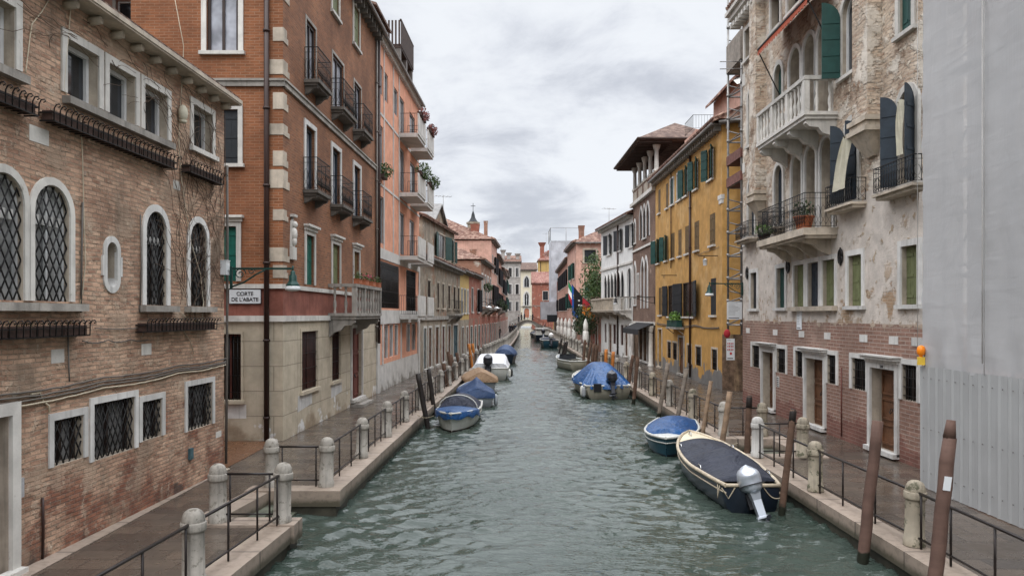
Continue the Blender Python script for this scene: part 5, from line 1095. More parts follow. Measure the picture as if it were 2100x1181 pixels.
b.build('ledger', 'steel_pole', sb, Matrix()); b = MB()
for z in (4.3, 6.3, 8.3, 10.3, 12.3): b.box(X + .36, 9.0, 3.2, 15.4, z - .12, z - .06)
b.build('deck', 'plank_grey', sb, Matrix()); b = MB(); b.box(9.12, 9.4, 3.0, 15.5, 2.4, 16.5); b.build('covered_wall', 'plaster_old', sb, Matrix())
o = empty('warning_lamp', T(X - .05, 15.38, 2.45) @ Matrix.Scale(.72, 4), 'orange warning lamp with yellow battery case on the hoarding corner', 'warning lamp'); b = MB(); b.box(-.1, .06, -.06, .06, 0, .22); b.build('battery_case', 'yellow_plastic', o, WM[o]); b = MB(); b.lathe([(.04, .221), (.05, .25), (.10, .30), (.115, .40), (.09, .50), (.03, .54)], (-.02, 0, 0), 14); b.build('lens', 'amber', o, WM[o])
# ---- ochre house
f = house((9.5, 51.2), (9.62, 35.4), 'ochre yellow house with dark green shutters and grey damp base'); YE = f; G = side_face(f, (9.62, 35.4), (11.6, 34.4))
kw = dict(surr=0, depth=.075, sash='sash_dark', pane='glass_dark', sash_w=.05)
for px, s in (((1452.5, 1463), 'open'), ((1423, 1431.5), 'open'), ((1402.5, 1410.5), 'open')): window(f, f.r(*px, 9.98, 11.5), **kw, shut=s, shut_m='shutter_green', ang=(2.75, 2.75))
for px in ((1389.5, 1398), (1375.5, 1382.5)): window(f, f.r(*px, 9.98, 11.5), surr=.09, surr_m='stone_white', depth=.07, shut='inner', shut_m='shutter_green')
for px in ((1365.8, 1370.8), (1350, 1354.6)): window(f, f.r(*px, 9.98, 11.5), **kw, shut='inner', shut_m='shutter_ochre')
for px in ((1455.5, 1467), (1424, 1434), (1405, 1414), (1391, 1398), (1376, 1383.6)): window(f, f.r(*px, 6.78, 8.28), **kw, shut='inner', shut_m='shutter_ochre')
for px in ((1363, 1369), (1346.5, 1353)): window(f, f.r(*px, 6.78, 8.28), **kw, shut='open', shut_m='shutter_green', ang=(2.7, 2.7))
window(f, f.r(1457.5, 1468.5, 3.43, 5.18), **kw, shut='inner', shut_m='shutter_black'); window(f, f.r(1351, 1357, 3.43, 5.18), **kw, shut='inner', shut_m='shutter_ochre')
for px in ((1400, 1424), (1370, 1382)): window(f, f.r(*px, 3.35, 5.2), **kw, shut='open', shut_m='shutter_black', ang=(3.0, 3.0))
for px in ((1460, 1471), (1427, 1438), (1409.5, 1417.6), (1380, 1388.5), (1369, 1376)): window(f, f.r(*px, .82, 1.8), surr=.1, surr_m='stone_warm', proud=.02, depth=.08, sash='sash_dark', pane='glass_dark', grille=('bars',), sill=False)
door(f, f.r(1393, 1403, .08, 2.15), mat='wood_door', surr=.14, surr_m='stone_dark', depth=.08); door(f, f.r(1351, 1358, .08, 2.5), mat='shutter_ochre', surr=.1, surr_m='stone_warm')
f.wall([(0, 2.9, 'plaster_ochre_low'), (2.9, 12.15, 'plaster_ochre')], 9, sides=(True, False))
G.wall([(0, 2.55, 'stone_damp'), (2.55, 12.15, 'plaster_ochre')], 9, back=False, sides=(False, True))
eave(f, 12.2, .42, 'stone_dark', dent=.45, gut_m='gutter', h=.25); eave(G, 12.2, .35, 'stone_dark', dent=.45, h=.25); roof(f, 12.33, 9, .48, 2.4, ends=.35)
b = MB(); b.box(f.L - .55, f.L + .05, -.06, .1, 8.75, 8.95); b.box(f.L - .45, f.L + .03, -.04, .1, 8.55, 8.749); f.part(b, 'quoin', 'stone_white')
pipe(f, f.u(1418), .1, 12, .06, 'pipe'); pipe(f, f.u(1381) - .3, 6.2, 12, .03, 'pipe'); wires(f, [(2.95, 2.9), (2.85, 2.86)], px=(1347, 1476), r=.018, sag=.12); wires(f, [(6.55, 6.6)], px=(1430, 1476), r=.012)
def wallbox(f, px, z, w, label):
    o = empty('window_box', f.M @ T(f.u(px), 0, z), label, 'window box'); m = MB(); m.box(-w / 2, w / 2, -.42, -.1, 0, .34); m.box(-w / 2 - .02, w / 2 + .02, -.44, -.08, .341, .38); m.build('planter_box', 'shutter_green', o, WM[o]); g = MB(); g.box(-w / 2 - .1, w / 2 + .1, -.46, -.002, -.12, -.002); g.bar((-w / 2, -.02, -.4), (-w / 2, -.4, -.12), .04); g.bar((w / 2, -.02, -.4), (w / 2, -.4, -.12), .04); g.build('shelf', 'stone_dark', o, WM[o]); s = MB(); leaves(s, (w * .1, -.28, .55), (w * .4, .3, .33), 220, .075, random.Random(8)); s.build('plant', 'leaf_bright', o, WM[o])
wallbox(f, 1392, 2.75, 2.6, 'dark green window box of bright ferns on the ochre wall')
for px, z, lab in ((1472, 7.1 - .9, 'small lantern on a short iron arm near the ochre corner'),):
    o = empty('wall_lantern', f.M @ T(f.u(px), 0, z), lab, 'lantern'); m = MB(); m.bar((0, 0, 0), (-.25, -.85, 0), .035); m.bar((-.16, -.6, 0), (-.16, -.6, -.2), .03); m.build('arm', 'iron', o, WM[o]); g = MB(); g.lathe([(.09, -.45), (.11, -.2), (.12, -.19), (.02, -.12)], (-.16, -.55, 0), 10); g.build('lamp_glass', 'lamp_glass', o, WM[o])
b = MB(); b.bar((0, 0, 0), (0, -.9, 0), .04); b.bar((0, -.75, 0), (0, -.75, -.18), .03); wallthing(f, f.u(1388), 5.72, b, 'iron_arm', 'iron', 'empty iron sign arm on the ochre wall over the dark shutters', 'bracket')
# scaffold tower between the ochre house and the palace
o = empty('scaffold_tower', T(10.2, 33.2, 0), 'rusty steel scaffold tower rising between the ochre house and the palace', 'scaffolding'); xs, ys = (9.50, 11.2), (32.0, 34.0)
for x in xs:
    for y in ys:
        b = MB(); b.cyl((x, y, .0 if x > 10 else 2.6), (x, y, 17.5), .05, None, 8); k = 3.0
        while k < 17: b.cyl((x, y, k), (x, y, k + .12), .07, None, 8); k += 1.0
        b.build('standard', 'steel_pole', o, Matrix())
b = MB()
for i in range(15):
    z = 3.0 + i
    for y in ys: b.cyl((xs[0], y, z), (xs[1], y, z), .036, None, 6); b.cyl((xs[0], y, z), (xs[1], y, z + (.55 if i % 2 else .9)), .033, None, 6); b.cyl((xs[0], y, z + .5), (xs[1], y, z + .08), .025, None, 6)
    for x in xs: b.cyl((x, ys[0], z), (x, ys[1], z), .024, None, 6)
b.build('brace', 'steel_pole', o, Matrix())
for z, m in ((9.0, 'scaffold_board'), (9.95, 'scaffold_board'), (14.0, 'plank_grey')):
    b = MB(); b.box(xs[0] - .05, xs[1], ys[0] - .1, ys[1], z, z + .06); b.box(xs[0] - .08, xs[0] - .04, ys[0] - .1, ys[1], z, z + (.4 if z < 12 else 1.2)); b.box(xs[0] - .04, xs[1], ys[0] - .14, ys[0] - .1, z, z + (.35 if z < 12 else 1.2)); b.build('deck', m, o, Matrix())
b = MB()
for z, dz in ((13.6, 0), (13.9, 0)): b.cyl((xs[0] - .9, ys[0], z), (xs[0] + .1, ys[0] - .2, z - .05), .02, None, 6)
b.build('loose_tube', 'steel_pole', o, Matrix())
def sideat(px, py0, py1, D):
    p, q = gd(px, py1, D), gd(px, py0, D); return p, q.z - p.z
p, h = sideat(1506, 620, 655, 31.9); notice(TR(p.x, p.y, p.z), .62, .72, 'large white building site notice fixed to the scaffold tower', 10); p, h = sideat(1498, 697, 738, 31.9); notice(TR(p.x, p.y, p.z), .34, .88, 'tall white poster with red pictograms on the site fence', 3, True)
b = MB(); b.ball((0, 0, 0), .14, 8, 6, 0, (1, .6, 1.3)); p = gd(1491, 684, 31.95); b.build('fire_bell', 'flag_red', None, T(*p), label='small red bell above the pictogram poster', category='bell')
# pink attic behind the ochre roof
f = house((11.2, 38.0), (13.5, 38.0), 'pink gabled attic behind the ochre roof', 'attic_house'); window(f, (.9, 1.5, 13.6, 14.7), surr=0, sash='shutter_green', pane='shutter_green', sill=False); f.wall([(11, 15.2, 'plaster_pink')], 5, sides=(True, True), gable=(0, 2.4, 1.0))
q = MB()
for x0, z0, x1, z1 in ((-.45, 15.0, 1.2, 16.35), (1.2, 16.35, 2.8, 15.0)): q.add([(x0, -.3, z0), (x1, -.3, z1), (x1, 5, z1), (x0, 5, z0), (x0, -.3, z0 - .14), (x1, -.3, z1 - .14), (x1, 5, z1 - .14), (x0, 5, z0 - .14)], [(0, 1, 2, 3), (4, 7, 6, 5), (0, 4, 5, 1), (3, 2, 6, 7), (0, 3, 7, 4), (1, 5, 6, 2)])
f.part(q, 'roof', 'roof_tile'); q = MB(); q.add([(-.4, -.05, 15.0), (-.4, -.9, 14.5), (1.2, -.9, 14.9), (1.2, -.05, 15.4)], [(0, 1, 2, 3)]); f.part(q, 'awning', 'stone_white')
f = house((10.6, 44.5), (14, 44.5), 'low pink roof terrace with iron railing behind the ochre eave', 'terrace_house'); f.wall([(11, 14.1, 'plaster_pink')], 3); q = MB(); iron_rail(q, [(-.2, 2, 14.1), (-.2, -.1, 14.1), (3.4, -.1, 14.1)], .8, .16); f.part(q, 'railing', 'iron')
# ---- brown gothic house with open loggia
f = house((9.38, 60), (9.5, 51.25), 'brown brick gothic house with columned open loggia under a wide roof'); BN = f
u0, u1 = sorted((f.u(1312), f.u(1333)))
for i in range(3): a = u0 + (u1 - u0) * i / 3; window(f, (a + .12, a + (u1 - u0) / 3 - .12, 8.9, 11.2), 'ogive', surr=.16, surr_m='stone_white', shut='closed', shut_m='shutter_black', sill=i == 1)
for i in range(2): a = f.r(1315, 1329, 0, 0); w = (a[1] - a[0]) / 2; window(f, (a[0] + w * i + .1, a[0] + w * (i + 1) - .1, 3.9, 7.4), 'ogive', surr=.2, surr_m='stone_white', pane='glass_pale', sill=False)
window(f, f.r(1301, 1304.5, 4.2, 7.3), 'ogive', surr=.2, surr_m='stone_white'); window(f, f.r(1308, 1310.5, 5.0, 6.4), surr=.15, surr_m='stone_white'); window(f, f.r(1301, 1304, 8.9, 10.6), 'ogive', surr=.15, surr_m='stone_white')
for px in ((1312, 1318.5), (1321, 1327), (1329, 1335)): door(f, f.r(*px, .1, 2.55), mat='wood_door', surr=.12, leaves=2, handle=False)
f.wall([(0, 2.9, 'stone_damp'), (2.9, 11.75, 'brick_brown')], 8); b = MB(); b.box(-.05, f.L + .05, -.25, .02, 11.7, 11.95); b.box(0, f.L, -.1, .02, 8.2, 8.35); b.box(-.02, f.L, -.08, .02, 2.75, 2.95); f.part(b, 'string_course', 'stone')
for u in (.9, f.L - .5): q = MB(); q.lathe([(.22, 0), (.16, .15), (.15, 2.3), (.22, 2.5), (.24, 2.7)], (u, -.2, .02), 10); f.part(q, 'column', 'stone')
lg = MB(); lg.box(0, f.L, .0, .25, 11.951, 12.9); lg.box(f.L - .25, f.L, .251, 6, 11.951, 12.9); lo = f.part(lg, 'loggia_parapet', 'brick_brown'); q = MB(); q.box(-.03, f.L + .03, -.04, .29, 12.901, 13.0)
for i in range(4): a = .35 + i * f.L / 4; q.box(a, a + f.L / 4 - .7, -.03, .002, 12.1, 12.75)
f.part(q, 'loggia_rail', 'stone_warm', lo)
for i in range(5):
    q = MB(); u = .2 + (f.L - .4) * i / 4; q.lathe([(.24, 0), (.2, .1), (.15, .2), (.13, 1.35), (.19, 1.45), (.26, 1.7), (.26, 1.78)], (u, .12, 13.0), 10); f.part(q, 'column', 'stone', lo)
for i in range(2): q = MB(); q.lathe([(.24, 0), (.2, .1), (.15, .2), (.13, 1.35), (.19, 1.45), (.26, 1.7), (.26, 1.78)], (f.L - .2, 2.4 + 2.3 * i, 13.0), 10); f.part(q, 'column', 'stone', lo)
q = MB(); q.box(.2, f.L - .3, 4.2, 4.4, 11.95, 14.8); f.part(q, 'loggia_back', 'plaster_brown', lo); q = MB(); q.box(-.1, f.L + .1, -.1, .35, 14.781, 14.97); q.box(f.L - .35, f.L + .1, .351, 6, 14.781, 14.97); f.part(q, 'loggia_beam', 'wood_altana', lo)
q = MB(); a, b_, y0, y1, z = -1.0, f.L + .75, -1.25, 4.6, 15.0; q.add([(a, y0, z), (b_, y0, z), (b_, y1, z), (a, y1, z), (a + 3.0, 1.8, z + 1.7), (b_ - 3.0, 1.8, z + 1.7), (a, y0, z - .14), (b_, y0, z - .14), (b_, y1, z - .14), (a, y1, z - .14)], [(0, 1, 5, 4), (1, 2, 5), (2, 3, 4, 5), (3, 0, 4), (6, 9, 8, 7), (0, 6, 7, 1), (1, 7, 8, 2), (2, 8, 9, 3), (3, 9, 6, 0)]); rf = f.part(q, 'roof', 'roof_tile_brown'); q = MB()
for i in range(22): x = a + (b_ - a) * (i + .5) / 22; q.box(x - .06, x + .06, y0 + .1, 1.0, z - .28, z - .141)
q.tube([(a, y0 - .04, z - .05), (b_, y0 - .04, z - .05), (b_ + .04, y1, z - .05)], .09, 6); f.part(q, 'rafter', 'wood_altana', rf)
b = MB(); b.add([(f.u(1308), -.02, 2.9), (f.u(1343), -.02, 2.9), (f.u(1343), -1.1, 2.45), (f.u(1308), -1.1, 2.45), (f.u(1308), -1.12, 2.1), (f.u(1343), -1.12, 2.1)], [(0, 1, 2, 3), (3, 2, 5, 4)]); aw = b.build('awning', 'flag_black', None, f.M, label='black canvas awning over the brown gothic doorway', category='awning'); b = MB(); b.bar((f.u(1308), -.02, 2.2), (f.u(1308), -1.1, 2.45), .04); b.bar((f.u(1343), -.02, 2.2), (f.u(1343), -1.1, 2.45), .04); b.build('frame', 'iron', aw, f.M)
lamp(f.M @ T(f.L - .1, -.02, 4.6), 2.6, 'long thin iron bracket lamp where the brown house meets the ochre one', mat='iron')
# ---- white house
f = house((8.3, 72), (9.36, 60.05), 'white house with black shutters, arched loggia windows and long stone balcony'); WH = f
for px in ((1246, 1252.5), (1267.5, 1274.5), (1291.5, 1299)): window(f, f.r(*px, 8.75, 10.5), surr=.08, surr_m='stone_white', shut='open', shut_m='shutter_black', ang=(2.85, 2.85), pane='glass_dark')
u0, u1 = sorted((f.u(1239.5), f.u(1281)))
for i in range(6): a = u0 + (u1 - u0) * i / 6; window(f, (a + .1, a + (u1 - u0) / 6 - .1, 3.95, 7.0), 'ogive', surr=.12, surr_m='stone_white', depth=.07, pane='glass_dark', sash='shutter_black', sill=False)
window(f, f.r(1288, 1294.5, 3.95, 7.1), 'round', surr=.15, surr_m='stone_white', shut='closed', shut_m='shutter_black', sill=False)
for px in ((1241, 1244.5), (1258.5, 1264), (1274, 1279.5), (1291.5, 1296)): window(f, f.r(*px, .95, 2.6), surr=.12, surr_m='stone_white', depth=.05, pane='glass_dark', sash='shutter_brown', sill=False)
for px in ((1249.5, 1255), (1282.5, 1288)): door(f, f.r(*px, .08, 2.6), mat='wood_door', surr=.14, depth=.07)
f.wall([(0, 3.1, 'plaster_white'), (3.1, 11.15, 'plaster_white')], 9); b = MB(); b.box(0, f.L, -.1, .02, 7.45, 7.62); f.part(b, 'string_course', 'stone'); eave(f, 11.2, .45, 'stone', dent=.6); roof(f, 11.3, 9, .5, 2.2); pipe(f, f.u(1268.5), .1, 11, .07, 'pipe')
stone_balcony(f, .1, f.L - 2.6, 3.85, 1.0, 1.0, 'stone_warm', 3, 9, .2, 4, True); b = MB(); stone_balcony(f, f.L - 2.4, f.L - .2, 3.85, 1.0, 1.0, 'stone', 2, 5, .2, 2, True)
# ---- ivy clad restaurant, flags
f = rowhouse((7.3, 84), (8.28, 72.05), 4.6, 'plaster_brown', 'low restaurant smothered in wisteria beside the white house', [], None, 0, 3, doors=3, depth=5, rise=1.2); RS = f
def bush(M, blobs, label, cat, leafm, n, size, seed):
    o = empty('climbing_plant', M, label, cat); s = MB(); r2 = random.Random(seed)
    for c, rad in blobs: leaves(s, c, rad, n, size, r2)
    s.build('foliage', leafm, o, M); t = MB()
    for c, rad in blobs[:5]: t.tube([(c[0], .1, -1.5), (c[0] + .2, -.1, c[2] - .3), (c[0] - .1, c[1], c[2])], [.06, .04, .015], 5)
    t.build('stem', 'twig', o, M)
bush(f.M @ T(0, 0, 4.0), [((7.5 + i * .8 + random.uniform(-.3, .3), -.3 + random.uniform(-.3, .3), 1.6 + 1.3 * (i % 3) + random.uniform(-.3, .3)), (1.3, 1.1, 1.0)) for i in range(6)] + [((9 + i * .6, 0, 3.1 - .5 * i), (.9, .7, .6)) for i in range(4)], 'mass of pale green wisteria climbing over the restaurant roof', 'climbing plant', 'leaf', 260, .13, 4)
bush(f.M @ T(0, 0, 1.9), [((6.0 + i * .75, -.9 + random.uniform(-.2, .2), .3 + (i % 3) * .75), (1.1, 1.0, .85)) for i in range(9)], 'dark green ivy bush hanging over the restaurant entrance', 'climbing plant', 'leaf_dark', 240, .12, 6)
def flag(M, pole, strips, label, w, h, seed, sag=.5, marks=None):
    """pole along local (dx, dy, dz) from the wall; cloth hangs from its outer part. strips: colours along the fly"""
    o = empty('flag', M, label, 'flag', None); p = Vector(pole); m = MB(); m.cyl((0, 0, 0), p, .025, None, 6); m.build('flag_pole', 'rail_paint', o, M)
    d = p.normalized(); r2 = random.Random(seed); ns = len(strips); nn, mm = 6, 12
    for k, c in enumerate(strips):
        b = MB(); vs = []
        for j in range(mm + 1):
            for i in range(nn + 1):
                s = (k + i / nn) / ns; t = j / mm
                base = p - d * (w * t); drop = h * s; vs.append(base + Vector((.09 * math.sin(s * 7 + t * 5 + seed) * s, .06 * math.sin(t * 8 + seed) * s, -drop * (1 - .1 * t) - .06 * math.sin(t * 6) * s)))
        b.add(vs, [(j * (nn + 1) + i, j * (nn + 1) + i + 1, (j + 1) * (nn + 1) + i + 1, (j + 1) * (nn + 1) + i) for j in range(mm) for i in range(nn)], 0, True); cl = b.build('cloth', c, o, M)
    if marks:
        b = MB(); 
        for (s, t, q) in marks: c = p - d * (w * t) + Vector((.1, -.0, -h * s)); b.ball(c, q, 6, 4, 0, (.5, 1, 1)); b.ball(c - Vector((.2, 0, 0)), q, 6, 4, 0, (.5, 1, 1))
        b.build('emblem', marks and ('flag_yellow' if 'blue' in label or 'orange' in label else 'flag_white'), o, M)
flag(f.M @ T(2.0, 0, 4.4), (-.2, -1.5, 2.6), ['flag_green', 'flag_white', 'flag_red'], 'green, white and red flag on a slanting pole', 1.9, 1.9, 1); flag(f.M @ T(5.0, 0, 4.1), (-.2, -1.6, 2.5), ['flag_blue'], 'blue flag with yellow stars hanging from its pole', 1.5, 2.9, 2, marks=[(.3 + .15 * math.cos(a), .5 + .2 * math.sin(a), .10) for a in [k * .52 for k in range(12)]])
flag(f.M @ T(8.2, 0, 3.9), (-.2, -1.9, 2.3), ['flag_black'], 'black flag with white lettering on a slanting pole', 2.6, 2.3, 3, marks=[(.35 + .1 * i, .3 + .12 * j, .11) for i in range(3) for j in range(3) if (i + j) % 2 == 0]); flag(f.M @ T(11.0, 0, 3.7), (-.2, -1.5, 1.4), ['flag_red', 'flag_orange'], 'orange and red flag drooping beside the stone balcony', 1.5, 1.5, 5, marks=[(.4, .5, .14)])
# ---- pink house and those behind it
f = rowhouse((6.95, 97), (7.0, 85.02), 11.3, 'plaster_pink', 'pink house with one square and one arched window facing up the canal', [(7.5, 9.2, None), (4.2, 6.0, None)], None, 0, 3, 'open', 'shutter_green', doors=3, depth=9, rise=2.4, hip=4, sides=(True, False))
G = side_face(f, (7.02, 85.0), (12, 85.0)); window(G, (.95, 2.2, 9.15, 10.55), surr=.2, surr_m='stone_warm', shut='inner', shut_m='shutter_black'); window(G, (.95, 2.2, 4.3, 6.8), 'round', surr=.2, surr_m='stone_warm', shut='closed', shut_m='shutter_green'); G.wall([(0, 11.3, 'plaster_pink')], .04, back=False, sides=(False, False)); eave(G, 11.32, .4, 'stone_warm', dent=.6, h=.15); chimney(f, 8, 1.0, 11.4, 13.6, .6, 'plaster_brown', None, False)
rowhouse((7.6, 128), (7.1, 97.1), 10.4, 'plaster_pinkold', 'faded pink house with dark shutters and an awning behind the flags', [(7.2, 9.2, None), (4.0, 5.8, None)], 'plaster_brown', 3.0, 7, 'open', 'shutter_black', doors=6, depth=8, rise=2)
tw = empty('sheeted_tower', T(6.7, 132, 0), 'tall house wrapped in pale grey scaffold sheeting with a railed top', 'scaffolding'); b = MB(); n = 26; vs = []
rng = random.Random(9)
for j in range(n + 1):
    for i in range(15): vs.append((6.6 + 5.2 * i / 14, 131 + .10 * rng.uniform(-1, 1), 3.6 + 12.3 * j / n))
b.add(vs, [(j * 15 + i, j * 15 + i + 1, (j + 1) * 15 + i + 1, (j + 1) * 15 + i) for j in range(n) for i in range(14)], 0, True); b.quad((6.6, 131, 3.6), (6.6, 138, 3.6), (6.6, 138, 15.9), (6.6, 131, 15.9)); b.quad((6.6, 131, 15.9), (11.8, 131, 15.9), (11.8, 138, 15.9), (6.6, 138, 15.9)); b.quad((11.8, 131, 3.6), (11.8, 138, 3.6), (11.8, 138, 15.9), (11.8, 131, 15.9)); b.build('sheeting', 'tower_sheet', tw, Matrix())
b = MB(); iron_rail(b, [(6.5, 138, 15.9), (6.5, 130.9, 15.9), (11.8, 130.9, 15.9)], 2.2, 2.2, .05, .08); b.build('railing', 'steel_pole', tw, Matrix()); b = MB(); b.box(4.9, 9.8, 130.2, 134, 2.6, 5.6); b.build('site_box', 'tower_sheet', tw, Matrix()); b = MB(); b.box(5.9, 10, 129.9, 130.19, 2.2, 3.4); b.build('dark_fascia', 'shutter_black', tw, Matrix())
f = house((7.6, 140.1), (7.6, 128.1), 'brown ground floor under the sheeted scaffold'); door(f, (2, 3.2, .05, 2.4), mat='shutter_brown', depth=.2); door(f, (6, 7.5, .05, 2.4), mat='shutter_green', depth=.2); f.wall([(0, 9, 'plaster_brown')], 5)
f = house((4.75, 178), (9.5, 178), 'orange red house with a tiled lean-to roof right behind the bridge'); window(f, (2.35, 3.55, 6.8, 8.8), surr=.1, pane='glass_dark', shut='inner', shut_m='shutter_black'); f.wall([(0, 10.6, 'plaster_red')], 8); roof(f, 10.65, 6, .3, 2.9, 'roof_tile_pink', ridge=4.5); b = MB(); b.box(0, f.L, -.1, .02, 5.4, 5.55); f.part(b, 'string_course', 'stone_dark')
f = house((6.3, 184), (11, 184), 'yellow house with a red hipped roof and flared chimney'); f.wall([(0, 16.2, 'plaster_yellow')], 6); rf = roof(f, 16.3, 6, .5, 2.4, 'roof_tile_pink', hip=2); chimney(f, .9, 1.0, 16.6, 20.6, 1.0, 'plaster_red', rf); pipe(f, .5, 10, 16, .08, 'pipe'); b = MB(); b.box(2.2, 3.8, 1, 2.5, 17, 18.8); f.part(b, 'dormer', 'plaster_brown', rf)
# ================================================================ bridge at the end
def bridge():
    o = empty('footbridge', T(3.5, 170, 0), 'low arched stone footbridge across the far end of the canal', 'bridge')
    x0, x1, D0, D1 = -.6, 8.6, 168.6, 172
    top = lambda x: .55 + 1.75 * math.exp(-((x - 3.4) / 2.9) ** 2)
    a0, a1, ah = 1.5, 5.5, 1.55
    xs = [x0 + (x1 - x0) * i / 46 for i in range(47)]
    def under(x):
        if x <= a0 or x >= a1: return -1.5
        k = (x - (a0 + a1) / 2) / ((a1 - a0) / 2); return WATER + .05 + (ah + .35) * math.sqrt(max(0, 1 - k * k))
    xs = sorted(set(xs) | {a0, a1, a0 + 1e-3, a1 - 1e-3}); b = MB(); vs = []
    for x in xs:
        for y in (D0, D1): vs += [(x, y, top(x)), (x, y, under(x))]
    fs = []
    for i in range(len(xs) - 1):
        p, q = i * 4, i * 4 + 4; fs += [(p, q, q + 1, p + 1), (p + 2, p + 3, q + 3, q + 2), (p, p + 2, q + 2, q), (p + 1, q + 1, q + 3, p + 3)]
    b.add(vs, fs); b.build('span', 'stone_soot', o, Matrix())
    b = MB(); ou, inn = [], []
    for i in range(25):
        a = math.pi * (1 - i / 24); c = (a0 + a1) / 2; w = (a1 - a0) / 2; ou.append((c + (w + .3) * math.cos(a), WATER + .05 + (ah + .65) * math.sin(a))); inn.append((c + w * math.cos(a), WATER + .05 + (ah + .35) * math.sin(a)))
    b.ring(ou, inn, D0 - .06, D0 + .1); b.build('arch_ring', 'stone_dark', o, Matrix())
    for y in (D0 + .15, D1 - .15):
        b = MB(); pts = [(x0 + (x1 - x0) * i / 16, y, top(x0 + (x1 - x0) * i / 16)) for i in range(17)]; iron_rail(b, pts, 1.0, .3, .025, .06); b.build('railing', 'iron', o, Matrix())
    return top
btop = bridge()
# ================================================================ bollards and rails
def make_bollard(mat, name='bollard'):
    o = empty(name, Matrix(), '', 'bollard'); b = MB()
    b.lathe([(.155, 0), (.155, .12), (.14, .125), (.135, .68), (.137, .69), (.157, .70), (.160, .72), (.160, .80), (.152, .812)], (0, 0, 0), 20); b.build('shaft', mat, o, Matrix())
    b = MB(); b.lathe([(.142, .813), (.142, .845), (.130, .895), (.104, .94), (.06, .968), (.01, .978)], (0, 0, 0), 20); b.build('cap', mat, o, Matrix()); return o
BOL = {k: make_bollard(k) for k in ('bollard_stone', 'bollard_mossy', 'bollard_pale')}; used = set()
def bollard(x, y, label, mat='bollard_stone', group='stone bollards along the quays', s=1.0):
    M = T(x, y, .03) @ Matrix.Rotation(R(random.uniform(-1.6, 1.6)), 4, 'X') @ Matrix.Rotation(R(random.uniform(-1.6, 1.6)), 4, 'Y') @ Matrix.Rotation(random.uniform(0, 6), 4, 'Z') @ Matrix.Diagonal((s, s, s * random.uniform(.98, 1.02), 1))
    if mat in used: o = copy_tree(BOL[mat], M, label)
    else:
        o = BOL[mat]; used.add(mat); o.matrix_basis = M; WM[o] = M; o['label'] = label
    o['group'] = group; return o
def rail(p, q, label, n=2, group='iron railings between the bollards', base=.03, ends=True, h=.80):
    o = empty('railing', T(p[0], p[1], base), label, 'railing', group); p, q = Vector((*p, base)), Vector((*q, base)); d = (q - p).normalized(); up = Vector((0, 0, 1))
    m = MB(); m.cyl(p + up * h + d * .1, q + up * h - d * .1, .022, None, 6); m.cyl(p + up * .14 + d * .1, q + up * .14 - d * .1, .017, None, 6); m.build('rail', 'rail_paint', o, Matrix())
    L = (q - p).length; ks = [(.2 / L), 1 - .2 / L] if ends else []
    for k in ks + [(i + 1) / (n + 1) for i in range(n)]: c = p.lerp(q, k); m = MB(); m.cyl(c + up * .0, c + up * h, .017, None, 6); m.build('upright', 'rail_paint', o, Matrix())
    return o
Y0 = 9.76
lb = [((-4.02, 9.76), 'pale stone bollard standing in the iron rail nearest the photo bottom edge'), ((-4.84, 12.73), 'pale stone bollard at the inner corner of the near landing'), ((-3.79, 12.73), 'mottled stone bollard at the outer corner of the near landing'), ((-4.76, 15.35), 'smooth pale bollard on the inner far side of the landing'), ((-3.69, 15.35), 'smooth pale bollard on the outer far corner of the landing')]
for (x, y), l in lb: bollard(x, y, l)
ys = [18.55, 21.7, 24.8, 27.9, 31.0, 34.2, 37.4, 40.6, 43.8, 47.0, 50.2, 53.6, 57]; prev = (-3.69, 15.35); off = -.42
labs = ['first bollard past the landing, on the straight rail', 'second bollard past the landing, before the dark mooring posts', 'third bollard past the landing, behind the dark mooring posts', 'bollard level with the nearest blue covered boat']
rail((-4.25, 6.2), (-4.02, 9.76), 'black iron rail running out of the photo bottom edge', 2); rail((-4.02, 9.76), (-3.79, 12.73), 'black iron rail on the kerb up to the near landing', 2); rail((-4.84, 12.73), (-3.79, 12.73), 'short rusty rail across the near side of the landing', 0); rail((-4.76, 15.35), (-3.69, 15.35), 'short rusty rail across the far side of the landing', 0)
for i, y in enumerate(ys):
    x = Lx(y) - .35; bollard(x, y, labs[i] if i < 4 else 'small stone bollard in the row beyond the brown boat posts', group='stone bollards along the quays' if i < 4 else 'far bollards along the peach and beige houses')
    rail(prev, (x, y), ['straight iron rail just past the landing', 'iron rail in front of the brick corner house door', 'iron rail beside the first dark mooring post', 'iron rail beside the second dark mooring post'][i] if i < 4 else 'iron rail in the row beyond the brown boat posts', 3 if i else 2, group='iron railings between the bollards' if i < 4 else 'far railings along the peach and beige houses'); prev = (x, y)
y = 60.0
while y < 160:
    x = Lx(y) - .38; bollard(x, y, 'small stone bollard in the close row round the bend of the canal', group='bollards round the canal bend', s=1.12)
    o = rail(prev, (x, y), 'short iron rail in the close row round the bend of the canal', 1, group='railings round the canal bend', ends=False); prev = (x, y); y += 2.3 if y < 100 else 4.2
rb = [((5.98, 11.5), 'weathered mossy bollard beside the square topped mooring post', 'bollard_mossy'), ((5.9, 15.03), 'pitted dark bollard in front of the third palace door', 'bollard_mossy'), ((5.9, 18.6), 'clean white bollard at the landing corner by the black tipped posts', 'bollard_pale'), ((6.97, 18.6), 'yellowed bollard at the inner near side of the stepped landing', 'bollard_mossy'), ((5.93, 21.7), 'worn bollard at the outer far side of the stepped landing', 'bollard_stone'), ((7.03, 21.7), 'squat worn bollard at the inner far side of the stepped landing', 'bollard_mossy')]
for (x, y), l, m in rb: bollard(x, y, l, m)
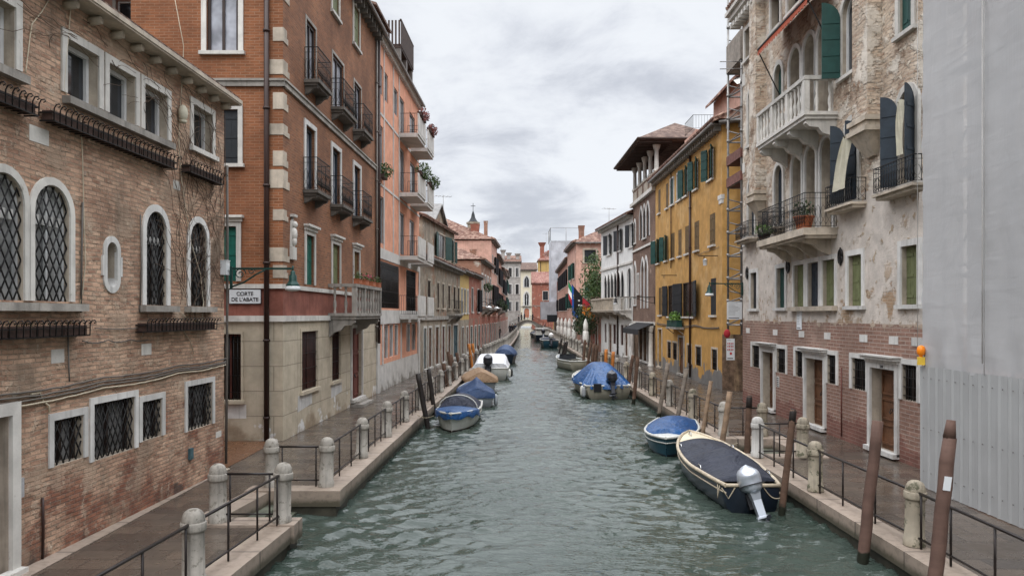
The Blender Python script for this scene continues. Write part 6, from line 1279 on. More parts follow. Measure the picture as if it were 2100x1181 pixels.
rail((5.95, 7.6), (5.98, 11.5), 'black iron rail leaving the photo beside the corrugated hoarding', 3, ends=True); rail((5.98, 11.5), (5.9, 15.03), 'black iron rail between the two mossy bollards', 2); rail((5.9, 15.03), (5.9, 18.6), 'black iron rail reaching the clean white bollard', 2); rail((5.9, 18.6), (6.97, 18.6), 'short iron rail across the near side of the stepped landing', 1, ends=False); rail((5.93, 21.7), (7.03, 21.7), 'short iron rail across the far side of the stepped landing', 1, ends=False)
prev = (5.93, 21.7); y = 25.4; i = 0
while y < 66:
    lab = ['bollard before the ochre house between grey leaning posts', 'second bollard before the ochre house', 'third bollard before the ochre house'][i] if i < 3 else 'small stone bollard in the row past the blue tarpaulin boat'
    bollard(5.94, y, lab, 'bollard_stone' if i % 2 else 'bollard_mossy', 'stone bollards along the quays' if i < 3 else 'far bollards past the blue tarpaulin boat'); rail(prev, (5.94, y), ['iron rail next after the stepped landing', 'iron rail behind the two grey leaning posts', 'iron rail before the ochre house door'][i] if i < 3 else 'iron rail in the row past the blue tarpaulin boat', 3, group='iron railings between the bollards' if i < 3 else 'far railings past the blue tarpaulin boat'); prev = (5.94, y); y += 3.65; i += 1
while y < 150: bollard(6.1, y, 'tiny stone bollard in front of the restaurant and houses beyond', group='bollards in front of the restaurant', s=1.15); y += 3.6
o = empty('rope_fence', T(6.1, 100, 0), 'long handrail from the restaurant to the footbridge', 'railing'); b = MB(); iron_rail(b, [(6.12, 68, 0), (6.12, 120, 0), (6.0, 150, 0), (7.2, 168, .7)], .95, 2.2, .03, .05); b.build('rail', 'rail_paint', o, Matrix())
# ================================================================ mooring posts
def post(base, top, r, mat, label, tip=None, group='mooring posts', flat=True, sheet=False):
    p, q = Vector(base), Vector(top); o = empty('mooring_post', T(*p), label, 'mooring post', group); d = (q - p); lo = p - d * .25; b = MB(); n = 9
    rnd = random.Random(int(p.y * 97 + p.x * 13)); pts = [lo.lerp(q, i / n) + Vector((rnd.uniform(-1, 1), rnd.uniform(-1, 1), 0)) * r * .10 for i in range(n + 1)]
    rr = [r * (1.05 - .08 * i / n) * rnd.uniform(.97, 1.03) for i in range(n + 1)]
    if tip: rr[-1] *= .92
    b.tube(pts, rr, 10); b.build('shaft', mat, o, Matrix())
    if tip == 'dark': b = MB(); s = q - d * .16; b.tube([s, q - d * .02, q + d * .006], [r * 1.04, r * 1.0, r * .7], 10); b.build('cap', 'pole_dark', o, Matrix())
    if tip == 'taper': b = MB(); b.tube([q - d * .001, q + d.normalized() * r * 2.6], [r * .93, r * .62], 8); b.build('cap', mat, o, Matrix())
    if sheet: b = MB(); M = Matrix.Translation(p.lerp(q, .75) + Vector((-.01, -r * 1.02, 0))) @ Matrix.Rotation(R(8), 4, 'Y'); b.box(-.055, .04, -.004, .004, -.08, .1, 0, M); b.build('paper_label', 'white_board', o, Matrix())
    return o
def ppost(bx, by, D, tx, ty, r, mat, label, **k):
    """base pixel column and depth, top pixel at the same depth"""
    base = Vector(((bx - CX) / FPX * D, D, WATER - .1)); top = gd(tx, ty, D); return post(base, top, r, mat, label, **k)
ppost(1766, 0, 12.0, 1801, 863, .085, 'pole_brown', 'tall purple brown mooring post cut flat, in front of the third palace door', tip=None); ppost(1909, 0, 10.1, 1947, 897, .088, 'pole_brown', 'purple brown mooring post carrying a small white paper, before the hoarding', sheet=True, tip='taper')
ppost(1602, 0, 15.0, 1627, 840, .065, 'pole_wood', 'brown mooring post with black tip beside the silver outboard', tip='dark'); ppost(1530, 0, 19.9, 1537, 812, .075, 'pole_wood', 'brown mooring post with black tip standing in the landing', tip='dark')
for bx, D, tx, ty, r, m, l in ((1474, 20.2, 1497, 803, .075, 'pole_tan', 'flared grey brown post beside the landing'), (1434, 22.0, 1458, 781, .06, 'pole_tan', 'slender tan post rising behind the blue covered boat'), (1384, 25.5, 1408, 756, .075, 'pole_grey', 'grey leaning post second from the ochre house corner'), (1349, 28.8, 1370, 744, .085, 'pole_grey', 'grey leaning post before the ochre house damp wall'), (1299, 33.5, 1308, 732, .085, 'pole_wood', 'dark post tied to the blue tarpaulin boat stern'), (1285, 37, 1298, 728, .085, 'pole_wood', 'dark leaning post just behind the blue tarpaulin')): ppost(bx, 0, D, tx, ty, r, m, l)
for bx, D, tx, ty, m, l in ((1241, 44, 1243, 716, 'pole_orange', 'orange painted post left of its twin behind the blue tarpaulin'), (1254, 43, 1258, 721, 'pole_orange', 'orange painted post nearest the brown house'), (1216, 47, 1225, 708, 'pole_wood', 'brown leaning post nearest the orange pair'), (1210, 49, 1219, 705, 'pole_wood', 'brown leaning post second from the orange pair'), (1203, 52, 1212, 702, 'pole_wood', 'brown leaning post third from the orange pair'), (1195, 55, 1200, 697, 'pole_wood', 'brown leaning post fourth from the orange pair'), (1152, 66, 1158, 701, 'pole_dark', 'black post leaning against its twin by the teal boat'), (1156, 64, 1163, 700, 'pole_dark', 'second black post leaning by the teal boat'), (1146, 76, 1152, 694, 'pole_dark', 'black post farther along by the restaurant umbrellas')): ppost(bx, 0, D, tx, ty, .10, m, l)
for bx, D, tx, ty, m, l in ((879, 26.1, 857, 766, 'pole_dark', 'thick black post leaning over the nearest blue boat'), (892, 29.5, 879, 756, 'pole_dark', 'thick black post second in line behind the blue boat bow'), (920, 37, 909.5, 745, 'pole_wood', 'thin brown post beside the slate covered boat'), (931, 40, 919, 721, 'pole_wood', 'tall thin brown post beside the tan covered boat'), (940, 41, 924, 727, 'pole_wood', 'brown post leaning behind the tan covered boat'), (951, 45, 936, 723, 'pole_wood', 'brown post leaning near the two orange posts'), (970, 50, 962, 705, 'pole_orange', 'orange post leaning by the white covered boat'), (976, 55, 969, 704, 'pole_orange', 'second orange post leaning by the white covered boat'), (986, 62, 981, 708, 'pole_wood', 'dark reddish post beyond the orange pair')): ppost(bx, 0, D, tx, ty, .085 if D < 35 else .10, m, l)
# ================================================================ boats
def boat(x, y, yaw, L, B, label, hull='hull_white', rim='rim_wood', fb=.42, sheer=.22, transom=.8, cover=None, group=None, deck='hull_cream', full=.62, bottom='hull_bottom'):
    """local +x to the bow; z 0 is the water line"""
    M = TR(x, y, WATER, yaw); o = empty('boat', M, label, 'boat', group or 'boats moored in the canal'); n = 22
    def w(t):
        t = min(max(t, 0), 1); return B / 2 * (transom + (1 - transom) * min(1, t / .38) ** .8) if t < .38 else B / 2 * max(0, 1 - ((t - .38) / .62) ** (2.1 if full < .7 else 3)) ** .75
    g = lambda t: fb + sheer * max(0, (t - .3) / .7) ** 2 + .03 * (1 - t)
    def sec(t):
        ww = max(w(t), .004); gg = g(t); k = -.16 if t < .9 else -.16 + (t - .9) * 2.5
        return [(-ww, gg), (-ww * .97, gg * .62), (-ww * .86, .06), (-ww * .62, -.10), (0, k), (ww * .62, -.10), (ww * .86, .06), (ww * .97, gg * .62), (ww, gg)]
    ts = [i / n for i in range(n + 1)]; X = lambda t, z: L * (t - .5) + (.10 * L * (t ** 6)) * (z / fb if z > 0 else 0) * .5
    b = MB(); vs = []
    for t in ts: vs += [(X(t, z), yy, z) for yy, z in sec(t)]
    k = 9; fs = [(i * k + j, (i + 1) * k + j, (i + 1) * k + j + 1, i * k + j + 1) for i in range(n) for j in range(k - 1)] + [tuple(range(k))]
    b.add(vs, fs, 0, True)
    for i, f_ in enumerate(b.f):
        if all(b.v[q][2] < .07 for q in f_): b.m[i] = 1
    b.build('hull', [hull, bottom], o, M)
    r = MB()
    for s in (-1, 1): r.tube([(X(t, g(t)), s * (w(t) + .0), g(t) + .01) for t in ts], .042, 6)
    r.tube([(X(0, fb), -w(0), g(0) + .01), (X(0, fb), w(0), g(0) + .01)], .04, 6); r.build('gunwale', rim, o, M)
    r = MB()
    for s in (-1, 1): r.tube([(X(t, g(t) * .8), s * (w(t) + .008) * .985, g(t) * .74) for t in ts], .018, 5)
    r.build('rubbing_strake', rim, o, M)
    f = MB(); vs = []
    for t in ts: vs += [(X(t, .2), -w(t) * .93, g(t) * .45), (X(t, .2), w(t) * .93, g(t) * .45)]
    f.add(vs, [(2 * i, 2 * i + 1, 2 * i + 3, 2 * i + 2) for i in range(n)]); f.build('floor', deck, o, M)
    d = MB(); vs = []; td = [.74 + .26 * i / 8 for i in range(9)]
    for t in td: vs += [(X(t, g(t)), -w(t), g(t) + .0), (X(t, g(t)), 0, g(t) + .05 * min(1, w(t) * 4)), (X(t, g(t)), w(t), g(t))]
    d.add(vs, [(3 * i + j, 3 * i + j + 1, 3 * i + j + 4, 3 * i + j + 3) for i in range(8) for j in range(2)], 0, True); d.build('foredeck', deck, o, M)
    o_ = dict(o=o, M=M, w=w, g=g, X=X, L=L, B=B); return o_
def cover(bt, t0, t1, H, mat, peaks=None, skirt=.12, folds=12, fold=.03, over=1.02, pw=2.0, name='cover', n=26, m=18, wmin=.0, seed=1, endz=True, box=False):
    """cloth over the boat from t0 to t1; H(t) is its height over the gunwale in the middle"""
    w, g, X = bt['w'], bt['g'], bt['X']; b = MB(); vs = []; rn = random.Random(seed); ph = rn.uniform(0, 6)
    for i in range(n + 1):
        t = t0 + (t1 - t0) * i / n; ww = max(w(t), wmin) * over + .015; row = []
        for j in range(m + 1):
            s = -1 + 2 * j / m; a = abs(s); hz = H(t) * (1 - a ** pw)
            fo = fold * math.sin(folds * t * 6.28 + s * 2 + ph) * a * (1 - a * .5) * min(1, H(t) * 3) + .012 * math.sin(t * 31 + s * 5)
            row.append((X(t, g(t)), s * (ww + fo) if not box else (s / .72 * ww * .80 if a < .72 else (1 if s > 0 else -1) * ww * (.80 + .20 * (a - .72) / .28)), g(t) + .035 + (hz if not box else H(t) * (1 - .07 * (a / .72) ** 2 if a < .72 else .93 * (1 - (a - .72) / .28)) + .02 * math.sin(t * 23) * (1 - a))))
        e = row[0]; f_ = row[-1]; dr = skirt * (1 + .25 * math.sin(t * 40 + ph))
        vs += [(e[0], e[1] - .012, e[2] - dr)] + row + [(f_[0], f_[1] + .012, f_[2] - dr)]
    k = m + 3; fs = [(i * k + j, i * k + j + 1, (i + 1) * k + j + 1, (i + 1) * k + j) for i in range(n) for j in range(k - 1)]
    if endz: fs += [tuple(range(k)), tuple(n * k + j for j in range(k))[::-1]]
    b.add(vs, fs, 0, not box); return b.build(name, mat, bt['o'], bt['M'])
def outboard(bt, mat='motor_dark', s=1.0, y=0, tilt=.35, leg='motor_silver', dz=-.1, roll=0):
    """outboard engine hung on the transom, its leg tilted up"""
    X, g = bt['X'], bt['g']; base = T(X(0, .3) - .08, y, g(0) + .02 + dz) @ Matrix.Rotation(roll, 4, 'X') @ Matrix.Rotation(tilt, 4, 'Y') @ Matrix.Diagonal((s * 1.08, s * 1.2, s * .80, 1)); M = bt['M'] @ base
    b = MB(); ring = [(-.14, .30), (-.12, .62), (-.04, .74)]
    prof = [(.0, .24, .12), (.03, .32, .19), (.05, .44, .215), (.03, .56, .215), (-.01, .66, .20), (-.05, .72, .165), (-.08, .75, .10), (-.09, .76, .03)]; vs = []; nn = 14
    for cx_, z, r in prof:
        for j in range(nn): a = 2 * math.pi * j / nn; c_, s_ = math.cos(a), math.sin(a); vs.append((-.16 + cx_ + r * 1.25 * (abs(c_) ** .8) * (1 if c_ > 0 else -1), r * .80 * (abs(s_) ** .65) * (1 if s_ > 0 else -1), z + .10 * c_ * (1 if z > .6 else .3)))
    b.add(vs, [(i * nn + j, i * nn + (j + 1) % nn, (i + 1) * nn + (j + 1) % nn, (i + 1) * nn + j) for i in range(len(prof) - 1) for j in range(nn)] + [tuple((len(prof) - 1) * nn + j for j in range(nn)), tuple(range(nn))[::-1]], 0, True)
    o = b.build('outboard_motor', mat, bt['o'], M)
    l = MB(); l.add([(x, yy, z) for z, xa, xb, hw in ((.30, -.30, -.03, .085), (.05, -.25, -.07, .06), (-.30, -.26, -.09, .055), (-.34, -.34, -.05, .10), (-.37, -.34, -.05, .10), (-.40, -.26, -.10, .04), (-.62, -.25, -.12, .02)) for x, yy in ((xa, -hw), (xb, -hw), (xb, hw), (xa, hw))], [(i * 4 + j, i * 4 + (j + 1) % 4, (i + 1) * 4 + (j + 1) % 4, (i + 1) * 4 + j) for i in range(6) for j in range(4)] + [(24, 25, 26, 27), (3, 2, 1, 0)]); l.tube([(-.34, 0, -.47), (-.22, 0, -.47), (-.08, 0, -.47), (-.02, 0, -.47)], [.03, .05, .045, .01], 8); l.build('leg', leg, o, M)
    p = MB(); p.cyl((-.42, 0, -.47), (-.33, 0, -.47), .04, None, 8)
    for k in range(3): a = k * 2.094; p.add([(-.37, .03 * math.cos(a), -.47 + .03 * math.sin(a)), (-.40, .14 * math.cos(a - .35), -.47 + .14 * math.sin(a - .35)), (-.38, .17 * math.cos(a), -.47 + .17 * math.sin(a)), (-.34, .14 * math.cos(a + .35), -.47 + .14 * math.sin(a + .35))], [(0, 1, 2, 3)])
    p.build('propeller', 'motor_dark', o, M); c = MB(); c.box(-.06, .12, -.11, .11, -.12, .22); c.bar((.05, 0, .3), (.65, -.08, .42), .05); c.build('bracket', 'plastic_black', o, M)
    st = MB(); st.box(-.40, .10, -.165, .165, .375, .395); st.build('cowling_band', 'plastic_black', o, M); return o
def fender(bt, t, side, label=None, mat='hull_white', r=.09):
    w, g, X = bt['w'], bt['g'], bt['X']; yy = side * (w(t) + r + .02); x = X(t, .2); b = MB(); z = g(t); b.lathe([(.01, -.52), (r * .8, -.48), (r, -.4), (r, -.16), (r * .7, -.06), (.02, -.02)], (x, yy, z), 10); o = b.build('fender', mat, bt['o'], bt['M']); q = MB(); q.cyl((x, yy, z - .03), (x, side * w(t), z + .03), .008, None, 4); q.build('cord', 'rope', o, bt['M'])
def mooring(p, q, sag=.15, label='slack mooring rope between a boat and the quay'):
    p, q = Vector(p), Vector(q); b = MB(); b.tube([p.lerp(q, i / 10) - Vector((0, 0, sag * math.sin(math.pi * i / 10))) for i in range(11)], .012, 5); b.build('mooring_rope', 'rope', None, label=label, category='rope')
bump_ = lambda t, c, w: math.exp(-((t - c) / w) ** 2)
def heading(stern, bow): return math.atan2(bow[1] - stern[1], bow[0] - stern[0])
# navy boat with silver outboard
st_, bw = (4.70, 15.0), (4.78, 20.6); b1 = boat((st_[0] + bw[0]) / 2, (st_[1] + bw[1]) / 2, heading(st_, bw), 5.4, 1.54, 'navy open boat with dark cloth cover, cream foredeck and silver outboard', 'hull_navy', 'rim_cream', .50, .22, .68, full=.8, deck='hull_cream', bottom='hull_navy')
cover(b1, .07, .80, lambda t: .10 + .26 * bump_(t, .36, .15) + .07 * bump_(t, .62, .12) - .06 * bump_(t, .5, .05), 'cover_navy', folds=7, fold=.012, over=.93, skirt=.03, pw=1.7); outboard(b1, 'motor_silver', 1.06, -.02, .34, dz=-.34, roll=R(-14))
q = MB(); w, g, X = b1['w'], b1['g'], b1['X']
for t, s in ((.30, 1), (.93, .4), (.72, 1), (.18, -1), (.70, -1)): y = s * (w(t) - .06); q = MB(); q.tube([(X(t, .5) - .14, y, g(t) + .03), (X(t, .5) - .10, y, g(t) + .10), (X(t, .5) + .10, y, g(t) + .10), (X(t, .5) + .14, y, g(t) + .03)], .014, 5); q.build('grab_rail', 'chrome', b1['o'], b1['M'])
q = MB(); q.tube([(X(0, .5) - .02, .35, .5), (X(0, .5) - .1, .5, .3), (X(0, .5) - .05, .62, .5)], .015, 5); q.tube([(X(0, .5) + .2, w(.04) + .03, .5), (X(0, .5) + .16, w(.04) + .08, .25), (X(0, .5) + .3, w(.06) + .03, .5)], .01, 5); q.build('stern_rope', 'rope', b1['o'], b1['M'])
mooring((4.9, 15.1, .1), (5.22, 15.0, -.1), .1, 'short rope from the navy boat stern to the black tipped post'); mooring((4.85, 20.6, .3), (5.9, 20.2, .1), .2, 'rope from the cream foredeck to the quay landing')
# blue covered boat behind it
st_, bw = (5.25, 25.0), (4.2, 21.2); b2 = boat((st_[0] + bw[0]) / 2 + .05, (st_[1] + bw[1]) / 2, heading(st_, bw), 4.3, 1.55, 'teal and navy boat under a smooth bright blue cover, white rimmed', 'hull_teal', 'hull_white', .43, .12, .75, deck='hull_white', full=.8, bottom='hull_navy'); cover(b2, .05, .83, lambda t: .10 + .22 * bump_(t, .45, .28), 'cover_royal', folds=4, fold=.01, over=.95, skirt=.03)
# big blue tarpaulin boat
st_, bw = (4.42, 35.3), (4.0, 42.2); b3 = boat((st_[0] + bw[0]) / 2, (st_[1] + bw[1]) / 2, heading(st_, bw), 6.9, 2.2, 'cream motorboat under a tall crumpled bright blue tarpaulin', 'hull_beige', 'hull_white', .58, .25, .92, deck='hull_white', full=.9)
def tarp(bt, t0, t1, zt, mat, seed=3, peak=1.5):
    w, g, X = bt['w'], bt['g'], bt['X']; b = MB(); rows = []; n, m = 26, 84; rn = random.Random(seed); vs = []
    for i in range(n + 1):
        s = i / n
        for j in range(m + 1):
            a = math.pi * (j / m) ; c, q = math.cos(a), math.sin(a); a2 = 2 * math.pi * j / m
            ex = (abs(math.cos(a2)) ** .55) * (1 if math.cos(a2) > 0 else -1); ey = (abs(math.sin(a2)) ** .55) * (1 if math.sin(a2) > 0 else -1)
            k = 1 - .70 * (1 - s) ** 1.0 if True else 0
            k = .27 + .73 * s ** .9; fo = 1 + .085 * s * (.35 + .65 * s) * math.sin(j * 1.25 + 1.8 * math.sin(j * .41) + .3 * s) 
            tc = (t0 + t1) / 2; hl = (t1 - t0) / 2; t = tc + hl * ex * k * fo; tt = min(max(t, 0), .98); ww = min(bt['B'] / 2, w(max(0, tt)) + .08) + .05
            zz = g(tt) + .02 + (zt - g(tt)) * (1 - s ** 1.2) - (.12 if i == n else 0) * (1 + .4 * math.sin(j * 1.1))
            vs.append((X(t, .3), ey * k * ww * fo, zz))
    b.add(vs, [(i * (m + 1) + j, i * (m + 1) + j + 1, (i + 1) * (m + 1) + j + 1, (i + 1) * (m + 1) + j) for i in range(n) for j in range(m)] + [tuple(range(m))], 0, True); b.build('tarpaulin', mat, bt['o'], bt['M'])
tarp(b3, -.015, .68, 1.52, 'cover_royal'); outboard(b3, 'motor_dark', 1.15, -.12, .3, 'motor_dark'); fender(b3, .02, 1, mat='hull_grey'); fender(b3, .08, 1); q = MB(); q.box(b3['X'](0, .3) - .06, b3['X'](0, .3) + .02, .35, .7, .35, .72); q.build('transom_plate', 'plastic_black', b3['o'], b3['M'])
# open dinghy, teal boat, white boats further off
st_, bw = (4.75, 53.2), (3.6, 58.5); b4 = boat((st_[0] + bw[0]) / 2, (st_[1] + bw[1]) / 2, heading(st_, bw), 5.4, 1.7, 'open beige dinghy with a small windscreen beyond the blue tarpaulin', 'hull_beige', 'hull_white', .62, .2, .85, deck='hull_grey'); q = MB(); 
for s in (-1, 1): q.bar((.6, s * .65, .6), (.45, s * .6, 1.0), .03); q.bar((-.4, s * .3, .3), (-.4, s * .3, .62), .3, .3)
q.bar((.45, -.6, 1.0), (.45, .6, 1.0), .03); q.add([(.58, -.62, .62), (.58, .62, .62), (.46, .58, .98), (.46, -.58, .98)], [(0, 1, 2, 3)]); q.build('windscreen', 'glass', b4['o'], b4['M'])
b5 = boat(4.35, 92.5, R(93), 6.0, 2.0, 'teal hulled boat with a white engine cover', 'hull_teal', 'hull_white', .85, .2, .9, deck='hull_grey', full=.9); outboard(b5, 'motor_white', 1.4, 0, .2, 'motor_dark'); cover(b5, .15, .8, lambda t: .3 * bump_(t, .45, .3), 'cover_navy', over=.9)
b6 = boat(4.4, 116, R(92), 7.5, 2.4, 'white cabin boat moored past the teal boat', 'hull_navy', 'hull_white', .9, .2, .9, deck='hull_white', full=.9); q = MB(); q.add([(x, s * yy, z) for x, yy, z in ((-2.6, 1.05, .9), (2.2, .9, .95), (1.7, .75, 1.75), (-2.5, .9, 1.75)) for s in (-1, 1)], [(0, 2, 4, 6), (1, 7, 5, 3), (6, 4, 5, 7), (2, 3, 5, 4), (0, 6, 7, 1)]); q.build('cabin', 'hull_white', b6['o'], b6['M']); q = MB(); q.box(-2.8, 1.9, -.95, .95, 1.76, 1.82); q.build('cabin_roof', 'hull_white', b6['o'], b6['M']); outboard(b6, 'motor_dark', 1.4, 0, .2)
b7 = boat(4.0, 134, R(95), 5.5, 1.8, 'dark little boat farthest along, just before the bridge', 'hull_navy', 'hull_white', .6, .2, .85); cover(b7, .05, .8, lambda t: .4 * bump_(t, .5, .3), 'cover_navy')
# boats on the near bank
st_, bw = (-1.80, 29.8), (-1.98, 25.3); b8 = boat((st_[0] + bw[0]) / 2, (st_[1] + bw[1]) / 2 + .1, heading(st_, bw), 4.4, 1.5, 'grey white boat with a glossy blue bow cover and navy hood', 'hull_white', 'hull_white', .50, .14, .85, deck='hull_white', full=.9)
cover(b8, .62, .995, lambda t: .07 + .05 * bump_(t, .7, .1), 'cover_blue', folds=3, fold=.01, over=1.06, skirt=.2, name='bow_cover'); cover(b8, .06, .64, lambda t: .02 + .46 * max(0, 1 - ((t - .52) / .5) ** 2) ** .6 * (1 if t < .58 else max(0, (.64 - t) / .06) ** .5), 'cover_navy', folds=6, fold=.02, over=.9, skirt=.02, pw=2.4, name='hood')
q = MB(); w, g, X = b8['w'], b8['g'], b8['X']; q.tube([(X(.58, .5), w(.58) * math.cos(a) * .93, g(.58) + .04 + .46 * math.sin(a)) for a in [k * math.pi / 14 for k in range(15)]], .02, 5); q.build('hood_hoop', 'hull_white', b8['o'], b8['M'])
st_, bw = (-1.45, 32.4), (-1.9, 36.6); b9 = boat((st_[0] + bw[0]) / 2, (st_[1] + bw[1]) / 2, heading(st_, bw), 4.6, 1.5, 'grey white boat under a slate blue cover pitched like a tent', 'hull_grey', 'hull_white', .5, .15, .88, deck='hull_white'); cover(b9, -.01, .95, lambda t: 0.06 + .62 * max(0, 1 - abs(t - .16) / .62) ** 1.15 if t > .16 else 0.06 + .62 * max(.0, (t + .22) / .38) ** 2, 'cover_slate', folds=9, fold=.03, over=1.06, pw=1.0, skirt=.16); fender(b9, .12, -1, mat='hull_grey')
st_, bw = (-1.5, 38.0), (-1.95, 42.8); b10 = boat((st_[0] + bw[0]) / 2, (st_[1] + bw[1]) / 2, heading(st_, bw), 4.9, 1.65, 'grey boat under a tan canvas cover sagging to both sides', 'hull_grey', 'hull_white', .6, .2, .85); cover(b10, -.02, .95, lambda t: .08 + .42 * max(0, 1 - ((t - .3) / .65) ** 2), 'cover_tan', folds=6, fold=.03, over=1.1, pw=1.25, skirt=.12)
st_, bw = (-1.28, 45.4), (-1.22, 53); b11 = boat(-1.25, 49.0, heading(st_, bw), 7.4, 2.15, 'white motorboat under a broad white cover with a black outboard', 'hull_white', 'hull_white', .68, .2, .95, deck='hull_white', full=.9); cover(b11, .04, .66, lambda t: .22 + .34 * min(1, t / .5), 'cover_white', folds=5, fold=.02, over=1.0, box=True, skirt=.2); outboard(b11, 'motor_dark', 1.35, .12, .15, 'motor_dark'); fender(b11, .05, -1, mat='rubber', r=.14); fender(b11, .0, -1)
b12 = boat(-.45, 63, R(86), 5.5, 1.7, 'dark boat wrapped in a navy sheet behind the white one', 'hull_navy', 'hull_navy', .7, .25, .85); cover(b12, .02, .9, lambda t: .35 + .35 * bump_(t, .4, .3), 'cover_slate', folds=8, fold=.05)
mooring((-2.6, 25.6, .1), (-3.2, 26.2, .05), .08, 'rope from the blue bow cover to the kerb'); mooring((-2.2, 33.0, .15), (-3.0, 32.0, .05), .1, 'rope from the slate tent boat to the kerb'); mooring((5.4, 35.4, .1), (5.7, 34.6, .05), .1, 'rope from the blue tarpaulin boat to the kerb')
# ================================================================ people, umbrellas and small things
def skinned(name, chains, mat, parent, M, sub=2):
    """one continuous surface grown over a skeleton. chains: lists of (x, y, z, r)"""
    vs, es, rs = [], [], []; idx = {}
    for ch in chains:
        pv = None
        for (x, y, z, r) in ch:
            k = (round(x, 3), round(y, 3), round(z, 3))
            if k not in idx: idx[k] = len(vs); vs.append((x, y, z)); rs.append(r)
            if pv is not None and pv != idx[k]: es.append((pv, idx[k]))
            pv = idx[k]
    me = bpy.data.meshes.new(name); me.from_pydata(vs, es, []); o = bpy.data.objects.new(name, me); me.materials.append(MATS[mat]); link(o, parent, M)
    md = o.modifiers.new('skin', 'SKIN'); md.use_smooth_shade = True; sl = me.skin_vertices[0].data
    for i, r in enumerate(rs): sl[i].radius = (r, r)
    sl[0].use_root = True; sd = o.modifiers.new('smooth', 'SUBSURF'); sd.levels = sd.render_levels = sub - 1; return o
def person(x, y, z, yaw, coat, label, stride=.25, s=1.0, arm=.15):
    M = TR(x, y, z, yaw) @ Matrix.Diagonal((s, s, s, 1)); o = empty('person', M, label, 'person'); hip = (0, 0, .93)
    leg = lambda sd, st: [(0, 0, .93, .13), (sd * .09, .0, .88, .10), (sd * .10, st * .5 + .02, .49, .062), (sd * .10, st, .09, .042), (sd * .11, st + .14, .05, .035)]
    ar = lambda sd, st: [(0, 0, 1.42, .11), (sd * .19, 0, 1.40, .062), (sd * .25, -st * .4, 1.12, .045), (sd * .24, -st * .2 + .08, .88, .034), (sd * .24, -st * .2 + .10, .79, .036)]
    tor = [(0, 0, .93, .13), (0, 0, 1.1, .14), (0, 0, 1.3, .155), (0, 0, 1.42, .11), (0, 0, 1.52, .055), (0, .01, 1.60, .085), (0, .015, 1.68, .10), (0, .005, 1.75, .075)]
    skinned('body', [tor, leg(-1, stride), leg(1, -stride), ar(-1, arm), ar(1, -arm)], 'skin', o, M); ex = lambda ch, d: [(a, b, c, r + d) for a, b, c, r in ch]
    skinned('coat', [[(0, 0, .78, .185), (0, 0, .95, .175), (0, 0, 1.1, .17), (0, 0, 1.3, .185), (0, 0, 1.42, .135), (0, 0, 1.5, .075)]] + [[(0, 0, 1.42, .135)] + ex(ar(sd, sd * -arm)[1:4], .022) for sd in (-1, 1)], coat, o, M)
    skinned('trousers', [ex(leg(-1, stride)[:4], .022), ex(leg(1, -stride)[:4], .022)], 'trouser_dark', o, M); h = MB(); h.ball((0, -.012, 1.705), .112, 10, 8, 0, (1, 1.05, .95)); h.build('hair', 'hair_dark', o, M); f = MB(); f.add([(-.02, .10, 1.64), (.02, .10, 1.64), (0, .135, 1.635), (0, .10, 1.68)], [(0, 1, 2), (0, 2, 3), (1, 3, 2)]); f.build('nose', 'skin', o, M)
D = 108; person((1023.5 - CX) / FPX * D, D, .02, R(180), 'coat_2', 'person in dark brown coat walking alone along the red shop fronts'); person((1046 - CX) / FPX * 140, 140, .02, R(175), 'coat_0', 'person in black coat walking in the group near the bridge foot', .2); person((1051 - CX) / FPX * 142, 142, .02, R(10), 'coat_1', 'person in grey black jacket in the group near the bridge foot', .2, .97); person((1056.5 - CX) / FPX * 146, 146, .02, R(160), 'coat_3', 'person in blue black jacket nearest the water by the bridge foot', .15)
for px, c, l, s in ((1063.5, 'coat_0', 'person in black at the near end of the footbridge', .95), (1069.5, 'coat_1', 'tall person in dark clothes on the footbridge hump', 1.08), (1075.5, 'coat_0', 'person in black jacket at the top of the footbridge', 1.0), (1092.5, 'coat_1', 'person in dark coat coming down the far side of the footbridge', 1.05)):
    x = (px - CX) / FPX * 169.6; person(x, 169.6, btop(x) + .01, R(95), c, l, .12, s)
def umbrella(x, y, z, h, label, mat='flag_white'):
    o = empty('parasol', T(x, y, z), label, 'parasol', 'folded parasols at the restaurant'); b = MB(); b.cyl((0, 0, 0), (0, 0, h), .03, None, 6); b.lathe([(.3, 0), (.3, .08), (.05, .12)], (0, 0, 0), 10); b.build('pole', 'steel_pole', o, WM[o]); c = MB(); vs = []; n = 18; prof = [(h * .30, .20), (h * .42, .27), (h * .62, .22), (h * .66, .13), (h * .70, .22), (h * .85, .20), (h * .97, .09), (h * 1.02, .02)]
    for zz, r in prof:
        for j in range(n): a = 2 * math.pi * j / n; q = r * (1 + .22 * math.sin(j * 2.1 + zz * 2)); vs.append((q * math.cos(a), q * math.sin(a), zz))
    c.add(vs, [(i * n + j, i * n + (j + 1) % n, (i + 1) * n + (j + 1) % n, (i + 1) * n + j) for i in range(len(prof) - 1) for j in range(n)], 0, True); c.build('canopy', mat, o, WM[o])
for px, D, l in ((1168, 84, 'folded cream parasol between the flags and the bollards'), (1178, 80, 'folded cream parasol just below the blue flag'), (1201, 71, 'folded cream parasol at the ivy hung entrance'), (1145, 104, 'folded cream parasol at the far terrace end'), (1152, 98, 'bulky folded cream parasol on the far terrace'), (1160, 92, 'folded cream parasol in the middle of the terrace')): umbrella((px - CX) / FPX * D, D, .02, 3.0, l)
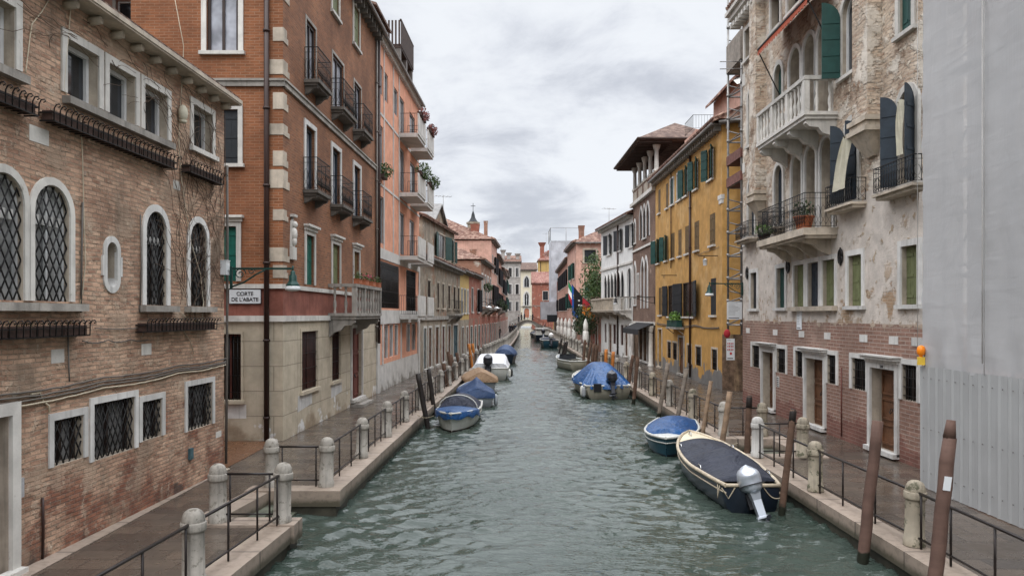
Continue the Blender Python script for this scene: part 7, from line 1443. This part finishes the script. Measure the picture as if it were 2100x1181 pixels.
def antenna(x, y, z, h, label, n=5, rz=0):
    o = empty('antenna', TR(x, y, z, rz), label, 'antenna', None); b = MB(); b.cyl((0, 0, 0), (0, 0, h), .02, None, 5); b.build('mast', 'steel_pole', o, WM[o]); b = MB(); b.cyl((-.6, 0, h - .1), (.6, 0, h - .1), .014, None, 4)
    for i in range(n): b.cyl((-.55 + 1.1 * i / (n - 1), -.35, h - .1), (-.55 + 1.1 * i / (n - 1), .35, h - .1), .010, None, 4)
    b.build('boom', 'steel_pole', o, WM[o])
def ant(px, py0, py1, D, l, n=5): p, q = gd(px, py1, D), gd(px, py0, D); antenna(p.x, p.y, p.z, q.z - p.z, l, n, R(20))
ant(909, 400, 455, 55, 'television aerial rising over the beige house roof'); ant(1249, 426, 470, 68, 'double aerial above the white house eave'); ant(1019, 490, 520, 104, 'small aerial on the pink houses beyond the beige gable', 4); ant(1028, 498, 525, 112, 'second small aerial on the row of far pink houses', 4); ant(1120, 478, 560, 134, 'tall thin aerial beside the sheeted tower', 3)
b = MB(); b.ball((0, 0, .5), .3, 8, 6, 0, (1, .8, 1.1)); b.box(-.25, .25, -.2, .2, 0, .3); p = gp(988, 700); b.build('cafe_chair_cushion', 'red_cloth', None, T(p.x - .6, 84, .02), label='bright red bundle against the red shop front', category='bundle')
b = MB(); b.ball((0, 0, .5), .25, 8, 6, 0, (1, .8, 1.2)); b.box(-.2, .2, -.15, .15, 0, .3); b.build('red_bundle', 'red_cloth', None, T(-2.45, 98, .02), label='smaller red bundle farther along the shop fronts', category='bundle')
def globe(x, y, z, l): 
    o = empty('street_lamp', T(x, y, z), l, 'street lamp'); b = MB(); b.tube([(-.9, 0, -.5), (-.6, 0, .2), (-.1, 0, .45), (.3, 0, .2), (.35, 0, 0)], .03, 6); b.build('bracket', 'iron', o, WM[o]); b = MB(); b.lathe([(.05, 0), (.3, -.12), (.32, -.2), (.02, -.24)], (.35, 0, 0), 12); b.build('lamp_glass', 'lamp_glass', o, WM[o])
globe(wl(75) + .9, 75, 4.3, 'curved arm street lamp on the red house with black shutters'); globe(wl(84) + .9, 84, 4.3, 'curved arm street lamp on the brick house with white cornice')
p = gd(1484, 392, 44.6); b = MB(); b.ball((0, 0, .18), .12, 8, 6, 0, (1.7, .8, 1)); b.ball((.2, 0, .33), .06, 6, 5); b.add([(.25, 0, .34), (.25, .02, .31), (.36, 0, .31)], [(0, 1, 2)]); b.tube([(-.15, 0, .18), (-.32, 0, .14)], [.05, .02], 5); b.cyl((.0, .03, 0), (.0, .03, .1), .01, None, 4); b.cyl((.0, -.03, 0), (.0, -.03, .1), .01, None, 4); b.build('seagull', 'hull_grey', None, T(12.3, 44.35, 14.92), label='grey gull perched on the iron roof terrace railing', category='bird')
